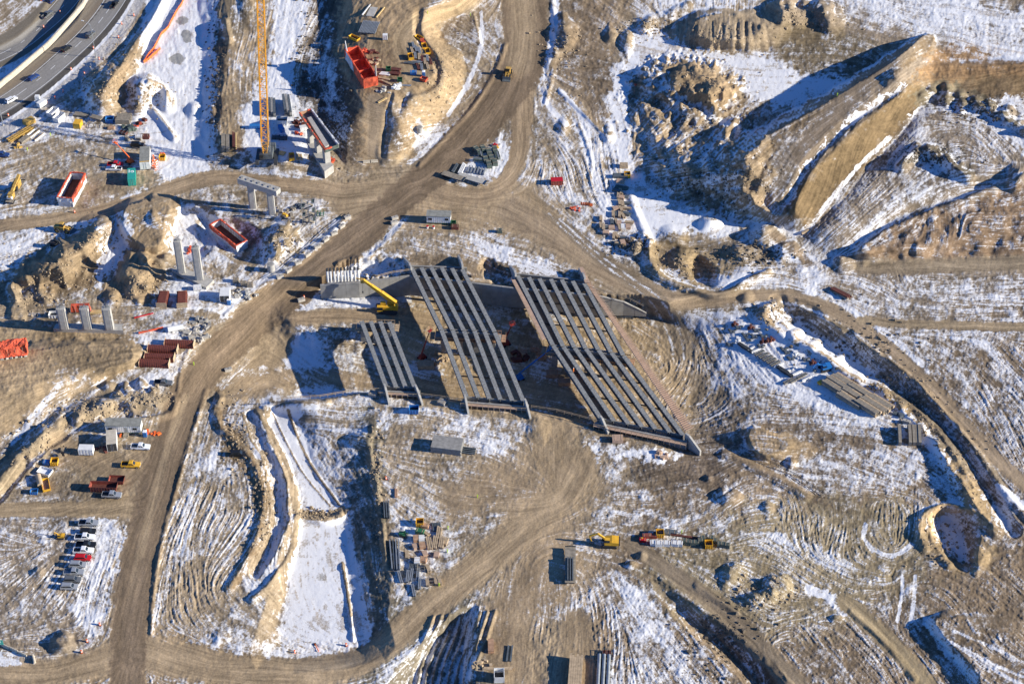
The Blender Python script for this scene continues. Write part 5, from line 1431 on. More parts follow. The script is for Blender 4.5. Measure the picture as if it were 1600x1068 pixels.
# abutments
def fin(parent, a, b, h0=1.9, h1=-.6):
    A = H3(a[0], a[1], 0); B = H3(b[0], b[1], 0); d = (B - A).normalized(); r = Vector((-d.y, d.x, 0)) * .3
    m = MB(); m.tf = local(parent); up_ = Vector((0, 0, 1))
    vs = []
    for s in (-1, 1): vs += [A + r*s - up_*4, B + r*s - up_*4, B + r*s + up_*h1, B.lerp(A, .75) + r*s + up_*h0, A + r*s + up_*h0]
    m.add(vs, [(0,1,2,3,4), (9,8,7,6,5)] + [(i, i+5, (i+1)%5+5, (i+1)%5) for i in range(5)]); return m.build('wing_wall', CONC, parent)
def abut(label, A, B, side, fins, ext=1.5, strip=True):
    A = Vector((A.x, A.y, 0)); B = Vector((B.x, B.y, 0)); u = (B - A).normalized(); r = Vector((-u.y, u.x, 0)); r = r * (side if r.y * 1 > 0 else -side)
    A = A - u * ext; B = B + u * ext; M = (A + B) / 2
    o = empty('abutment', (M.x, M.y, -8)); tag(o, label, 'abutment')
    b = MB(); b.tf = local(o); b.beam(A + Vector((0,0,-4.9)), B + Vector((0,0,-4.9)), 2.2, 7.0); b.build('seat_beam', CONC_D, o)
    b = MB(); b.tf = local(o); b.beam(A + r * 1.5 + Vector((0,0,-4)), B + r * 1.5 + Vector((0,0,-4)), .6, 8.0); b.build('back_wall', CONC_D, o)
    if strip:
        k = int((B - A).length / 1.6)
        b = MB(); b.tf = local(o); b.beam(A + r * 2.5 + Vector((0,0,-.2)), B + r * 2.5 + Vector((0,0,-.2)), 1.2, .12); w = b.build('walkway', PINK, o)
        b = MB(); b.tf = local(o)
        for i in range(k + 1):
            p = A.lerp(B, i / k) + r * 3.1; b.box(p.x, p.y, -1.6, .14, .14, 2.4)
        b.beam(A + r * 3.1 + Vector((0,0,.75)), B + r * 3.1 + Vector((0,0,.75)), .08, .16); b.build('guard_rail', WOOD, w)
        b = MB(); b.tf = local(o)
        for i in range(k * 2 + 1):
            p = A.lerp(B, i / (2 * k)) + r * .9; b.beam(p + Vector((0,0,-.8)), p + Vector((0,0,.9)), .06, .06)
        rb = b.build('rebar', STEELD, o)
    for f in fins: fin(o, *f)
    return o
abut('south abutment of the shortest bridge with two pointed wing walls and wood rails', w1[0][1], w1[3][1], -1, [((601,606),(608,627)), ((649,607),(660,628))])
abut('south abutment of the middle bridge with long wood walkway and pointed wing walls', w2[0][2], w2[5][2], -1, [((726,622),(732,643)), ((820,629),(829,650))])
abut('south abutment of the widest bridge with plywood walkway and large wing walls', w3[0][2], w3[6][2], -1, [((938,656),(951,673)), ((1071,683),(1095,702))])
abut('north abutment of the middle bridge with pointed wing walls above the wall', w2[0][0], w2[5][0], 1, [((643,424),(630,398)), ((723,421),(716,396))], strip=False)
abut('north abutment of the widest bridge, bare concrete with pointed wing walls', w3[0][0], w3[6][0], 1, [((806,434),(797,412)), ((914,441),(905,416))], strip=False)
slab('side_form', PINK, b3, [(905,417),(911,417),(922,441),(914,441)], 1.2, .3)
# retaining wall behind the bridges
top = [(500,443,-.2),(560,440,0),(640,429,0),(720,438,0),(800,448,0),(870,454,0),(935,461,.2),(975,470,-2.6),(1010,487,-6.9)]
rw = empty('retaining_wall', H3(740, 470, -8)); tag(rw, 'long grey concrete retaining wall behind the north ends of the bridges', 'wall')
pts = []
for (x0, y0, h0), (x1, y1, h1) in zip(top[:-1], top[1:]):
    z0 = y0 if h0 > -1 else None
    A = H3(x0, (y0 if h0 > -1 else y0) + 2.5, h0 if h0 < -1 else 0); B = H3(x1, y1 + 2.5, h1 if h1 < -1 else 0)
    L = (B - A).length; n = max(1, int(L / 3.4))
    for i in range(n):
        a = A.lerp(B, i / n); b = A.lerp(B, (i + 1) / n); ha = h0 + (h1 - h0) * i / n; hb = h0 + (h1 - h0) * (i + 1) / n
        u = (b - a).normalized() * .03; u.z = 0
        m = MB(); m.tf = local(rw); t = Vector((0, .5, 0)); a_ = Vector((a.x, a.y, 0)) + u; b_ = Vector((b.x, b.y, 0)) - u
        j = (i % 2) * .02
        vs = [a_ + Vector((0,-j,-8.3)), b_ + Vector((0,-j,-8.3)), b_ + Vector((0,-j,hb)), a_ + Vector((0,-j,ha))]; vs += [v + t for v in vs]
        m.add(vs, [(0,1,2,3),(7,6,5,4),(0,4,5,1),(1,5,6,2),(2,6,7,3),(3,7,4,0)]); m.build('panel', WALLC, rw)
        m = MB(); m.tf = local(rw); m.beam(a_ + Vector((0,.25,ha+.1)), b_ + Vector((0,.25,hb+.1)), .7, .18); m.build('coping', CONC_D, rw)
def rail(label, P, m=WOOD, name='guard_rail', hgt=1.1, step=2.4, h=None, cat='railing'):
    W3 = [(G3(x, y) if h is None else H3(x, y, h)) for x, y in P]
    o = empty(name, W3[len(W3)//2]); tag(o, label, cat)
    b = MB(); b.tf = local(o); r = MB(); r.tf = local(o)
    for p, q in zip(W3[:-1], W3[1:]):
        n = max(1, int((q - p).length / step))
        for i in range(n):
            c = p.lerp(q, i / n); b.box(c.x, c.y, c.z - .2, .12, .12, hgt + .2)
        for k in (.55, 1.0): r.beam(p + Vector((0,0,hgt*k)), q + Vector((0,0,hgt*k)), .07, .14)
    b.build('post', m, o); r.build('rail', m, o); return o
rail('lumber guard rail along the plateau edge left of the shortest bridge', [(440,624),(500,621),(560,611),(598,610)], h=.1)
rail('short lumber guard rail between the shortest and the middle bridge', [(658,618),(690,622),(726,627)], h=.1)
rail('lumber guard rail between the middle and the widest bridge', [(830,637),(870,643),(905,652),(935,660)], h=.1)
rail('lumber rail on top of the retaining wall behind the yellow crane', [(590,434),(612,428),(640,424)], h=.3)
rail('guard rail running right from the wing wall of the widest bridge', [(1098,693),(1150,697),(1180,712),(1240,742),(1290,775)], STEELD)
rail('dark pipe rail beside the haul road behind the concrete blocks', [(545,335),(520,358),(480,390),(440,424),(418,436)], STEELD, hgt=.9, step=6)
rail('lumber rail on the wall right of the widest bridge', [(922,452),(955,460),(985,470),(1005,480)], WOOD, h=-.5)
# white steel piles
for i, x in enumerate((512.7,517.4,523.2,528.5,534.2,539.5,544.2,549,555,560.5)):
    o = empty('steel_pile', H3(x, 440 - i*.25, -1.2)); tag(o, 'one of ten white steel piles with black tops at the west end of the wall', 'pile', 'white steel piles in a row')
    part('casing', WHITE, o, ('cyl', (0,0,0), (0,0,4.6), .42, 10)); part('head', STEELD, o, ('cyl', (0,0,4.6), (0,0,5.7), .34, 10))

# ------------------------------------------------------------------ concrete piers in the western yard
def col_thing(label, cols, foot, hcol, cw, cd, fh, rebar=True, zoff=0.0, name='bridge_pier'):
    c = foot[len(foot)//2]; z0 = gh(*cols[0]) + zoff
    o = empty(name, H3(*cols[0], z0)); tag(o, label, 'pier')
    slab('footing', CONC, o, foot, z0 + fh, fh + 1.5)
    for i, (x, y) in enumerate(cols):
        P = H3(x, y, z0 + fh); b = MB(); b.tf = local(o)
        b.box(P.x, P.y, P.z, cw, cd, hcol); b.box(P.x, P.y, P.z, cw * .62, cd * 1.12, hcol - .02); c_ = b.build('column', CONC, o)
        if rebar:
            b = MB(); b.tf = local(o); R_ = random.Random(i)
            for k in range(14): b.beam((P.x + R_.uniform(-cw,cw)*.38, P.y + R_.uniform(-cd,cd)*.38, P.z + hcol), (P.x + R_.uniform(-cw,cw)*.4, P.y + R_.uniform(-cd,cd)*.4, P.z + hcol + 2.0), .05, .05)
            g = b.build('rebar', STEELB, c_)
    return o
col_thing('pair of tall separate concrete columns on one footing, not joined by a cap', [(284,425),(312,435.5)], [(268,421),(281,416),(334,437),(322,449)], 13.5, 2.4, 1.7, 1.2)
col_thing('low footing with three squat concrete columns in front of orange netting', [(101,512),(137,512),(171.5,512.5)], [(83,513),(88,505),(190,506),(192,516)], 8.6, 2.7, 1.8, 1.4)
o = empty('portal_pier', G3(411, 330)); tag(o, 'portal pier of two concrete legs joined by a heavy cap beam', 'pier')
for x, y in ((395.5,324),(425.5,334)):
    P = G3(x, y); b = MB(); b.tf = local(o); b.box(P.x, P.y, P.z - .5, 2.3, 1.7, 10.2); b.box(P.x, P.y, P.z - .5, 1.5, 1.9, 10.1); b.build('column', CONC, o)
z = gh(411,330); A = G3(395.5,324); B = G3(425.5,334); u = (B - A).normalized(); A = A - u*4.4; B = B + u*3.6
b = MB(); b.tf = local(o); b.beam(Vector((A.x,A.y,z+10.9)), Vector((B.x,B.y,z+10.9)), 2.6, 2.2); cp = b.build('cap', CONC, o)
for i in range(7):
    p = A.lerp(B, (i+.5)/7); b = MB(); b.tf = local(o); b.box(p.x, p.y, z+12.0, .9, .9, .22, rz=.3); b.build('bearing_seat', CONC_D, o)
b = MB(); b.tf = local(o); b.beam(Vector((A.x,A.y,z+10)) , Vector((B.x,B.y,z+10)), 2.2, .5); b.build('cap_soffit', CONC_D, o)
# pier with wrapped tray
o = empty('pier_with_form', G3(497, 245)); tag(o, 'concrete wall pier carrying a tray shaped cap form wrapped in orange and white tarp', 'pier')
z = gh(505, 262)
slab('footing', CONC, o, [(477,218),(485,214),(521,258),(507,268)], z + 2.6, 4.0)
for x, y in ((487,221),(498,236),(511,252)):
    P = H3(x, y, z + 2.6); b = MB(); b.tf = local(o); b.box(P.x, P.y, P.z, 1.9, 2.2, 5.2, rz=-1.0); b.build('column', CONC, o)
T = [(468,178),(487,173),(529,228),(508,236)]
slab('tray_floor', CONC, o, [(480,184),(486,182),(514,226),(508,230)], z + 9.4, .9); slab('tray_bed', STEELB, o, T, z + 8.4, .4)
for i, (p, q, m_) in enumerate(((T[0],T[1],FORM),(T[1],T[2],TARPW),(T[2],T[3],DGR),(T[3],T[0],FORM))):
    b = MB(); b.tf = local(o); A = H3(*p, z+9.0); B = H3(*q, z+9.0); b.beam(A, B, .22, 1.5); w = b.build('side_form', m_, o)
    b = MB(); b.tf = local(o); R_ = random.Random(i); n = max(3, int((B-A).length/1.3))
    for k in range(n):
        if R_.random() < .75: b.beam(A.lerp(B, k/n) + Vector((0,0,.7)), A.lerp(B, (k+1)/n) + Vector((0,0,.7+R_.uniform(-.15,.15))), .5*R_.uniform(.6,1.4), .35)
    b.build('tarp_edge', ORG if i != 1 else TARPW, w)

# formwork troughs
def put_trough(px, py, d, label, L, W, H, **k):
    o = empty('pier_cap_form', G3(px, py, -.1), rz_of(px, py, *d)); trough(L, W, H, **k)(o); return tag(o, label, 'formwork')
put_trough(565, 112, (38,62), 'large pier form wrapped in bright orange and white tarp beside the north embankment', 21.5, 5.2, 4.0, outer=ORG, rim=ORG, inner=ORG, floor=ORG, cells=2, fill=.2)
put_trough(114, 303, (-21,40), 'open cap form with orange rim standing in the west yard', 14.5, 5.2, 4.0, outer=TARPW, rim=ORG, inner=WOOD, floor=RUSTM)
put_trough(358, 374, (50,40), 'open cap form with red and white tarp sides below the portal pier', 15.5, 4.4, 3.2, outer=TARPW, rim=ORG, inner=WOOD, floor=RUSTM)
o = [x for x in COL.objects if x.get('label','').startswith('large pier form')][0]
part('gable_frame', WHITE, o, ('prism', [(-10.7,4.5),(-10.4,8.0),(-8.5,4.5)], -2.6, -2.4)); part('gable_frame', CONC, o, ('prism', [(10.8,3),(10.5,9.0),(9.0,4.5)], 2.3, 2.6))
b = MB(); sheet(b, (-9.6,-3.05,.2), (9.5,0,0), (0,0,4.3), 12, 5, .12, 9); b.build('white_wrap', TARPW, o)
o = empty('wrapped_form', G3(14, 553, -.1), rz_of(14, 553, 30, -4)); tag(o, 'bulky form wrapped in orange tarp at the left edge of the site', 'wrapped form')
R_ = random.Random(3); b = MB()
sheet(b, (-5.6,-2.5,.9), (11.6,0,0), (0,.9,3.7), 26, 9, .22, 1); sheet(b, (-5.6,-1.6,4.6), (11.6,0,0), (0,3.2,.1), 26, 7, .28, 2); sheet(b, (-5.6,1.6,4.6), (11.6,0,0), (0,.9,-3.7), 26, 7, .2, 3)
sheet(b, (-5.6,2.5,.9), (0,-5,0), (.2,0,3.6), 10, 7, .2, 4); sheet(b, (6.0,-2.5,.9), (0,5,0), (-.2,0,3.6), 10, 7, .2, 5)
b.build('tarp', ORG, o)
for i in range(8): part('footing_stone', ROCK, o, ('box', -5 + i*1.45, -2.1, 0, 1.0, 1.0, .9, {'top': .7, 'rz': i*.7}))
for i in range(5): part('rope', WOOD, o, ('box', -4.5 + i*2.3, -2.36, 1.1, .08, .05, 3.2))

# ------------------------------------------------------------------ cranes
o = empty('crawler_crane', G3(418, 247), 0.0); tag(o, 'crawler crane with tall orange yellow lattice boom on dark tracks', 'crane')
for y in (-3.3, 3.3):
    part('track', RUB, o, ('prism', [(-4.6,.4),(-4.1,0),(4.1,0),(4.6,.4),(4.6,1.0),(4.1,1.4),(-4.1,1.4),(-4.6,1.0)], y-.6, y+.6)) if False else part('track', STEELD, o, ('box', y, 0, 0, 1.2, 8.6, 1.4, {'topy': .92}))
part('carbody', STEELD, o, ('box', 0, 0, .6, 5.6, 2.6, .9))
part('house', STEELB, o, ('box', .6, .6, 1.5, 3.2, 6.6, 2.0), ('box', .6, 3.2, 1.5, 4.6, 1.6, 2.6)); cb = part('cab', STEELD, o, ('box', -1.7, -2.0, 1.5, 1.3, 2.2, 2.1)); part('windows', GLASS, cb, ('box', -1.7, -2.05, 2.4, 1.34, 2.2, 1.0))
tipw = H3(402, -40, 0); base = Vector(o.location) + Vector((-.4, -1.6, 2.4))
dirh = 10.0
tl = None
for hh in np.linspace(30, 110, 161):
    P = Vector(world(406, -30, hh))
    if P.y - base.y <= 22: tl = P; break
tl = tl or P
b = MB(); b.tf = local(o); e0 = base.lerp(tl, .085); lattice(b, base, e0, 1.0, 2.5, 3, .2, .1); lattice(b, e0, tl, 2.5, 2.3, 26, .26, .13); b.build('boom', CRANEY, o)
b = MB(); b.tf = local(o); g0 = Vector(o.location) + Vector((.9, -1.2, 2.6)); g1 = g0 + Vector((.4, 2.2, 9.5)); lattice(b, g0, g1, .9, .8, 5, .14, .08); b.build('mast', STEEL, o)
b = MB(); b.tf = local(o)
for s in (-.8, .8): b.beam(g1 + Vector((s,0,0)), tl + Vector((s,0,0)), .05, .05); b.beam(g1 + Vector((s,0,0)), Vector(o.location) + Vector((.6+s,3.4,4)), .06, .06)
b.build('pendant', STEELD, o)
part('counterweight', YEL, o, ('box', .6, 4.3, 1.6, 4.4, .8, 1.4))

o = empty('telescopic_crane', G3(604, 485), 0.0); tag(o, 'yellow telescopic crawler crane with its boom raised beside the middle bridge', 'crane')
for y in (-1.9, 1.9): part('track', STEELD, o, ('prism', [(-3.6,.3),(-3.2,0),(3.2,0),(3.6,.3),(3.6,.9),(3.2,1.1),(-3.2,1.1),(-3.6,.9)], y-.45, y+.45))
part('carbody', STEELD, o, ('box', 0, 0, .5, 4.5, 2.8, .7)); part('house', YEL, o, ('box', .9, .7, 1.3, 5.6, 1.3, 1.7), ('box', 1.2, -.9, 1.3, 4.6, 1.1, 1.3))
part('counterweight', YEL, o, ('box', 3.3, 0, 1.2, 1.2, 3.0, 2.2)); c = part('cab', YEL, o, ('box', -2.0, -1.4, 1.2, 2.0, 1.1, 2.0, {'top': .9})); part('windows', GLASS, c, ('box', -2.02, -1.42, 1.8, 2.04, 1.14, 1.1, {'top': .92}))
p0 = Vector((3.2, .1, 3.2)); tp = Vector(world(567, 437, gh(604,485) + 10.0)) - Vector(o.location)
b = MB(); b.beam(p0, p0.lerp(tp, .45), 1.15, 1.35); b.beam(p0.lerp(tp, .4), p0.lerp(tp, .75), .95, 1.1); b.beam(p0.lerp(tp, .7), tp, .75, .9); b.build('boom', YEL, o)
b = MB(); b.box(tp.x - .2, tp.y, tp.z - 1.2, 1.2, .8, 1.6); b.beam(tp, tp + Vector((-2.2, .2, .5)), .3, .3); b.build('boom_head', YEL2, o)
b = MB(); b.beam(tp + Vector((-.3,0,-1)), tp + Vector((-.3,0,-5)), .07, .07); b.box(tp.x-.3, tp.y, tp.z-5.6, .4, .4, .6); b.build('hook', STEELD, o)
b = MB(); b.beam(Vector((.2,.1,2.4)), p0.lerp(tp,.35), .35, .35); b.build('lift_cylinder', STEEL, o)

# ------------------------------------------------------------------ motorway furniture
bar = [(-8,146),(8,132),(22,121),(35,110),(49,98),(62,87),(75,76),(88,63),(100,50),(111,38),(121,26),(130,14),(138,-2)]
o = empty('median_barrier', G3(62,87)); tag(o, 'curved cream concrete barrier along the snowy median of the motorway', 'barrier')
for p, q in zip(bar[:-1], bar[1:]):
    b = MB(); b.tf = local(o); A = G3(*p); B = G3(*q); z = .2
    A.z = B.z = z; b.beam(A + Vector((0,0,-.7)), B + Vector((0,0,-.7)), .95, 1.9); b.beam(A + Vector((0,0,-.3)), B + Vector((0,0,-.3)), .6, 1.5); b.build('segment', CREAM, o)
def pole(px, py, h, label):
    o = empty('street_lamp', G3(px, py)); tag(o, label, 'street lamp')
    part('pole', STEEL, o, ('cyl', (0,0,0), (0,0,h), .16, 8, {'r2': .09}))
    part('arm', STEEL, o, ('beam', (0,0,h), (-.8,.3,h+.9), .1, .1), ('beam', (-.8,.3,h+.9), (-2.6,1.0,h+1.3), .09, .09)); part('lamp_head', WHITE, o, ('box', -3.0, 1.15, h+1.2, 1.0, .4, .2, {'rz': -.4}))
    part('base', CONC, o, ('cyl', (0,0,0), (0,0,.5), .4, 8))
pole(5, 196, 14.0, 'tall street lamp by the parked machinery at the left edge'); pole(150, 90, 14.5, 'tall street lamp leaning its arm over the middle of the motorway')
HW = (1, -.72)
put('v1', suv(WHP), 'parked_car', 'x', 0, 0, HW) if False else None
put('suv_w', suv(WHP), 'car', 'white car on the motorway, lowest at the left edge', 'car', 18, 158, (1,-.55))
put('suv_b', suv(BLUP, 4.6, 1.5), 'car', 'blue car on the motorway beside the cream barrier', 'car', 53, 123, (1,-.62))
put('suv_k', suv(BLK), 'car', 'black SUV third from the bottom on the motorway', 'car', 104, 78, HW)
put('suv_g', suv(GREYP), 'car', 'dark grey SUV passing the street lamp on the motorway', 'car', 142, 56, (1,-.9))
put('pu_k', pickup(BLK), 'pickup_truck', 'black pickup nearest the top of the picture on the motorway', 'pickup', 179, 9, (1,-1.3))
put('suv_g2', pickup(GREYP), 'pickup_truck', 'dark pickup alone on the upper carriageway', 'pickup', 74, 25, (1,-.8))
put('suv_b2', suv(BLUP, 5.2, 1.9), 'car', 'blue van cut by the top edge on the upper carriageway', 'car', 82, 2, (1,-.9))
for x, y, l in ((94,20,'beside the dark pickup on the upper carriageway'),(68,43,'lower of two beside the upper carriageway'),(209,25,'topmost along the right shoulder of the motorway'),(190,38,'on the right shoulder just under the topmost drum'),
                (185,59,'on the soil verge above the tall lamp'),(146,76,'just left of the tall lamp pole foot'),(155,93,'just right of the tall lamp pole foot'),(111,109,'on the shoulder midway between the lamps'),
                (132,116,'in front of the shaded heap beside the shoulder'),(99,144,'inside the heap shadow, upper'),(86,154,'at the lower tip of the heap shadow'),(73,161,'behind the white tow boxes'),(13,181,'lowest along the right shoulder near the left lamp'),(64,1,'cut by the top edge of the picture')):
    put('drum', drum, 'traffic_drum', 'orange traffic drum ' + l, 'traffic drum', x, y, group='orange traffic drums')
for x, y, l in ((156,976,'highest of three beside the parking strip'),(136,1002,'middle of three at the road corner'),(127.5,1019,'lowest of three at the road corner'),(460.5,1019,'left one on the snowy foot of the pad'),(541,1008,'right one on the snowy foot of the pad'),
                (116.5,332,'alone below the orange rimmed form'),(603,748,'on bare soil below the girder bridges')):
    put('drum', drum, 'traffic_drum', 'orange traffic drum ' + l, 'traffic drum', x, y, group='orange traffic drums')
put('cand', lambda o: (part('pole', ORP, o, ('cyl', (0,0,.3), (3.0,0,.5), .12, 8)), part('base', RUB, o, ('box', 0,0,0,.7,.7,.25))), 'fallen_marker', 'fallen orange marker post in the snow between two drums', 'marker', 492, 1006, (.5,1))
def marking(name, L, off, w, dash=None):
    S_ = smooth_line(L, 6); W3 = [G3(x, y) for x, y in S_]; b = MB(); acc = 0
    for i, (p, q) in enumerate(zip(W3[:-1], W3[1:])):
        d = Vector((q.x - p.x, q.y - p.y, 0)); r = Vector((d.y, -d.x, 0)).normalized()
        n = max(1, int(d.length / 1.5)); 
        for k in range(n):
            acc += d.length / n
            if dash and (acc % 9) > 3.5: continue
            a, c = p.lerp(q, k / n), p.lerp(q, (k + 1) / n)
            z = max(a.z, c.z) + .07
            b.add([(a.x + r.x*(off-w/2), a.y + r.y*(off-w/2), z), (a.x + r.x*(off+w/2), a.y + r.y*(off+w/2), z), (c.x + r.x*(off+w/2), c.y + r.y*(off+w/2), z), (c.x + r.x*(off-w/2), c.y + r.y*(off-w/2), z)], [(0,1,2,3)])
    o = b.build(name, STRIPE, None); o['kind'] = 'structure'
for Lm in (MW1, MW2):
    marking('lane_marking', Lm, 0, .22, True)
    for of in (-4.2, 4.2): marking('edge_line', Lm, of, .22)
# snow fence
def fence(label, P, cat='fence', m=ORP, hgt=1.2):
    W3 = [G3(x, y) for x, y in P]; o = empty('snow_fence', W3[0]); tag(o, label, cat)
    b = MB(); b.tf = local(o); p_ = MB(); p_.tf = local(o)
    for i, (p, q) in enumerate(zip(W3[:-1], W3[1:])):
        n = 3
        for k in range(n):
            a = p.lerp(q, k/n); c = p.lerp(q, (k+1)/n); j = Vector((.15*math.sin(i*3+k), .2*math.cos(i*5+k*2), 0))
            b.beam(a + Vector((0,0,hgt*.5)) + j, c + Vector((0,0,hgt*.5)), .06, hgt)
            p_.box(a.x, a.y, a.z, .08, .08, hgt + .3)
    b.build('netting', m, o); p_.build('post', WOOD, o)
fence('long orange snow fence running down the white ditch', [(289,-4),(283,10),(276,20),(268,34),(264,44),(252,55),(246,68),(240,78),(232,88),(225,99)])
fence('short orange fence branching off at the foot of the ditch fence', [(225,99),(235,92),(244,84),(251,77)])
fence('short orange fence lying by the tarp scraps beside the tan junction', [(907,320),(915,320.5),(926,322)])

# ------------------------------------------------------------------ vehicles on site
PK = [('pu_s', pickup(SILV), 139, 819, 'grey pickup at the top of the parked row'), ('sd_k', sedan(BLK), 138, 832, 'black low car second in the parked row'), ('pu_w', pickup(WHP, BLKP), 133, 841, 'white pickup third in the parked row'),
      ('pu_k', None, 135, 853, 'black pickup between the two white pickups in the row'), ('pu_w', None, 131, 862, 'white pickup fifth in the parked row, above the red one'), ('suv_r', suv(REDP), 130, 873.5, 'red SUV in the middle of the parked row'),
      ('suv_s', suv(SILV), 122, 884, 'silver SUV just below the red one in the row'), ('pu_s2', pickup(SILV, STEEL), 116, 895.5, 'silver pickup third from the bottom of the row'), ('suv_g', None, 114, 907.5, 'dark grey SUV second from the bottom of the row'), ('suv_s', None, 109, 918.5, 'silver SUV at the bottom end of the parked row')]
for k, bd, x, y, l in PK: put(k, bd, 'parked_pickup' if k.startswith('pu') else 'parked_car', l, 'pickup' if k.startswith('pu') else 'car', x, y, (1, .02), 'vehicles parked side by side')
put('pu_fw', pickup(WHP, STEELB), 'pickup_truck', 'white pickup with dark flatbed in front of the long office trailer', 'pickup', 220, 700, (1,.04))
put('pu_y', pickup(YEL), 'pickup_truck', 'yellow pickup on the dirt yard', 'pickup', 205, 728, (1,.03))
put('pu_s', None, 'pickup_truck', 'grey pickup beside the rusty open bin', 'pickup', 175, 775, (1,.05))
put('suv_k', None, 'car', 'black SUV alone on snow right of the haul road', 'car', 372.5, 711, (1,0))
put('suv_dg', pickup(GREYP), 'pickup_truck', 'dark pickup below the ribbed rusty forms', 'pickup', 255.5, 600, (1,.05))
put('pu_r', pickup(REDP), 'pickup_truck', 'red pickup beside the orange boom lift', 'pickup', 181, 259, (1,.02))
put('pu_w', None, 'pickup_truck', 'white pickup just in front of the red pickup', 'pickup', 178.5, 265.5, (-1,-.02))
put('pu_k2', pickup(BLUP), 'pickup_truck', 'dark blue pickup cut by the left edge beside the yard', 'pickup', 3, 244, (1,.05))
put('suv_k', None, 'car', 'black SUV behind the tall grey roofed trailer', 'car', 215, 228.5, (1,0))
put('wl', loader(), 'wheel_loader', 'yellow wheel loader driving down the main haul road', 'wheel loader', 793, 119, (-.25,1))
put('wl2', loader(YEL2), 'wheel_loader', 'compact loader parked on snow left of the spoil heaps', 'wheel loader', 101, 361, (1,.15))
put('sk', excavator(BLKP, (3.6,1.2), .7), 'mini_excavator', 'small dark machine in the shadow of the spoil heap', 'excavator', 86, 383, (1,.3))
put('ex', excavator(YEL, (5.0,2.0), 1.15), 'excavator', 'yellow excavator facing left above the loaded trailer', 'excavator', 952, 850, (-1,-.05))
put('exb', excavator(BLUEL, (4.4,1.6), .9), 'excavator', 'blue machine on snow above the timber stacks', 'excavator', 1288, 577, (-1,.2))
put('mini', excavator(YEL, (3.2,1.0), .55), 'mini_excavator', 'small yellow machine left of the parked row', 'excavator', 95, 839, (-1,0))
put('bl_o', boomlift(ORP, (6.5, 0, 6.0)), 'boom_lift', 'orange boom lift by the tall grey roofed trailer', 'boom lift', 203, 254, (-1,-.55))
put('bl_b', boomlift(BLUEL, (11.5, 0, 9.2), (-.5, 0, 2.4)), 'boom_lift', 'blue boom lift reaching from the shade to the widest bridge', 'boom lift', 812, 592, (1,-.32))
put('bl_r', boomlift(LIFTR, (2.2, 0, 8.0)), 'boom_lift', 'red boom lift in the shade under the middle bridge', 'boom lift', 791, 538, (1,-.3))
put('bl_r2', boomlift(LIFTR, (4.0, 0, 9.6), (-.5,0,2)), 'boom_lift', 'red boom lift between the shortest and the middle bridge', 'boom lift', 660, 560, (.8,-.6))
# yellow rig on a flat trailer
o = put('rig', lambda o: (flatbed(13, WOODG)(o), part('drill_mast', YEL2, o, ('beam', (-5.5,0,2.2), (5.2,0,4.6), .9, 1.0)), part('engine', YEL2, o, ('box', 2.5, .2, 1.3, 3.2, 2.0, 2.4), ('box', -3.6, 0, 1.3, 2.2, 1.8, 1.9)), part('drum', BLKP, o, ('cyl', (0,-1,2.4), (0,1,2.4), .8, 12)), part('white_tank', WHITE, o, ('cyl', (-5,-.9,2.2), (-5,.9,2.2), .6, 12))),
        'drill_rig_trailer', 'yellow drilling rig lying on a flat trailer in the west yard', 'trailer', 25, 303, (20,-34))

# ------------------------------------------------------------------ buildings, containers, bins
def P(key, b, name, label, cat, x, y, d=(1,0), g=None): return put(key, b, name, label, cat, x, y, d, g)
P('of13', office(10.6), 'office_trailer', 'long white office trailer with green trim and a snowy grey roof', 'trailer', 195, 672, (1,.01))
P('of10', office(8.2), 'office_trailer', 'white office trailer with one window on tan ground above the bridges', 'trailer', 686, 346, (1,.03))
P('tall', container(9.6, 3.6, 3.2, WHITE, .5, ROOFG, YEL), 'site_trailer', 'tall grey roofed trailer with yellow stripe in the north west yard', 'trailer', 228, 254, (-.03,1))
P('ct', container(6.1, 3.0, 3.2, WHITE, .12, CREAM, None, BLKP), 'storage_container', 'cream roofed container standing at right angles to the long office trailer', 'container', 176, 694, (.02,1))
P('tc', container(6.6, 2.7, 2.9, TEAL), 'storage_container', 'teal green container with a white mark on its roof', 'container', 207, 282, (0,1))
o = [x for x in COL.objects if x.get('label','').startswith('teal green')][0]
part('roof_mark', STRIPE, o, ('cyl', (-1.2,.35,3.08), (-1.2,.35,3.1), .62, 14)); part('roof_lettering', STRIPE, o, *[('box', -2.3+i*.36, -.75, 3.08, .22, .5, .02) for i in range(5)])
part('roof_mark_swirl', TEAL, o, ('cyl', (-1.1,.3,3.10), (-1.1,.3,3.12), .3, 12))
P('wt', container(4.3, 2.4, 2.2, WHITE, .5), 'cargo_trailer', 'small white cargo trailer left of the cream roofed container', 'trailer', 136, 708, (1,.02))
P('shed', container(4.2, 3.2, 2.8, WHITE, .1, WHITE, None, BLKP), 'storage_shed', 'white storage shed with open dark door beside the haul road', 'shed', 352.5, 466, (-.12,1))
P('pb', porta(BLUE), 'portable_toilet', 'blue portable toilet beside the white storage shed', 'toilet', 358, 475)
P('pb', None, 'portable_toilet', 'blue portable toilet right of the long office trailer', 'toilet', 227, 681)
P('pb', None, 'portable_toilet', 'blue portable toilet among the stores on the north embankment', 'toilet', 662, 119)
P('rb', openbin(8.2, 2.6, 2.1, REDB, RUSTM), 'waste_bin', 'long rusty red open bin with upright ribs', 'bin', 163, 764, (1,.03))
P('rbs', openbin(4.6, 2.5, 1.4, REDB, RUSTM), 'waste_bin', 'short rusty bin full of scrap behind the long rusty bin', 'bin', 183, 752, (1,.03))
P('rc', container(4.2, 2.4, 1.9, REDB, .1, REDP), 'tool_container', 'small dark red container alone on the tan junction', 'container', 870, 287, (1,-.05))
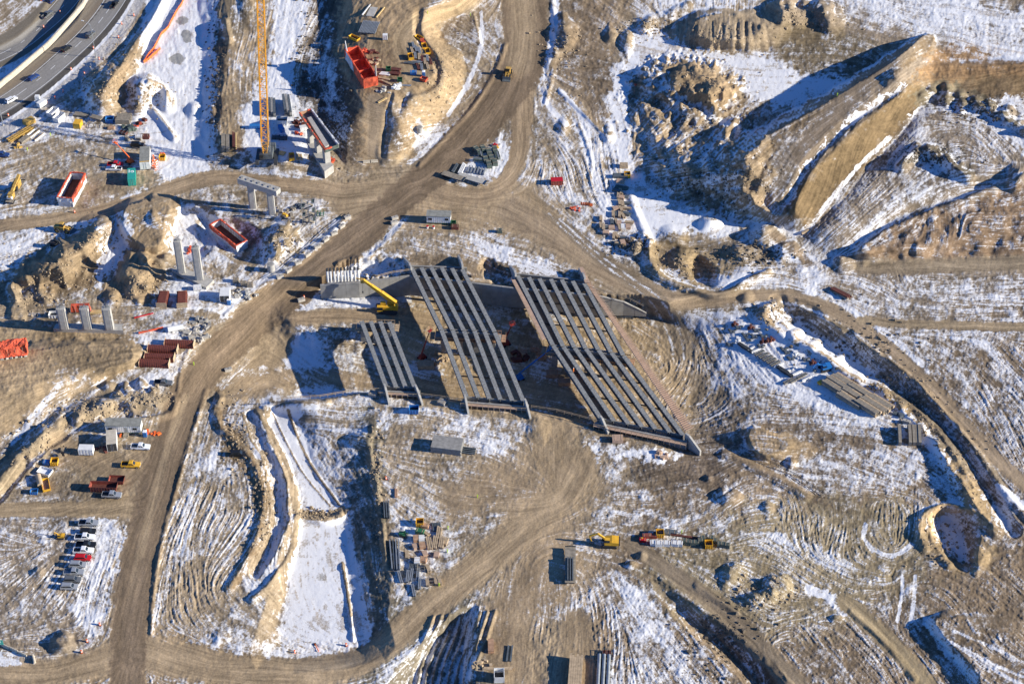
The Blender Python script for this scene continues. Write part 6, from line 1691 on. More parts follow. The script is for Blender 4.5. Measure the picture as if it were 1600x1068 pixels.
P('wb', openbin(4.0, 2.8, 2.2, WHITE, None, BLKP), 'waste_bin', 'white open bin with dark inside behind the crawler crane', 'bin', 441, 193, (1,0))
P('wb2', openbin(4.6, 2.4, 2.0, WHITE, None, SNOWM), 'waste_bin', 'white open bin in the row at the top of the west yard', 'bin', 93, 187, (.7,-.6))
P('wb2', None, 'waste_bin', 'smaller white bin left of the other one in the west yard', 'bin', 83, 179, (.7,-.6))
P('bb', openbin(3.0, 2.4, 1.8, BLUE, None, BLKP), 'waste_bin', 'blue open bin between the grey timber stacks', 'bin', 172, 190, (1,0))
P('bb', None, 'waste_bin', 'blue open bin on the snow in front of the south abutments', 'bin', 647, 643, (1,0))
P('bbx', container(6.0, 1.6, 1.2, BLUE), 'tank', 'blue tank lying left of the crane boom', 'tank', 403, 200, (1,0))
P('gen', container(3.2, 1.6, 1.6, BLUE), 'generator', 'blue generator below the white bin near the crane', 'generator', 440, 204, (.6,1))
P('ls', container(3.6, 1.8, 1.9, WHITE, .4), 'generator', 'white generator trailer on the soil verge by the motorway', 'generator', 66, 166, (.6,-.4))
P('lt', container(1.6, 1.4, 3.0, WHITE, .3), 'light_tower', 'upright white box beside the white generator trailer', 'light tower', 60, 161, (1,0))
P('yb', openbin(4.4, 1.9, 1.3, YEL, None, STEELD), 'lifting_bin', 'yellow bin at the corner of the north embankment', 'lifting bin', 554, 62, (1,.45))
P('yb2', openbin(3.4, 1.8, 1.3, YEL, None, STEELD), 'lifting_bin', 'yellow bin at the north end of the stores on the embankment', 'lifting bin', 655, 62, (.7,.35))
for x, y, l in ((663,75,'yellow bin beside the orange sheet on the embankment'),(668,83,'yellow bin lowest of three at the curved stores edge'),(641.5,91,'yellow frame bin left of the silver beams on the embankment')): P('yb2', None, 'lifting_bin', l, 'lifting bin', x, y, (.3,1))
P('yb3', openbin(2.2, 2.2, 1.6, YEL, None, STEELD), 'lifting_basket', 'yellow basket above the crates of the south laydown', 'lifting basket', 656, 819, (1,0))
for x, y, l in ((980,276,'yellow basket at the end of the steel bundle by the snowfield'),(86,724,'yellow basket left of the white cargo trailer'),(1107,853,'yellow basket in the row of stores below the tan slope'),(254,249,'yellow basket under the orange barriers'),(1031,836,'yellow basket at the top of the southern row of stores')): P('yb3', None, 'lifting_basket', l, 'lifting basket', x, y, (1,0))
P('yr', openbin(4.8, 2.1, 1.2, YEL, YEL, FORM), 'lifting_rack', 'long yellow rack with brown load in the lower west yard', 'rack', 72, 760, (.2,1))
P('yr2', openbin(3.4, 1.8, 1.5, YEL, YEL, FORM), 'lifting_rack', 'yellow rack standing right of the crawler crane', 'rack', 456, 248, (.1,1))
P('yc', container(4.0, 2.6, 1.7, YEL2), 'tool_chest', 'yellow container near the left street lamp', 'container', 46, 193, (1,-.5))
P('yc2', container(3.2, 2.6, 2.2, YEL), 'compressor', 'yellow compressor below the white bins of the west yard', 'compressor', 122.5, 198, (.5,-.9))
P('gb', openbin(1.8, 1.6, 1.3, GREEN, None, BLKP), 'waste_bin', 'small green bin among the embankment stores', 'bin', 625, 127, (1,0))
P('gb', None, 'waste_bin', 'small green bin beside the brown sheets on the embankment', 'bin', 607, 110, (1,0)); P('gb', None, 'waste_bin', 'small green box at the end of the office trailer above the bridges', 'bin', 708.5, 351, (1,0))
P('ob', openbin(2.6, 1.8, 1.2, ORG, None, WOOD), 'waste_bin', 'orange tarp lined bin under the portable toilet on the embankment', 'bin', 662.5, 126, (1,.3))
P('bcr', crate(2.4,1.6,1.2,BLUE), 'crate', 'blue crate in the shadow of the toilet on the embankment', 'crate', 646, 116)
P('btank', lambda o: (part('tank', BEIGE, o, ('cyl', (-2.2,0,.9), (2.2,0,.9), .85, 14)), part('saddle', STEELD, o, ('box', -1.3,0,0,.3,1.5,.5), ('box', 1.3,0,0,.3,1.5,.5))), 'tank', 'beige cylindrical tank beside the long yellow rack', 'tank', 62, 753, (.25,1))
P('wtank', lambda o: (part('tank', WHITE, o, ('cyl', (-2.5,0,1.1), (2.5,0,1.1), .95, 14)), part('saddle', STEELD, o, ('box', -1.5,0,0,.3,1.6,.5), ('box', 1.5,0,0,.3,1.6,.5))), 'tank', 'white cylindrical tank beside the block piles near the haul road', 'tank', 275, 516, (1,-.2))
P('opipe', lambda o: (part('roll', ORG, o, ('cyl', (-4,0,.4), (4,0,.4), .35, 10)), part('tie', WOOD, o, ('cyl', (-1,0,.4), (-.9,0,.4), .38, 10))), 'tarp_roll', 'long orange tarp roll lying left of the white tank', 'tarp', 236, 517, (1,-.22))
P('bs', openbin(2.2,1.6,1.2,BLUE,None,WOOD), 'waste_bin', 'blue box at the lower end of the west yard stores', 'bin', 54, 770, (1,0))
P('wf', openbin(4.2,2.6,1.2,WHITE,None,SNOWM), 'open_trailer', 'white framed open trailer above the beige tank', 'trailer', 71, 739, (1,.3))
for (x, y, l) in ((255,547.5,'ribbed rusty form at the upper left of the four'),(281,539,'ribbed rusty form at the upper right of the four, partly shaded'),(250,560.5,'third ribbed rusty form from the top of the four'),(242,569.5,'ribbed rusty form lowest of the four')):
    P('rib', ribbed(9.2, 2.9, 1.9, RUSTM, True), 'ribbed_form', l, 'steel form', x, y, (1,.04), 'ribbed rusty forms near the haul road')
P('rib2', ribbed(6.0, 3.2, 2.0, RUSTM), 'ribbed_form', 'left of two ribbed red forms on snow beside the spoil heap', 'steel form', 255, 471, (-.25,1), 'pair of ribbed red forms'); P('rib2', None, 'ribbed_form', 'right of two ribbed red forms on snow beside the spoil heap', 'steel form', 285, 471, (-.02,1), 'pair of ribbed red forms')
P('mh', cylt(1.25, 3.0, CONC), 'concrete_ring', 'upright concrete pipe ring beside the row of road blocks', 'concrete ring', 424, 423); P('mh2', cylt(1.1, 2.2, CONC), 'concrete_ring', 'pale concrete ring in the snowy hollow beside the haul road', 'concrete ring', 656, 206)
# stair tower
o = empty('stair_tower', G3(484, 348)); tag(o, 'steel scaffold stair tower right of the portal pier', 'scaffold')
b = MB()
for x in (-2.2, 0, 2.2):
    for y in (-1.2, 1.2): b.box(x, y, 0, .1, .1, 9.5)
for k in range(6):
    for y in (-1.2, 1.2): b.box(0, y, k*1.9, 4.4, .07, .07); b.beam((-2.2,y,k*1.9), (2.2,y,min(9.5,k*1.9+1.9)), .06, .06) if k < 5 else None
    for x in (-2.2, 2.2): b.box(x, 0, k*1.9, .07, 2.4, .07)
b.build('frame', STEEL, o)
for k in range(5): part('flight', WOODG, o, ('beam', ((-1.6) if k%2 else 1.6, 0, k*1.9+.1), (1.6 if k%2 else -1.6, 0, k*1.9+1.8), .9, .12)); part('landing', DGR, o, ('box', -1.7 if k%2 else 1.7, 0, k*1.9+1.8, 1.0, 2.2, .07))
# road blocks beside the haul road
for i, (x, y) in enumerate(((543,341),(534,355),(522,366),(509,376),(496,387),(480.5,399.5),(466,412),(451,424),(437.5,434))):
    P('blk', block(2.4,1.1,1.1,ROCK), 'concrete_block', ['topmost','second','third','fourth','fifth','sixth','seventh','eighth','lowest'][i] + ' pale block of the row lining the haul road' , 'concrete block', x, y, (1,-.7 if i % 2 else -.4), 'pale blocks lining the haul road')
for x, y, l in ((616,349,'white weight block left of the trailer above the bridges'),(617,342,'rear white block left of the trailer above the bridges'),(471,470,'white block with orange marker left of the yellow crane'),(357,579,'lone block with orange marker right of the haul road')): P('blk', None, 'concrete_block', l, 'concrete block', x, y, (1,-.3))
P('drum', None, 'traffic_drum', 'orange traffic drum beside the block left of the yellow crane', 'traffic drum', 475, 465, g='orange traffic drums'); P('drum', None, 'traffic_drum', 'orange traffic drum on the lone block right of the haul road', 'traffic drum', 361, 577, g='orange traffic drums')
for x, y, l in ((573,254,'left barrier closing the foot of the embankment ramp'),(585,253,'right barrier closing the foot of the embankment ramp')): P('jer', jersey(2.6), 'concrete_barrier', l, 'barrier', x, y, (1,-.08), 'two barriers at the ramp foot')
for x, y, l in ((8,1010,'first concrete barrier from the left at the snowy corner'),(22,1016,'second concrete barrier from the left at the snowy corner'),(36,1023,'third concrete barrier from the left at the snowy corner')): P('jer4', jersey(2.9), 'concrete_barrier', l, 'barrier', x, y, (1,.48), 'barriers at the snowy corner')
P('jer4', None, 'concrete_barrier', 'tilted concrete barrier at the right end of the snowy corner', 'barrier', 53, 1030, (.25,1))
o = empty('road_sign', G3(1, 1012)); tag(o, 'green road sign with white lettering cut by the left edge', 'sign')
part('panel', TEAL, o, ('box', -.6, 0, 1.5, 3.4, .08, 1.9)); part('post', STEEL, o, ('box', -.6, .1, 0, .14, .12, 3.3)); part('lettering', STRIPE, o, *[('box', -1.9+i*.55, -.055, 2.5, .36, .02, .5) for i in range(5)], *[('box', -1.6+i*.55, -.055, 1.75, .34, .02, .45) for i in range(4)])
# orange and white barrels beside the tall trailer
R_ = random.Random(5)
for i, (x, y) in enumerate(((240,246),(241,250),(239,254),(242,258),(240,262),(244,254),(243,264),(252,242),(256,242))):
    P('wdrum', lambda o: (part('barrier', ORP, o, ('box',0,0,0,1.6,.6,1.0,{'top':.6})), part('band', STRIPE, o, ('box',0,0,.4,1.5,.57,.25,{'top':.9}))), 'plastic_barrier', 'orange plastic barrier in the heap right of the tall grey roofed trailer', 'plastic barrier', x, y, (R_.uniform(-1,1), R_.uniform(-1,1)), 'heap of orange plastic barriers')
for x, y, l in ((668,356.5,'left of two'),(677.5,357,'right of two')): P('rw', lambda o: (part('drum', WHITE, o, ('cyl',(0,0,0),(0,0,.9),.4,10)), part('lid', REDP, o, ('cyl',(0,0,.9),(0,0,1.1),.42,10))), 'barrel', l + ' red lidded white barrels below the office trailer', 'barrel', x, y)

# ------------------------------------------------------------------ stacks, racks and loose stores
def bulk(rows):
    for key, b, name, cat, x, y, d, label, g in rows: put(key, b, name, label, cat, x, y, d, g)
V = (.02, 1); Hh = (1, 0)
# west yard
bulk([
 ('yl', lambda o: ([lattice_part(o, y) for y in (-.9,.3)]), 'boom_section', 'crane part', 31, 211, (42,-25), 'long yellow lattice boom sections laid side by side in the west yard', None),
 ('yw1', stack(5.2,.7,.6,2,YEL2,1,.1,WHITE), 'boom_pendant', 'crane part', 50, 206, (.8,-.62), 'yellow and white bar nearest the long boom sections', None),
 ('yw1', None, 'boom_pendant', 'crane part', 55, 210, (.8,-.62), 'middle yellow and white bar beside the boom sections', None),
 ('yw1', None, 'boom_pendant', 'crane part', 62, 215, (.8,-.62), 'yellow and white bar farthest from the boom sections', None),
 ('gt1', stack(4.6,2.2,.8,5,WOODG,2), 'timber_stack', 'timber stack', 38, 219, (.8,-.6), 'grey timber pile below the yellow boom sections', None),
 ('br1', pile(4,5,1.6,.8,1.2,YEL2,.4,'fitting'), 'fitting_pile', 'scrap pile', 27, 229, Hh, 'scattered yellow fittings at the foot of the boom sections', None),
 ('fl1', stack(5.8,2.2,.9,4,WOODG,2), 'timber_stack', 'timber stack', 128, 181, (1,.1), 'long flat timber stack at the top of the west yard', None),
 ('fl2', stack(4.6,2.0,.6,4,WOODG,1), 'timber_stack', 'timber stack', 151, 184.5, (1,.25), 'flat boards right of the long timber stack', None),
 ('fl3', stack(5.4,4.6,2.0,5,WOODG,3), 'timber_stack', 'timber stack', 194, 189, (1,0), 'tall grey timber stack right of the blue bin', None),
 ('sf1', rack(5.0,2.6,.9,WOODG), 'scaffold_bundle', 'frame', 147, 197, (1,0), 'open frame lying below the flat boards', None),
 ('pl1', crate(2.4,1.8,.6,FORM), 'pallet', 'pallet', 174, 201, Hh, 'brown pallet below the blue bin', None),
 ('pk1', stack(5.0,.8,.35,3,WOOD,1), 'plank_pile', 'timber stack', 170, 209.5, Hh, 'thin plank pile lying flat in the west yard', None),
 ('sc1', pile(8,16,2.6,.8,1.8,DGR,.9,'fitting'), 'scrap_pile', 'scrap pile', 203, 202, Hh, 'dark green scrap pile in the west yard', None),
 ('sc2', pile(9,6,1.3,.5,1.2,ORG,.9,'sheet'), 'tarp_pile', 'tarp', 215, 197, Hh, 'crumpled red orange tarp beside the dark scrap', None),
 ('rk1', rack(3.0,2.0,1.3,STEELB,RUSTM), 'steel_rack', 'rack', 193, 209, (1,.3), 'dark steel rack left of the dark green scrap', None),
 ('sc3', pile(12,12,2.4,.7,1.6,WOODG,.7,'fitting'), 'scrap_pile', 'scrap pile', 208, 217, (1,0), 'mixed grey scrap in the lowest row of the west yard', None),
 ('wbx', crate(2.6,1.6,1.4,WHITE), 'crate', 'crate', 217.5, 217, Hh, 'white crate in the lowest row of the west yard', None),
 ('bcx', crate(2.8,2.0,1.3,RUSTM), 'crate', 'crate', 228, 216, Hh, 'brown crate at the right end of the lowest row', None),
 ('sc4', pile(14,6,1.6,.8,1.6,RUSTM,.6,'beam'), 'scrap_pile', 'scrap pile', 221, 191, Hh, 'dark scrap at the foot of the round soil heap', None),
 # round the crawler crane
 ('wp1', stack(9.4,2.6,2.6,3,STEELB,3,.1,CONC_D), 'wall_form_stack', 'formwork', 425.5, 172, V, 'left of two tall grey form stacks behind the crane', None),
 ('wp2', stack(10.6,2.8,3.2,3,STEELB,3,.1,CONC_D), 'wall_form_stack', 'formwork', 449, 170, (.15,1), 'right of two tall form stacks behind the crane, orange at its far end', None),
 ('gs1', stack(9.6,3.2,1.5,2,WOODG,2), 'slab_stack', 'slab stack', 353, 226, V, 'pale grey slab stack on the edge left of the crane', None),
 ('ys1', stack(9.4,1.6,1.5,3,RUSTM,2,.15,WOODY), 'beam_stack', 'beam stack', 367, 223, V, 'narrow brown and yellow beam stack left of the crane', None),
 ('lm1', stack(2.8,2.0,.5,3,WOODY,1), 'lumber_pile', 'timber stack', 440, 240, (1,.2), 'small lumber pile touching the crane tracks', None),
 ('lm2', stack(3.6,.55,.5,1,WOODY,1), 'timber', 'timber', 464, 246, (.1,1), 'first timber right of the yellow rack', None),
 ('lm2', None, 'timber', 'timber', 467.5, 246.5, (.16,1), 'middle timber right of the yellow rack', None),
 ('lm2', None, 'timber', 'timber', 471.5, 247, (.2,1), 'last timber right of the yellow rack', None),
 ('sc5', pile(21,12,2.4,.6,1.5,RUSTM,.5,'beam'), 'scrap_pile', 'scrap pile', 464, 194, Hh, 'rusty scrap between the form stacks and the tray pier', None),
 ('wq', container(3.4,1.8,1.4,WHITE,.3), 'compressor', 'compressor', 476, 203, (1,-.2), 'white compressor left of the tray pier columns', None),
 ('otr', pile(23,5,1.2,.6,1.1,ORG,.4,'sheet'), 'tarp_pile', 'tarp', 465, 209, Hh, 'small orange tarp bundle below the rusty scrap', None),
 ('otr2', pile(25,6,1.5,.7,1.3,ORG,.7,'sheet'), 'tarp_pile', 'tarp', 518, 252, Hh, 'orange and white tarp bundle right of the tray pier footing', None),
 ('dk1', rack(2.6,1.8,1.2,STEELD,STEELB), 'steel_rack', 'rack', 431, 216, Hh, 'dark rack close to the crane boom foot', None),
 ('dk1', None, 'steel_rack', 'rack', 443, 217, Hh, 'dark rack second from the crane boom foot', None),
 # north embankment
 ('bm12', ibeams(8.6, 12, 6.8, STEEL, .5), 'beam_row', 'beams', 577, 44, (-.42,1), 'row of twelve silver beams on the embankment top', None),
 ('sl0', stack(6.6,3.4,.35,1,CONC,1), 'concrete_slab', 'slab', 581, 20, (-.5,1), 'square concrete slab at the north tip of the embankment', None),
 ('lw', stack(8.0,.45,.5,1,WHITE,1), 'beam', 'beam', 572, 17, (-.8,1), 'white beam left of the square slab', None),
 ('ly', stack(8.0,.45,.5,1,WOODY,1), 'beam', 'beam', 594, 21, (-.8,1), 'yellow beam right of the square slab', None),
 ('wl3', container(1.8,1.5,2.0,WHITE,.3), 'light_tower', 'light tower', 602, 62, Hh, 'white light tower alone in the middle of the embankment', None),
 ('tb', pile(31,7,1.1,.8,1.4,ORG,.9,'sheet'), 'tarp_pile', 'tarp', 572, 80, Hh, 'round orange tarp bundle above the wrapped pier form', None),
 ('tb2', pile(33,9,2.0,.5,1.0,WHITE,.5,'bag'), 'bag_pile', 'bags', 561, 81, Hh, 'white bags between tarp bundle and the wrapped pier form', None),
 ('tb3', pile(34,14,3.0,.4,1.3,RUSTM,.4,'fitting'), 'scrap_pile', 'scrap pile', 582, 87, Hh, 'rusty fittings right of the wrapped pier form', None),
 ('tb4', pile(35,10,1.8,.6,1.4,WOOD,.4,'offcut'), 'offcut_pile', 'scrap pile', 585, 98, Hh, 'wood offcuts beside the middle of the wrapped pier form', None),
 ('bs1', stack(3.8,1.8,.7,3,RUSTM,2), 'sheet_stack', 'sheet stack', 618, 110, (1,.1), 'upper brown sheet stack below the open ground', None),
 ('bs1', None, 'sheet_stack', 'sheet stack', 617, 116, (1,.1), 'lower brown sheet stack below the open ground', None),
 ('bs2', stack(4.0,2.0,.4,3,WHITE,1), 'sheet_stack', 'sheet stack', 602, 116, (1,.1), 'white sheets left of the brown sheet stacks', None),
 ('tm1', stack(5.0,.7,.5,2,WOOD,1), 'timber_pile', 'timber stack', 600, 124, (1,.2), 'timber pair beside the lower end of the wrapped form', None),
 ('tm1', None, 'timber_pile', 'timber stack', 604, 130, (1,.45), 'second timber pair beside the lower end of the wrapped form', None),
 ('cb1', pile(41,10,2.4,.8,1.2,CONC,.6,'block'), 'block_pile', 'blocks', 601, 141, Hh, 'grey concrete blocks under the lower end of the wrapped form', None),
 ('wbg', pile(42,9,1.8,.9,1.6,WHITE,1.0,'bag'), 'bag_pile', 'bags', 618, 136, Hh, 'big white bags at the south edge of the embankment', None),
 ('stp', stack(4.6,.8,.3,3,STEEL,1), 'pipe_bundle', 'pipes', 633, 134, (1,.05), 'silver pipe bundle right of the white bags', None),
 ('lmx', stack(4.4,.9,.35,2,WOODY,1), 'lumber_pile', 'timber stack', 598, 157, (1,-.55), 'lumber lying alone on the ramp below the wrapped form', None),
 ('ors', pile(43,6,1.2,.6,1.5,ORG,.5,'sheet'), 'tarp_pile', 'tarp', 662, 67, (0,1), 'orange sheet between the yellow bins on the embankment', None),
])
E = [(646,72,.3,1,'s'),(650,77,.3,1,'s'),(655,80,.35,1,'s'),(649,88,.1,1,'s'),(655,90,.05,1,'w'),(660,93,.05,1,'r'),(664,97,.1,1,'w'),(652,98,1,0,'s'),(668,92,.1,1,'s'),(646,99,1,.1,'d'),(653,105,.4,1,'r'),(659,106,.1,1,'s'),(668,104,.3,1,'w'),(640,100,1,.1,'d'),(644,80,.35,1,'w'),(673,97,.3,1,'r')]
desc = {'s': ('silver beam pair', STEEL), 'w': ('pale timber pair', WOOD), 'r': ('rusty beam pair', RUSTM), 'd': ('dark beam pair', STEELB)}
for i, (x, y, dx, dy, k) in enumerate(E):
    P('e' + k, stack(4.2, 1.0, .6, 2, desc[k][1], 1, .2), 'beam_pair', desc[k][0] + ' among the stores on the curved edge of the embankment', 'beams', x, y, (dx, dy), desc[k][0] + 's on the embankment')
# triangle between the roads
T_ = [(773,236,'ct1',(.3,1)),(764,240,'ct1',(.3,1)),(755,235,'ct1',(.6,1)),(745,236,'ct1',(.7,.6)),(777,245,'ct2',(.3,1)),(768,250,'ct1',(.3,1)),(759,252,'ct1',(.3,1)),(748,252,'ct2',(1,.1)),(773,256,'ct1',(.3,1)),(764,259,'ct1',(.3,1)),(750,241,'ct2',(.3,1))]
for x, y, k, d in T_:
    P(k, crate(3.4,1.8,1.3,DGR) if k == 'ct1' else stack(3.8,1.8,1.2,4,DGR,2,.2,STEEL), 'grating_bundle', 'dark green grating bundle on the snow triangle between the roads', 'grating bundle', x, y, d, 'grating bundles on the snow triangle')
for i, x in enumerate((734,739,744,749,754,759)): P('bw', stack(3.6,.5,.9,1,STEEL,1), 'steel_bar', 'slim silver bar in the row behind the two flat trailers', 'steel bar', x - 2, 266 + i*.7, (-.35,1), 'slim silver bars behind the flat trailers')
P('otb', pile(51,5,1.0,.6,1.1,REDP,.9,'fitting'), 'scrap_pile', 'red fittings at the top of the snow triangle', 'scrap pile', 773, 227); P('ytb', pile(52,4,.8,.5,.9,YEL,.9,'fitting'), 'scrap_pile', 'yellow fittings beside the red ones in the triangle', 'scrap pile', 776, 231)
P('fbA', flatbed(9.0, WOODG), 'flat_trailer', 'brown decked flat trailer, left of two in the triangle', 'trailer', 709, 279, (1,.32)); P('fbB', flatbed(11.0, CONC), 'flat_trailer', 'pale decked flat trailer, right of two in the triangle', 'trailer', 738, 283, (1,.3))
P('wrl', stack(6.5,1.6,1.0,3,WHITE,1,.3), 'rail_stack', 'white rail stack behind the pale flat trailer', 'rails', 722, 266, (-.5,1)); P('dkp', stack(5.4,1.2,.6,3,STEELB,1,.3), 'rail_stack', 'dark rail stack left of the white rails in the triangle', 'rails', 711, 264, (-.6,1))
P('tin', pile(53,7,1.6,.5,.9,STEELD,.3,'fitting'), 'scrap_pile', 'dark scraps on the left rim of the snow triangle', 'scrap pile', 700, 271)
# column of stores on the snow beside the tan junction
bulk([
 ('cA', crate(3.0,2.2,1.2,WOOD), 'crate', 'crate', 974.5, 261, Hh, 'wooden crate topmost in the snow column of stores', None),
 ('cB', stack(5.4,2.0,.9,4,STEELB,2), 'steel_bundle', 'steel bundle', 969.5, 276, Hh, 'dark steel bundle joined to the yellow basket', None),
 ('cC', stack(2.9,2.6,1.0,1,PINK,2,.05,WHITE), 'plywood_stack', 'plywood', 970, 286, (1,.1), 'pale plywood stack under the dark steel bundle', None),
 ('cD', stack(5.0,1.9,.6,6,DGR,1), 'grating', 'grating', 972, 294.5, (1,.15), 'dark grating panel under the pale plywood', None)])
LS = [(963,299,1,.2,'d'),(970,301,.5,1,'w'),(966,308,.1,1,'w'),(971,310,1,.1,'p'),(976,309,1,0,'d'),(968,318,.4,1,'w'),(973,320,.2,1,'w'),(979,319,1,.1,'d'),(962,327,1,-.2,'p'),(970,328,.3,1,'w'),(978,327,1,.1,'w'),(958,336,.1,1,'w'),(963,336,.1,1,'d'),(968,337,.1,1,'w'),(973,338,.45,1,'w'),(979,335,1,.3,'d'),
      (939,343,.05,1,'w'),(939,354,.1,1,'w'),(943,357,.1,1,'w'),(956,348,.1,1,'d'),(963,348,.1,1,'w'),(967,350,.1,1,'p'),(949,356,1,0,'d'),(956,357,1,0,'p'),(968,357,.1,1,'w'),(974,356,.1,1,'W'),(981,356,.1,1,'p'),(983,349,1,0,'w'),(947,365,1,0,'p'),(959,371,.1,1,'w'),(963,369,.5,1,'w'),(972,373,1,.1,'d'),(958,381,1,.1,'d'),(968,382,1,.2,'w'),(973,380,.3,1,'p')]
ld = {'w': ('lumber bundle', stack(3.2,1.0,.9,3,WOOD,2)), 'd': ('dark steel bundle', stack(2.8,1.2,.8,3,STEELB,2)), 'p': ('pinkish plywood stack', stack(2.2,1.8,.9,1,PINK,3,.05)), 'W': ('snow covered stack', stack(2.6,1.8,.9,1,WHITE,2,.05))}
for x, y, dx, dy, k in LS: P('L' + k, ld[k][1], 'stores_stack', ld[k][0] + ' in the cluttered column of stores beside the white snowfield', 'stack', x, y, (dx, dy), ld[k][0] + 's beside the snowfield')
P('ot9', pile(61,6,1.6,.5,1.2,ORG,.3,'sheet'), 'tarp_pile', 'orange tarp scraps on the tan junction near the short fence', 'tarp', 899, 326); P('or0', pile(62,3,.7,.4,.8,ORG,.4,'sheet'), 'tarp_pile', 'tiny orange tarp alone in the northern snowfield', 'tarp', 992, 133)
P('gbx', crate(1.8,1.6,1.2,DGR), 'crate', 'grey box alone right of the office trailer above the bridges', 'crate', 781, 363); P('bbx2', crate(2.6,1.8,1.2,RUSTM), 'crate', 'brown crate right of the office trailer above the bridges', 'crate', 711, 357)
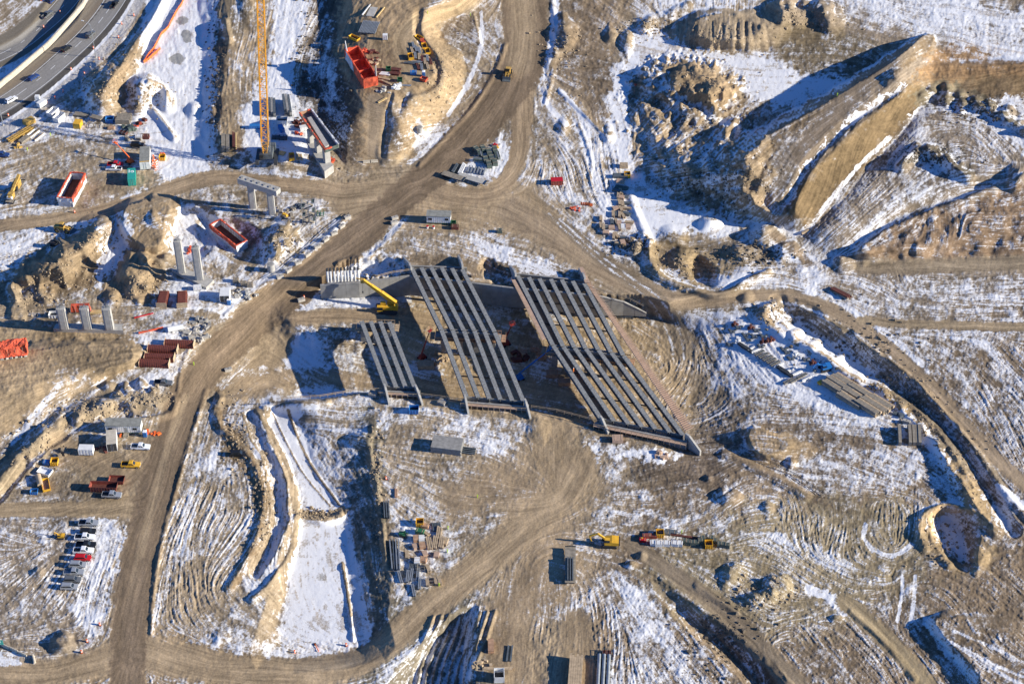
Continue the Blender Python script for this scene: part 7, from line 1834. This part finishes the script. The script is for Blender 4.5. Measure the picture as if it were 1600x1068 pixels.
# yard by the columns
bulk([
 ('on', lambda o: (part('netting', ORG, o, ('box',0,0,.6,6.4,1.4,2.6,{'top':.9})), part('scaffold', STEEL, o, *[('box',-3.2+i*1.6,-.8,0,.1,.1,3.6) for i in range(5)])), 'netted_scaffold', 'scaffold', 127, 487, (1,-.05), 'orange netted scaffold behind the three squat columns', None),
 ('wo', openbin(3.2,2.2,1.6,WHITE,None,BLKP), 'waste_bin', 'bin', 85, 495, Hh, 'white open box left of the three squat columns', None),
 ('lc1', stack(5.0,1.4,.6,3,WOODY,1), 'lumber_pile', 'timber stack', 154, 488, (1,-.05), 'yellow lumber behind the three squat columns', None),
 ('lc2', pile(71,8,1.6,.7,1.6,ORG,.8,'sheet'), 'tarp_pile', 'tarp', 297, 393, Hh, 'orange tarp lying between the tall separate columns', None),
 ('lc3', container(2.6,1.4,1.3,WHITE,.3), 'compressor', 'compressor', 309, 452, (1,-.1), 'white compressor in front of the tall column footing', None),
 ('bk1', crate(2.0,1.6,1.2,WOODG), 'crate', 'crate', 369, 440, Hh, 'left crate above the white storage shed', None),
 ('bk1', None, 'crate', 'crate', 381, 445, Hh, 'middle crate above the white storage shed', None),
 ('bk1', None, 'crate', 'crate', 391, 447, Hh, 'right crate above the white storage shed', None),
 ('bk2', pile(72,9,2.2,.8,1.4,CONC,.5,'block'), 'block_pile', 'blocks', 376, 460, Hh, 'pale blocks right of the white storage shed', None),
 ('bk3', pile(73,8,2.2,.8,1.4,CONC,.5,'block'), 'block_pile', 'blocks', 392, 464, Hh, 'pale blocks nearest the haul road beside the shed', None),
 ('sb1', pile(74,30,3.6,.9,1.5,ROCK,1.0,'block'), 'block_pile', 'blocks', 306, 524, Hh, 'large pale block pile beside the haul road', None),
 ('sb2', pile(75,22,3.0,.8,1.3,CONC_D,.9,'block'), 'block_pile', 'blocks', 312, 508, Hh, 'darker block pile behind the large pale one', None),
 ('hb1', pile(76,14,3.0,.6,1.5,WOODG,.6,'offcut'), 'offcut_pile', 'scrap pile', 445, 331, Hh, 'wood offcuts and cable between portal pier and stair tower', None),
 ('hb2', pile(77,5,1.2,.6,1.2,YEL,.5,'fitting'), 'scrap_pile', 'scrap pile', 449, 336, Hh, 'yellow fittings right of the portal pier leg', None),
 ('hb3', rack(2.2,2.0,1.2,GREEN), 'steel_rack', 'rack', 501, 335, Hh, 'green rack right of the stair tower', None),
 ('hb4', pile(78,8,2.0,.6,1.3,STEELB,.5,'fitting'), 'scrap_pile', 'scrap pile', 462, 322, Hh, 'dark scrap left of the stair tower top', None),
 ('so1', stack(6.4,.4,.35,1,REDP,1), 'pipe', 'pipe', 226, 493, (1,-.25), 'thin red pipe near the left of the haul road', None),
 # lower west yard
 ('wy1', crate(2.0,1.6,1.0,BLUE), 'crate', 'crate', 73, 724, Hh, 'dark blue crate left of the yellow basket in the lower yard', None),
 ('wy2', pile(81,7,1.6,.6,1.2,ORP,.6,'fitting'), 'scrap_pile', 'scrap pile', 238, 676, Hh, 'orange and red gear right of the portable toilet', None),
 ('wy3', pile(82,6,1.6,.6,1.2,RUSTM,.6,'fitting'), 'scrap_pile', 'scrap pile', 158, 702, Hh, 'rusty gear between cargo trailer and cream roofed container', None),
 ('wy4', pile(83,5,1.2,.5,1.0,ORP,.8,'fitting'), 'scrap_pile', 'scrap pile', 186, 680, Hh, 'orange gear at the office trailer steps', None),
 ('wy5', crate(1.2,1.0,.6,BLUE), 'satellite_dish_base', 'crate', 184, 676, Hh, 'small blue box between office trailer and container', None),
 ('wy6', pile(84,9,1.6,.9,1.5,LTANM,.8,'clod'), 'soil_pile', 'soil pile', 95, 708, Hh, 'small tan soil pile left of the white cargo trailer', None),
 # under and around the bridges
 ('ub1', crate(5.2,3.0,1.6,WOOD), 'crate', 'crate', 666, 573, Hh, 'brown crate stack on the ground between the first two bridges', None),
 ('ub2', crate(4.0,2.4,1.6,FORM), 'crate', 'crate', 882, 600, Hh, 'brown crate at the edge of the shade under the widest bridge', None),
 ('ub2', None, 'crate', 'crate', 863, 587, Hh, 'brown crate deeper in the shade under the widest bridge', None),
 ('ub3', pile(91,9,2.4,1.0,2.0,RUSTM,.6,'block'), 'form_pile', 'formwork', 812, 558, Hh, 'rusty forms in the shade, left of two piles', None),
 ('ub4', pile(92,9,2.8,1.0,2.2,FORM,.6,'block'), 'form_pile', 'formwork', 832, 556, Hh, 'brown forms in the shade, right of two piles', None),
 ('ub5', pile(93,12,2.6,.8,1.6,WOOD,.5,'offcut'), 'offcut_pile', 'scrap pile', 683, 560, Hh, 'wood offcuts in sun and snow between the first two bridges', None),
 ('ub6', pile(94,10,2.2,.6,1.4,CONC_D,.5,'block'), 'block_pile', 'blocks', 576, 643, Hh, 'grey blocks on the snow plateau left of the shortest bridge', None) if False else ('ub6', crate(2.6,2.2,1.0,CONC_D), 'crate', 'crate', 583, 617, (1,.2), 'grey block on the snow just left of the shortest bridge', None),
 ('ub6', None, 'crate', 'crate', 691, 630, (1,.4), 'grey block on the snow between shortest and middle bridge', None),
 ('ub7', crate(3.4,2.6,1.3,PINK), 'crate', 'crate', 965, 688, Hh, 'pink plywood box under the widest bridge walkway', None),
 ('ub8', pile(95,7,1.8,.6,1.8,PINK,.3,'sheet'), 'offcut_pile', 'scrap pile', 1036, 711, Hh, 'plywood offcuts on snow near the last wing wall', None),
 ('ub9', rack(5.2,2.4,.9,STEELB), 'scaffold_bundle', 'frame', 962, 489, (1,.05), 'left dark frame on snow right of the widest bridge', None),
 ('ub9', None, 'scaffold_bundle', 'frame', 977, 494, (1,.05), 'middle dark frame on snow right of the widest bridge', None),
 ('ub9', None, 'scaffold_bundle', 'frame', 994, 490, (1,.05), 'right dark frame on snow right of the widest bridge', None),
 ('ubt', stack(3.0,.5,.3,1,WOODG,1), 'timber', 'timber', 1002, 500, Hh, 'lone timber below the dark frames', None),
 ('wkb', crate(1.8,1.4,.9,WOOD), 'crate', 'crate', 741, 432, Hh, 'pale crate on the plateau between middle and widest bridge', None),
 # south of the bridges
 ('bigs', stack(9.4,5.4,2.4,1,CONC_D,5,.02), 'slab_stack', 'slab stack', 701, 700, (1,.12), 'large layered slab stack on the open ground south of the bridges', None),
 ('bigs2', ibeams(4.2,4,3.0,STEELB,.5), 'beam_row', 'beams', 732, 705, (1,.12), 'short dark beams leaning off the large slab stack', None),
 ('sv1', stack(3.6,.8,.5,2,FORM,1), 'beam_pair', 'beams', 619, 771, (.0,1), 'brown boards standing alone above the steel beams', None),
 ('sv2', ibeams(6.6,3,2.0,STEELB,.6), 'beam_row', 'beams', 604, 797, (.06,1), 'short group of grey beams at the slope crest', None),
 ('sv3', ibeams(11.0,1,1.4,STEEL,.8), 'steel_beam', 'beam', 611, 868, (.09,1), 'leftmost long steel beam by the slope crest', None),
 ('sv4', ibeams(11.2,1,1.4,STEELB,.8), 'steel_beam', 'beam', 615.5, 868, (.06,1), 'second long steel beam by the slope crest', None),
 ('sv5', ibeams(11.4,2,1.6,STEEL,.9), 'steel_beam', 'beam', 621.5, 868, (.05,1), 'right and palest long steel beams by the slope crest', None),
])
LC = [(664,823,1,.3,'wf'),(656.5,832,1,.2,'g'),(665,834,1,.5,'w'),(682.5,824,0,1,'h'),(686,834,0,1,'w3'),(650.5,843,0,1,'f'),(659,843,0,1,'W'),(649,855,.3,1,'p'),(660,854,0,1,'f'),(671,850,.1,1,'w3'),(680,849,.05,1,'w3'),(690,848,.05,1,'w3'),(697,847,-.35,1,'w'),(664,866,.3,1,'p'),(682,868,0,1,'p'),
      (636,868,.1,1,'w'),(646,885,0,1,'h'),(652,878,0,1,'W'),(661,876,1,.05,'f'),(658,888,0,1,'d'),(669,889,.4,1,'w'),(637,901,.03,1,'b'),(625,902,.15,1,'b'),(643,899,.03,1,'b'),(653,898,.05,1,'b'),(656,912,.05,1,'b'),(646,923,.25,1,'b'),(668,911,0,1,'w'),(673,910,.2,1,'d'),(681,909,.2,1,'w'),(687,909,.1,1,'w')]
lc = {'wf': ('brown form box', crate(2.3,1.5,.9,FORM)), 'g': ('dark green bundle', crate(2.6,1.6,1.1,GREEN)), 'w': ('short lumber bundle', stack(2.8,1.0,.8,3,WOOD,2)), 'h': ('grey slatted rack', stack(3.2,2.6,.6,6,STEELB,1,.35)), 'w3': ('long lumber bundle', stack(4.6,1.6,.9,3,WOOD,1,.25)),
      'f': ('plywood box', crate(2.2,1.8,1.0,FORM)), 'W': ('snow topped box', crate(2.1,1.7,1.0,WHITE)), 'p': ('pink plywood stack', stack(2.0,1.5,.8,1,PINK,2,.05)), 'd': ('open dark frame', rack(2.3,2.1,.9,WOODG)), 'b': ('grey beam pair', ibeams(4.4,2,1.0,STEEL,.6))}
for x, y, dx, dy, k in LC: P('C' + k, lc[k][1], 'laydown_stack', lc[k][0] + ' in the laydown area right of the long steel beams', 'stack', x, y, (dx, dy), lc[k][0] + ' group of the south laydown')
P('mini2', excavator(GREEN, (3.0,.9), .5), 'mini_excavator', 'small green machine above the long steel beams', 'excavator', 630, 836, (1,.2))
# far row of stores south east
RW = [(1004,845,'rb'),(1010,839,'rr'),(1020,839,'rr'),(1021,850,'wt'),(1029,851,'wt'),(1041,851,'wt'),(1038,833,'gd'),(1048,832,'gd'),(1054,851,'wt'),(1061,851,'wt'),(1069,847,'gg'),(1075,849,'gg'),(1082,850,'gg'),(1088,850,'gg'),(1094,847,'gg'),(1098,843,'gg'),(1117,847,'gg'),(1124,852,'gg'),(1130,853,'gg'),(1136,854,'gg'),(1112,843,'gg')]
rd = {'rb': ('red crate', crate(1.9,1.2,.9,REDP)), 'rr': ('faded red crate', crate(2.4,1.3,1.0,REDB)), 'wt': ('white topped box', crate(2.1,1.6,1.1,WHITE)), 'gd': ('dark bundle', crate(3.6,1.4,.7,STEELB)), 'gg': ('grey green block', crate(1.5,1.3,1.2,DGR))}
for x, y, k in RW: P('R' + k, rd[k][1], 'stores_box', rd[k][0] + ' in the long row of stores right of the yellow excavator', 'box', x, y, (1,.05), rd[k][0] + ' group in the long row')
P('lrb', stack(16.0,.7,.4,2,RUSTM,1), 'steel_beam', 'long rusty beam lying behind the row of stores', 'beam', 1068, 838, (1,.14))
P('fbC', flatbed(13.4, WOODG, 'beams', 3.0), 'flat_trailer', 'long flat trailer loaded with dark beams below the excavator', 'trailer', 891, 886, (0,-1))
P('dk9', stack(10.5,3.6,2.4,6,WOOD,1,.06), 'deck_panel', 'raised wooden deck panel at the bottom edge of the picture', 'wooden deck', 899, 1054, (-.07,1))
P('pp1', lambda o: [part('pipe', STEEL, o, ('cyl', (-5.4,y,.8), (5.4,y,.8), .5, 14)) for y in (-1.7,-.4,.9)] + [part('cradle', WOODG, o, ('box', x, -.3, 0, .3, 4.6, .35)) for x in (-4,-1.5,1.5,4)], 'pipe_stack', 'three silver pipes on cradles at the bottom edge', 'pipes', 945, 1050, (-.05,1))
P('rk9', rack(2.4,2.2,1.2,STEELB,RUSTM), 'steel_rack', 'small rusty rack above the silver pipes', 'rack', 948, 1022)
P('wbx9', stack(4.2,1.6,1.4,1,FORM,2,.03), 'plywood_box', 'upright brown plywood box on snow near the bottom edge', 'crate', 767, 1012, V)
P('bn9', openbin(3.2,2.6,2.6,WHITE,None,BLKP), 'waste_bin', 'white bin with dark inside cut by the bottom edge', 'bin', 780, 1060, V)
P('pl9', stack(8.0,.9,.6,2,WOOD,1), 'timber_pile', 'timber pair lying level above the white bin at the bottom edge', 'timber stack', 779, 1045, Hh)
P('pl8', pile(97,10,2.0,.6,1.4,WOOD,.5,'offcut'), 'offcut_pile', 'splintered wood left of the white bottom bin', 'scrap pile', 754, 1040)
P('ln1', stack(5.5,.5,.4,1,STEELB,1), 'steel_beam', 'left thin beam near the bottom right of the brown deck strip', 'beam', 793, 1022, (-.12,1)); P('ln1', None, 'steel_beam', 'right thin beam near the bottom edge planks', 'beam', 799, 1022, (-.12,1))
# timber stacks and steel on the eastern snow
D1 = (1, .62)
for x, y, l, L in ((1306,610,'front left',9.5),(1313,604,'second row left',9.5),(1321,600,'back left',9.0),(1328,629,'front middle',9.0),(1337,622,'second row middle',9.0),(1347,616,'back middle',9.5),(1355,640,'front right',8.6),(1366,636,'second row right',9.5),(1376,632,'back right',8.0)):
    P('tmb' + str(L), stack(L,2.3,2.0,3,WOODG,2,.06,WOOD), 'timber_mat_stack', l + ' brown timber mat stack in the big group on the eastern snow', 'timber stack', x, y, D1, 'brown timber mat stacks on the eastern snow')
for i, x in enumerate((1415,1421,1427,1432,1436)):
    P('slb', stack(7.8,1.0,2.0,1,CONC_D,1,.1,WOODG), 'upright_slab', 'pale upright slab in the close group beside the eastern ditch', 'slab', x if i else 1405, 684, (.05,1), 'upright slabs beside the eastern ditch')
SR = [(1163,543,'b'),(1168,547,'b'),(1176,544,'w'),(1182,548,'w'),(1187,552,'g'),(1193,556,'g'),(1199,560,'g'),(1205,564,'g'),(1211,568,'g'),(1217,571,'w'),(1223,579,'b'),(1229,584,'b'),(1238,577,'w'),(1246,583,'w'),(1253,588,'g'),(1261,592,'w'),(1232,596,'g'),(1242,594,'g')]
sr = {'b': ('dark pipe bundle', stack(4.8,1.0,.8,4,STEELD,2), (1,.62)), 'w': ('white frame', stack(3.8,.7,.5,2,WHITE,1,.3), (1,-.45)), 'g': ('grey ladder frame', rack(3.6,.9,.6,WOODG,STEELB), (1,-.5))}
for x, y, k in SR: P('S' + k, sr[k][1], 'steel_bundle', sr[k][0] + ' in the slanting line of steel on the eastern snow', 'steel bundle', x, y, sr[k][2], sr[k][0] + ' group on the eastern snow')
SM = [(1149,507,'o'),(1155,511,'d'),(1145,517,'d'),(1174,512,'o'),(1183,516,'d'),(1166,523,'d'),(1171,530,'d'),(1180,525,'d'),(1151,531,'w'),(1142,538,'d'),(1193,534,'o'),(1201,533,'o'),(1206,531,'o'),(1190,541,'d'),(1226,545,'d'),(1231,550,'d'),(1240,553,'w'),(1237,560,'d'),(1260,561,'d'),(1271,567,'o'),(1194,525,'d'),(1248,558,'w')]
sg = {'o': ('rusty fitting pile', pile(101,6,1.0,.6,1.2,RUSTM,.6,'fitting')), 'd': ('dark fitting pile', pile(102,5,1.0,.6,1.4,STEELB,.5,'fitting')), 'w': ('white fitting pile', pile(103,5,1.0,.7,1.4,WHITE,.6,'fitting'))}
for x, y, k in SM: P('M' + k, sg[k][1], 'fitting_pile', sg[k][0] + ' scattered on the snow above the slanting steel', 'fittings', x, y, (1,.3), sg[k][0] + ' group above the slanting steel')
P('yds', pile(104,5,1.2,.8,1.5,YEL,.5,'fitting'), 'scrap_pile', 'small yellow attachment at the tip of the timber mats', 'attachment', 1287, 597)
P('vh1', pile(105,7,1.2,.8,1.4,STEELB,.7,'fitting'), 'scrap_pile', 'dark fittings right of the timber mats', 'scrap pile', 1405, 648); P('blk', None, 'concrete_block', 'pale block between timber mats and upright slabs', 'concrete block', 1416, 660, (1,.3))
P('skd', stack(7.0,2.4,1.2,3,RUSTM,2,.05,WOODG), 'timber_skid', 'brown skid with a snowy lump north of the east road', 'skid', 1314, 459, (1,.5)); P('skd2', stack(4.6,.8,.6,2,WOOD,1), 'timber_pile', 'tan timber below the end of the tan bank', 'timber', 1261, 362, (1,-.45))
P('rse', rack(6.0,3.0,1.0,STEELB,RUSTM), 'steel_rack', 'dark rack at the right end of the long guard rail', 'rack', 1146, 697, (1,.15)) if False else None
# loose stones and clods on the heaps and along the berms
R_ = random.Random(77)
def clods(label, name, areas, n, s0, s1, m):
    b = MB()
    for k in range(n):
        ax, ay, rx, ry = areas[k % len(areas)]
        x = ax + R_.gauss(0, rx * .5); y = ay + R_.gauss(0, ry * .5)
        p = G3(x, y); s = R_.uniform(s0, s1) * (R_.random() ** 1.5 + .4)
        b.box(p.x, p.y, p.z - s * .25, s * R_.uniform(.7,1.4), s, s * R_.uniform(.5,.9), top=R_.uniform(.4,.8), rz=R_.uniform(0,3.1))
    o = b.build(name, m, None); o['kind'] = 'stuff'; tag(o, label, 'soil clods'); return o
clods('tan soil clods scattered over the spoil heaps and windrows', 'soil_clods', [(190,100,30,60),(150,135,40,30),(228,150,40,26),(80,420,80,40),(150,370,50,30),(215,445,50,30),(435,380,36,26),(60,690,70,60),(150,640,70,26),(230,620,50,16),(1100,125,60,36),(1120,58,80,24),(1255,30,60,22),(1160,260,50,50),(1075,420,60,30),(1440,640,40,50),(1500,730,40,60),(1390,600,50,20),(1215,490,40,22),(1480,850,50,44),(370,680,26,60),(410,790,16,80),(495,802,40,8),(690,110,30,60),(880,80,40,50),(1010,45,50,20),(590,760,12,120),(1190,930,60,30),(60,470,70,30)], 5200, .25, .85, LTANM)
clods('dark clods on the shaded rubble face and banks', 'dark_clods', [(1080,200,90,80),(1120,290,90,40),(480,120,30,90),(520,200,30,60),(1530,175,70,22),(1460,245,50,18),(1180,400,60,20),(985,382,30,14),(1340,540,90,50),(1130,1000,60,50),(335,120,14,110)], 2600, .25, .9, DCL)
for x, y, h, l in ((564.6,455,None,'worker in orange vest standing under the yellow crane hook'),(570,457,None,'second worker to the right under the yellow crane hook'),(896,581,.7,'worker in orange vest standing on the widest bridge girders')): person_at(x, y, h, l)
# tiny surveying stakes
for i, (x, y) in enumerate(((79,212),(43,235),(700,826),(699,862),(1308,150),(303,570),(686,915),(746,777),(1003,844),(1065,832),(735,25),(668,22))):
    P('stake', lambda o: (part('lath', YELG, o, ('box',0,0,0,.22,.22,1.3)), part('ribbon', YELG, o, ('box',.1,0,.9,.3,.1,.25))), 'survey_stake', 'bright yellow green survey stake standing on open ground', 'survey stake', x, y, g='yellow green survey stakes')

# labels that single each one out inside its group
ORD = ['first','second','third','fourth','fifth','sixth','seventh','eighth','ninth','tenth','eleventh','twelfth','thirteenth','fourteenth','fifteenth','sixteenth','seventeenth','eighteenth','nineteenth','twentieth']
same = {}
for o in COL.objects:
    if o.parent is None and 'label' in o and 'group' in o: same.setdefault((o['group'], o['label']), []).append(o)
for (g, l), os_ in same.items():
    if 1 < len(os_) <= 20:
        xs = [o.location.x for o in os_]; ys = [o.location.y for o in os_]
        hz = max(xs) - min(xs) > .8 * (max(ys) - min(ys))
        os_.sort(key=lambda o: (o.location.x if hz else -o.location.y))
        words = l.split()
        if len(words) > 12: words = words[:12]
        while words[-1] in ('the','a','of','beside','in','right','on','white','eastern','haul','flat','long','yellow','to','steel','curved','between','and','area','at','west','end','tall','grey','laydown','line','lining','tops','stores','above','slanting') and len(words) > 4 and len(l.split()) > 12: words.pop()
        base = ' '.join(words)
        for i, o in enumerate(os_): o['label'] = ORD[i] + (' from the left: ' if hz else ' from the top: ') + base
for o in COL.objects:
    if o.parent is not None and o.name.split('.')[0] in ('stud','cladding_rib','tarp_edge','rib','edge_joist','guard_post','rebar','guard_rail','post','netting','pendant','slot','windows','batten','pallet','dunnage','frame','frame_bar'):
        if o.name.split('.')[0] in ('stud','cladding_rib','tarp_edge','rib','edge_joist','guard_post','rebar'): o['kind'] = 'stuff'
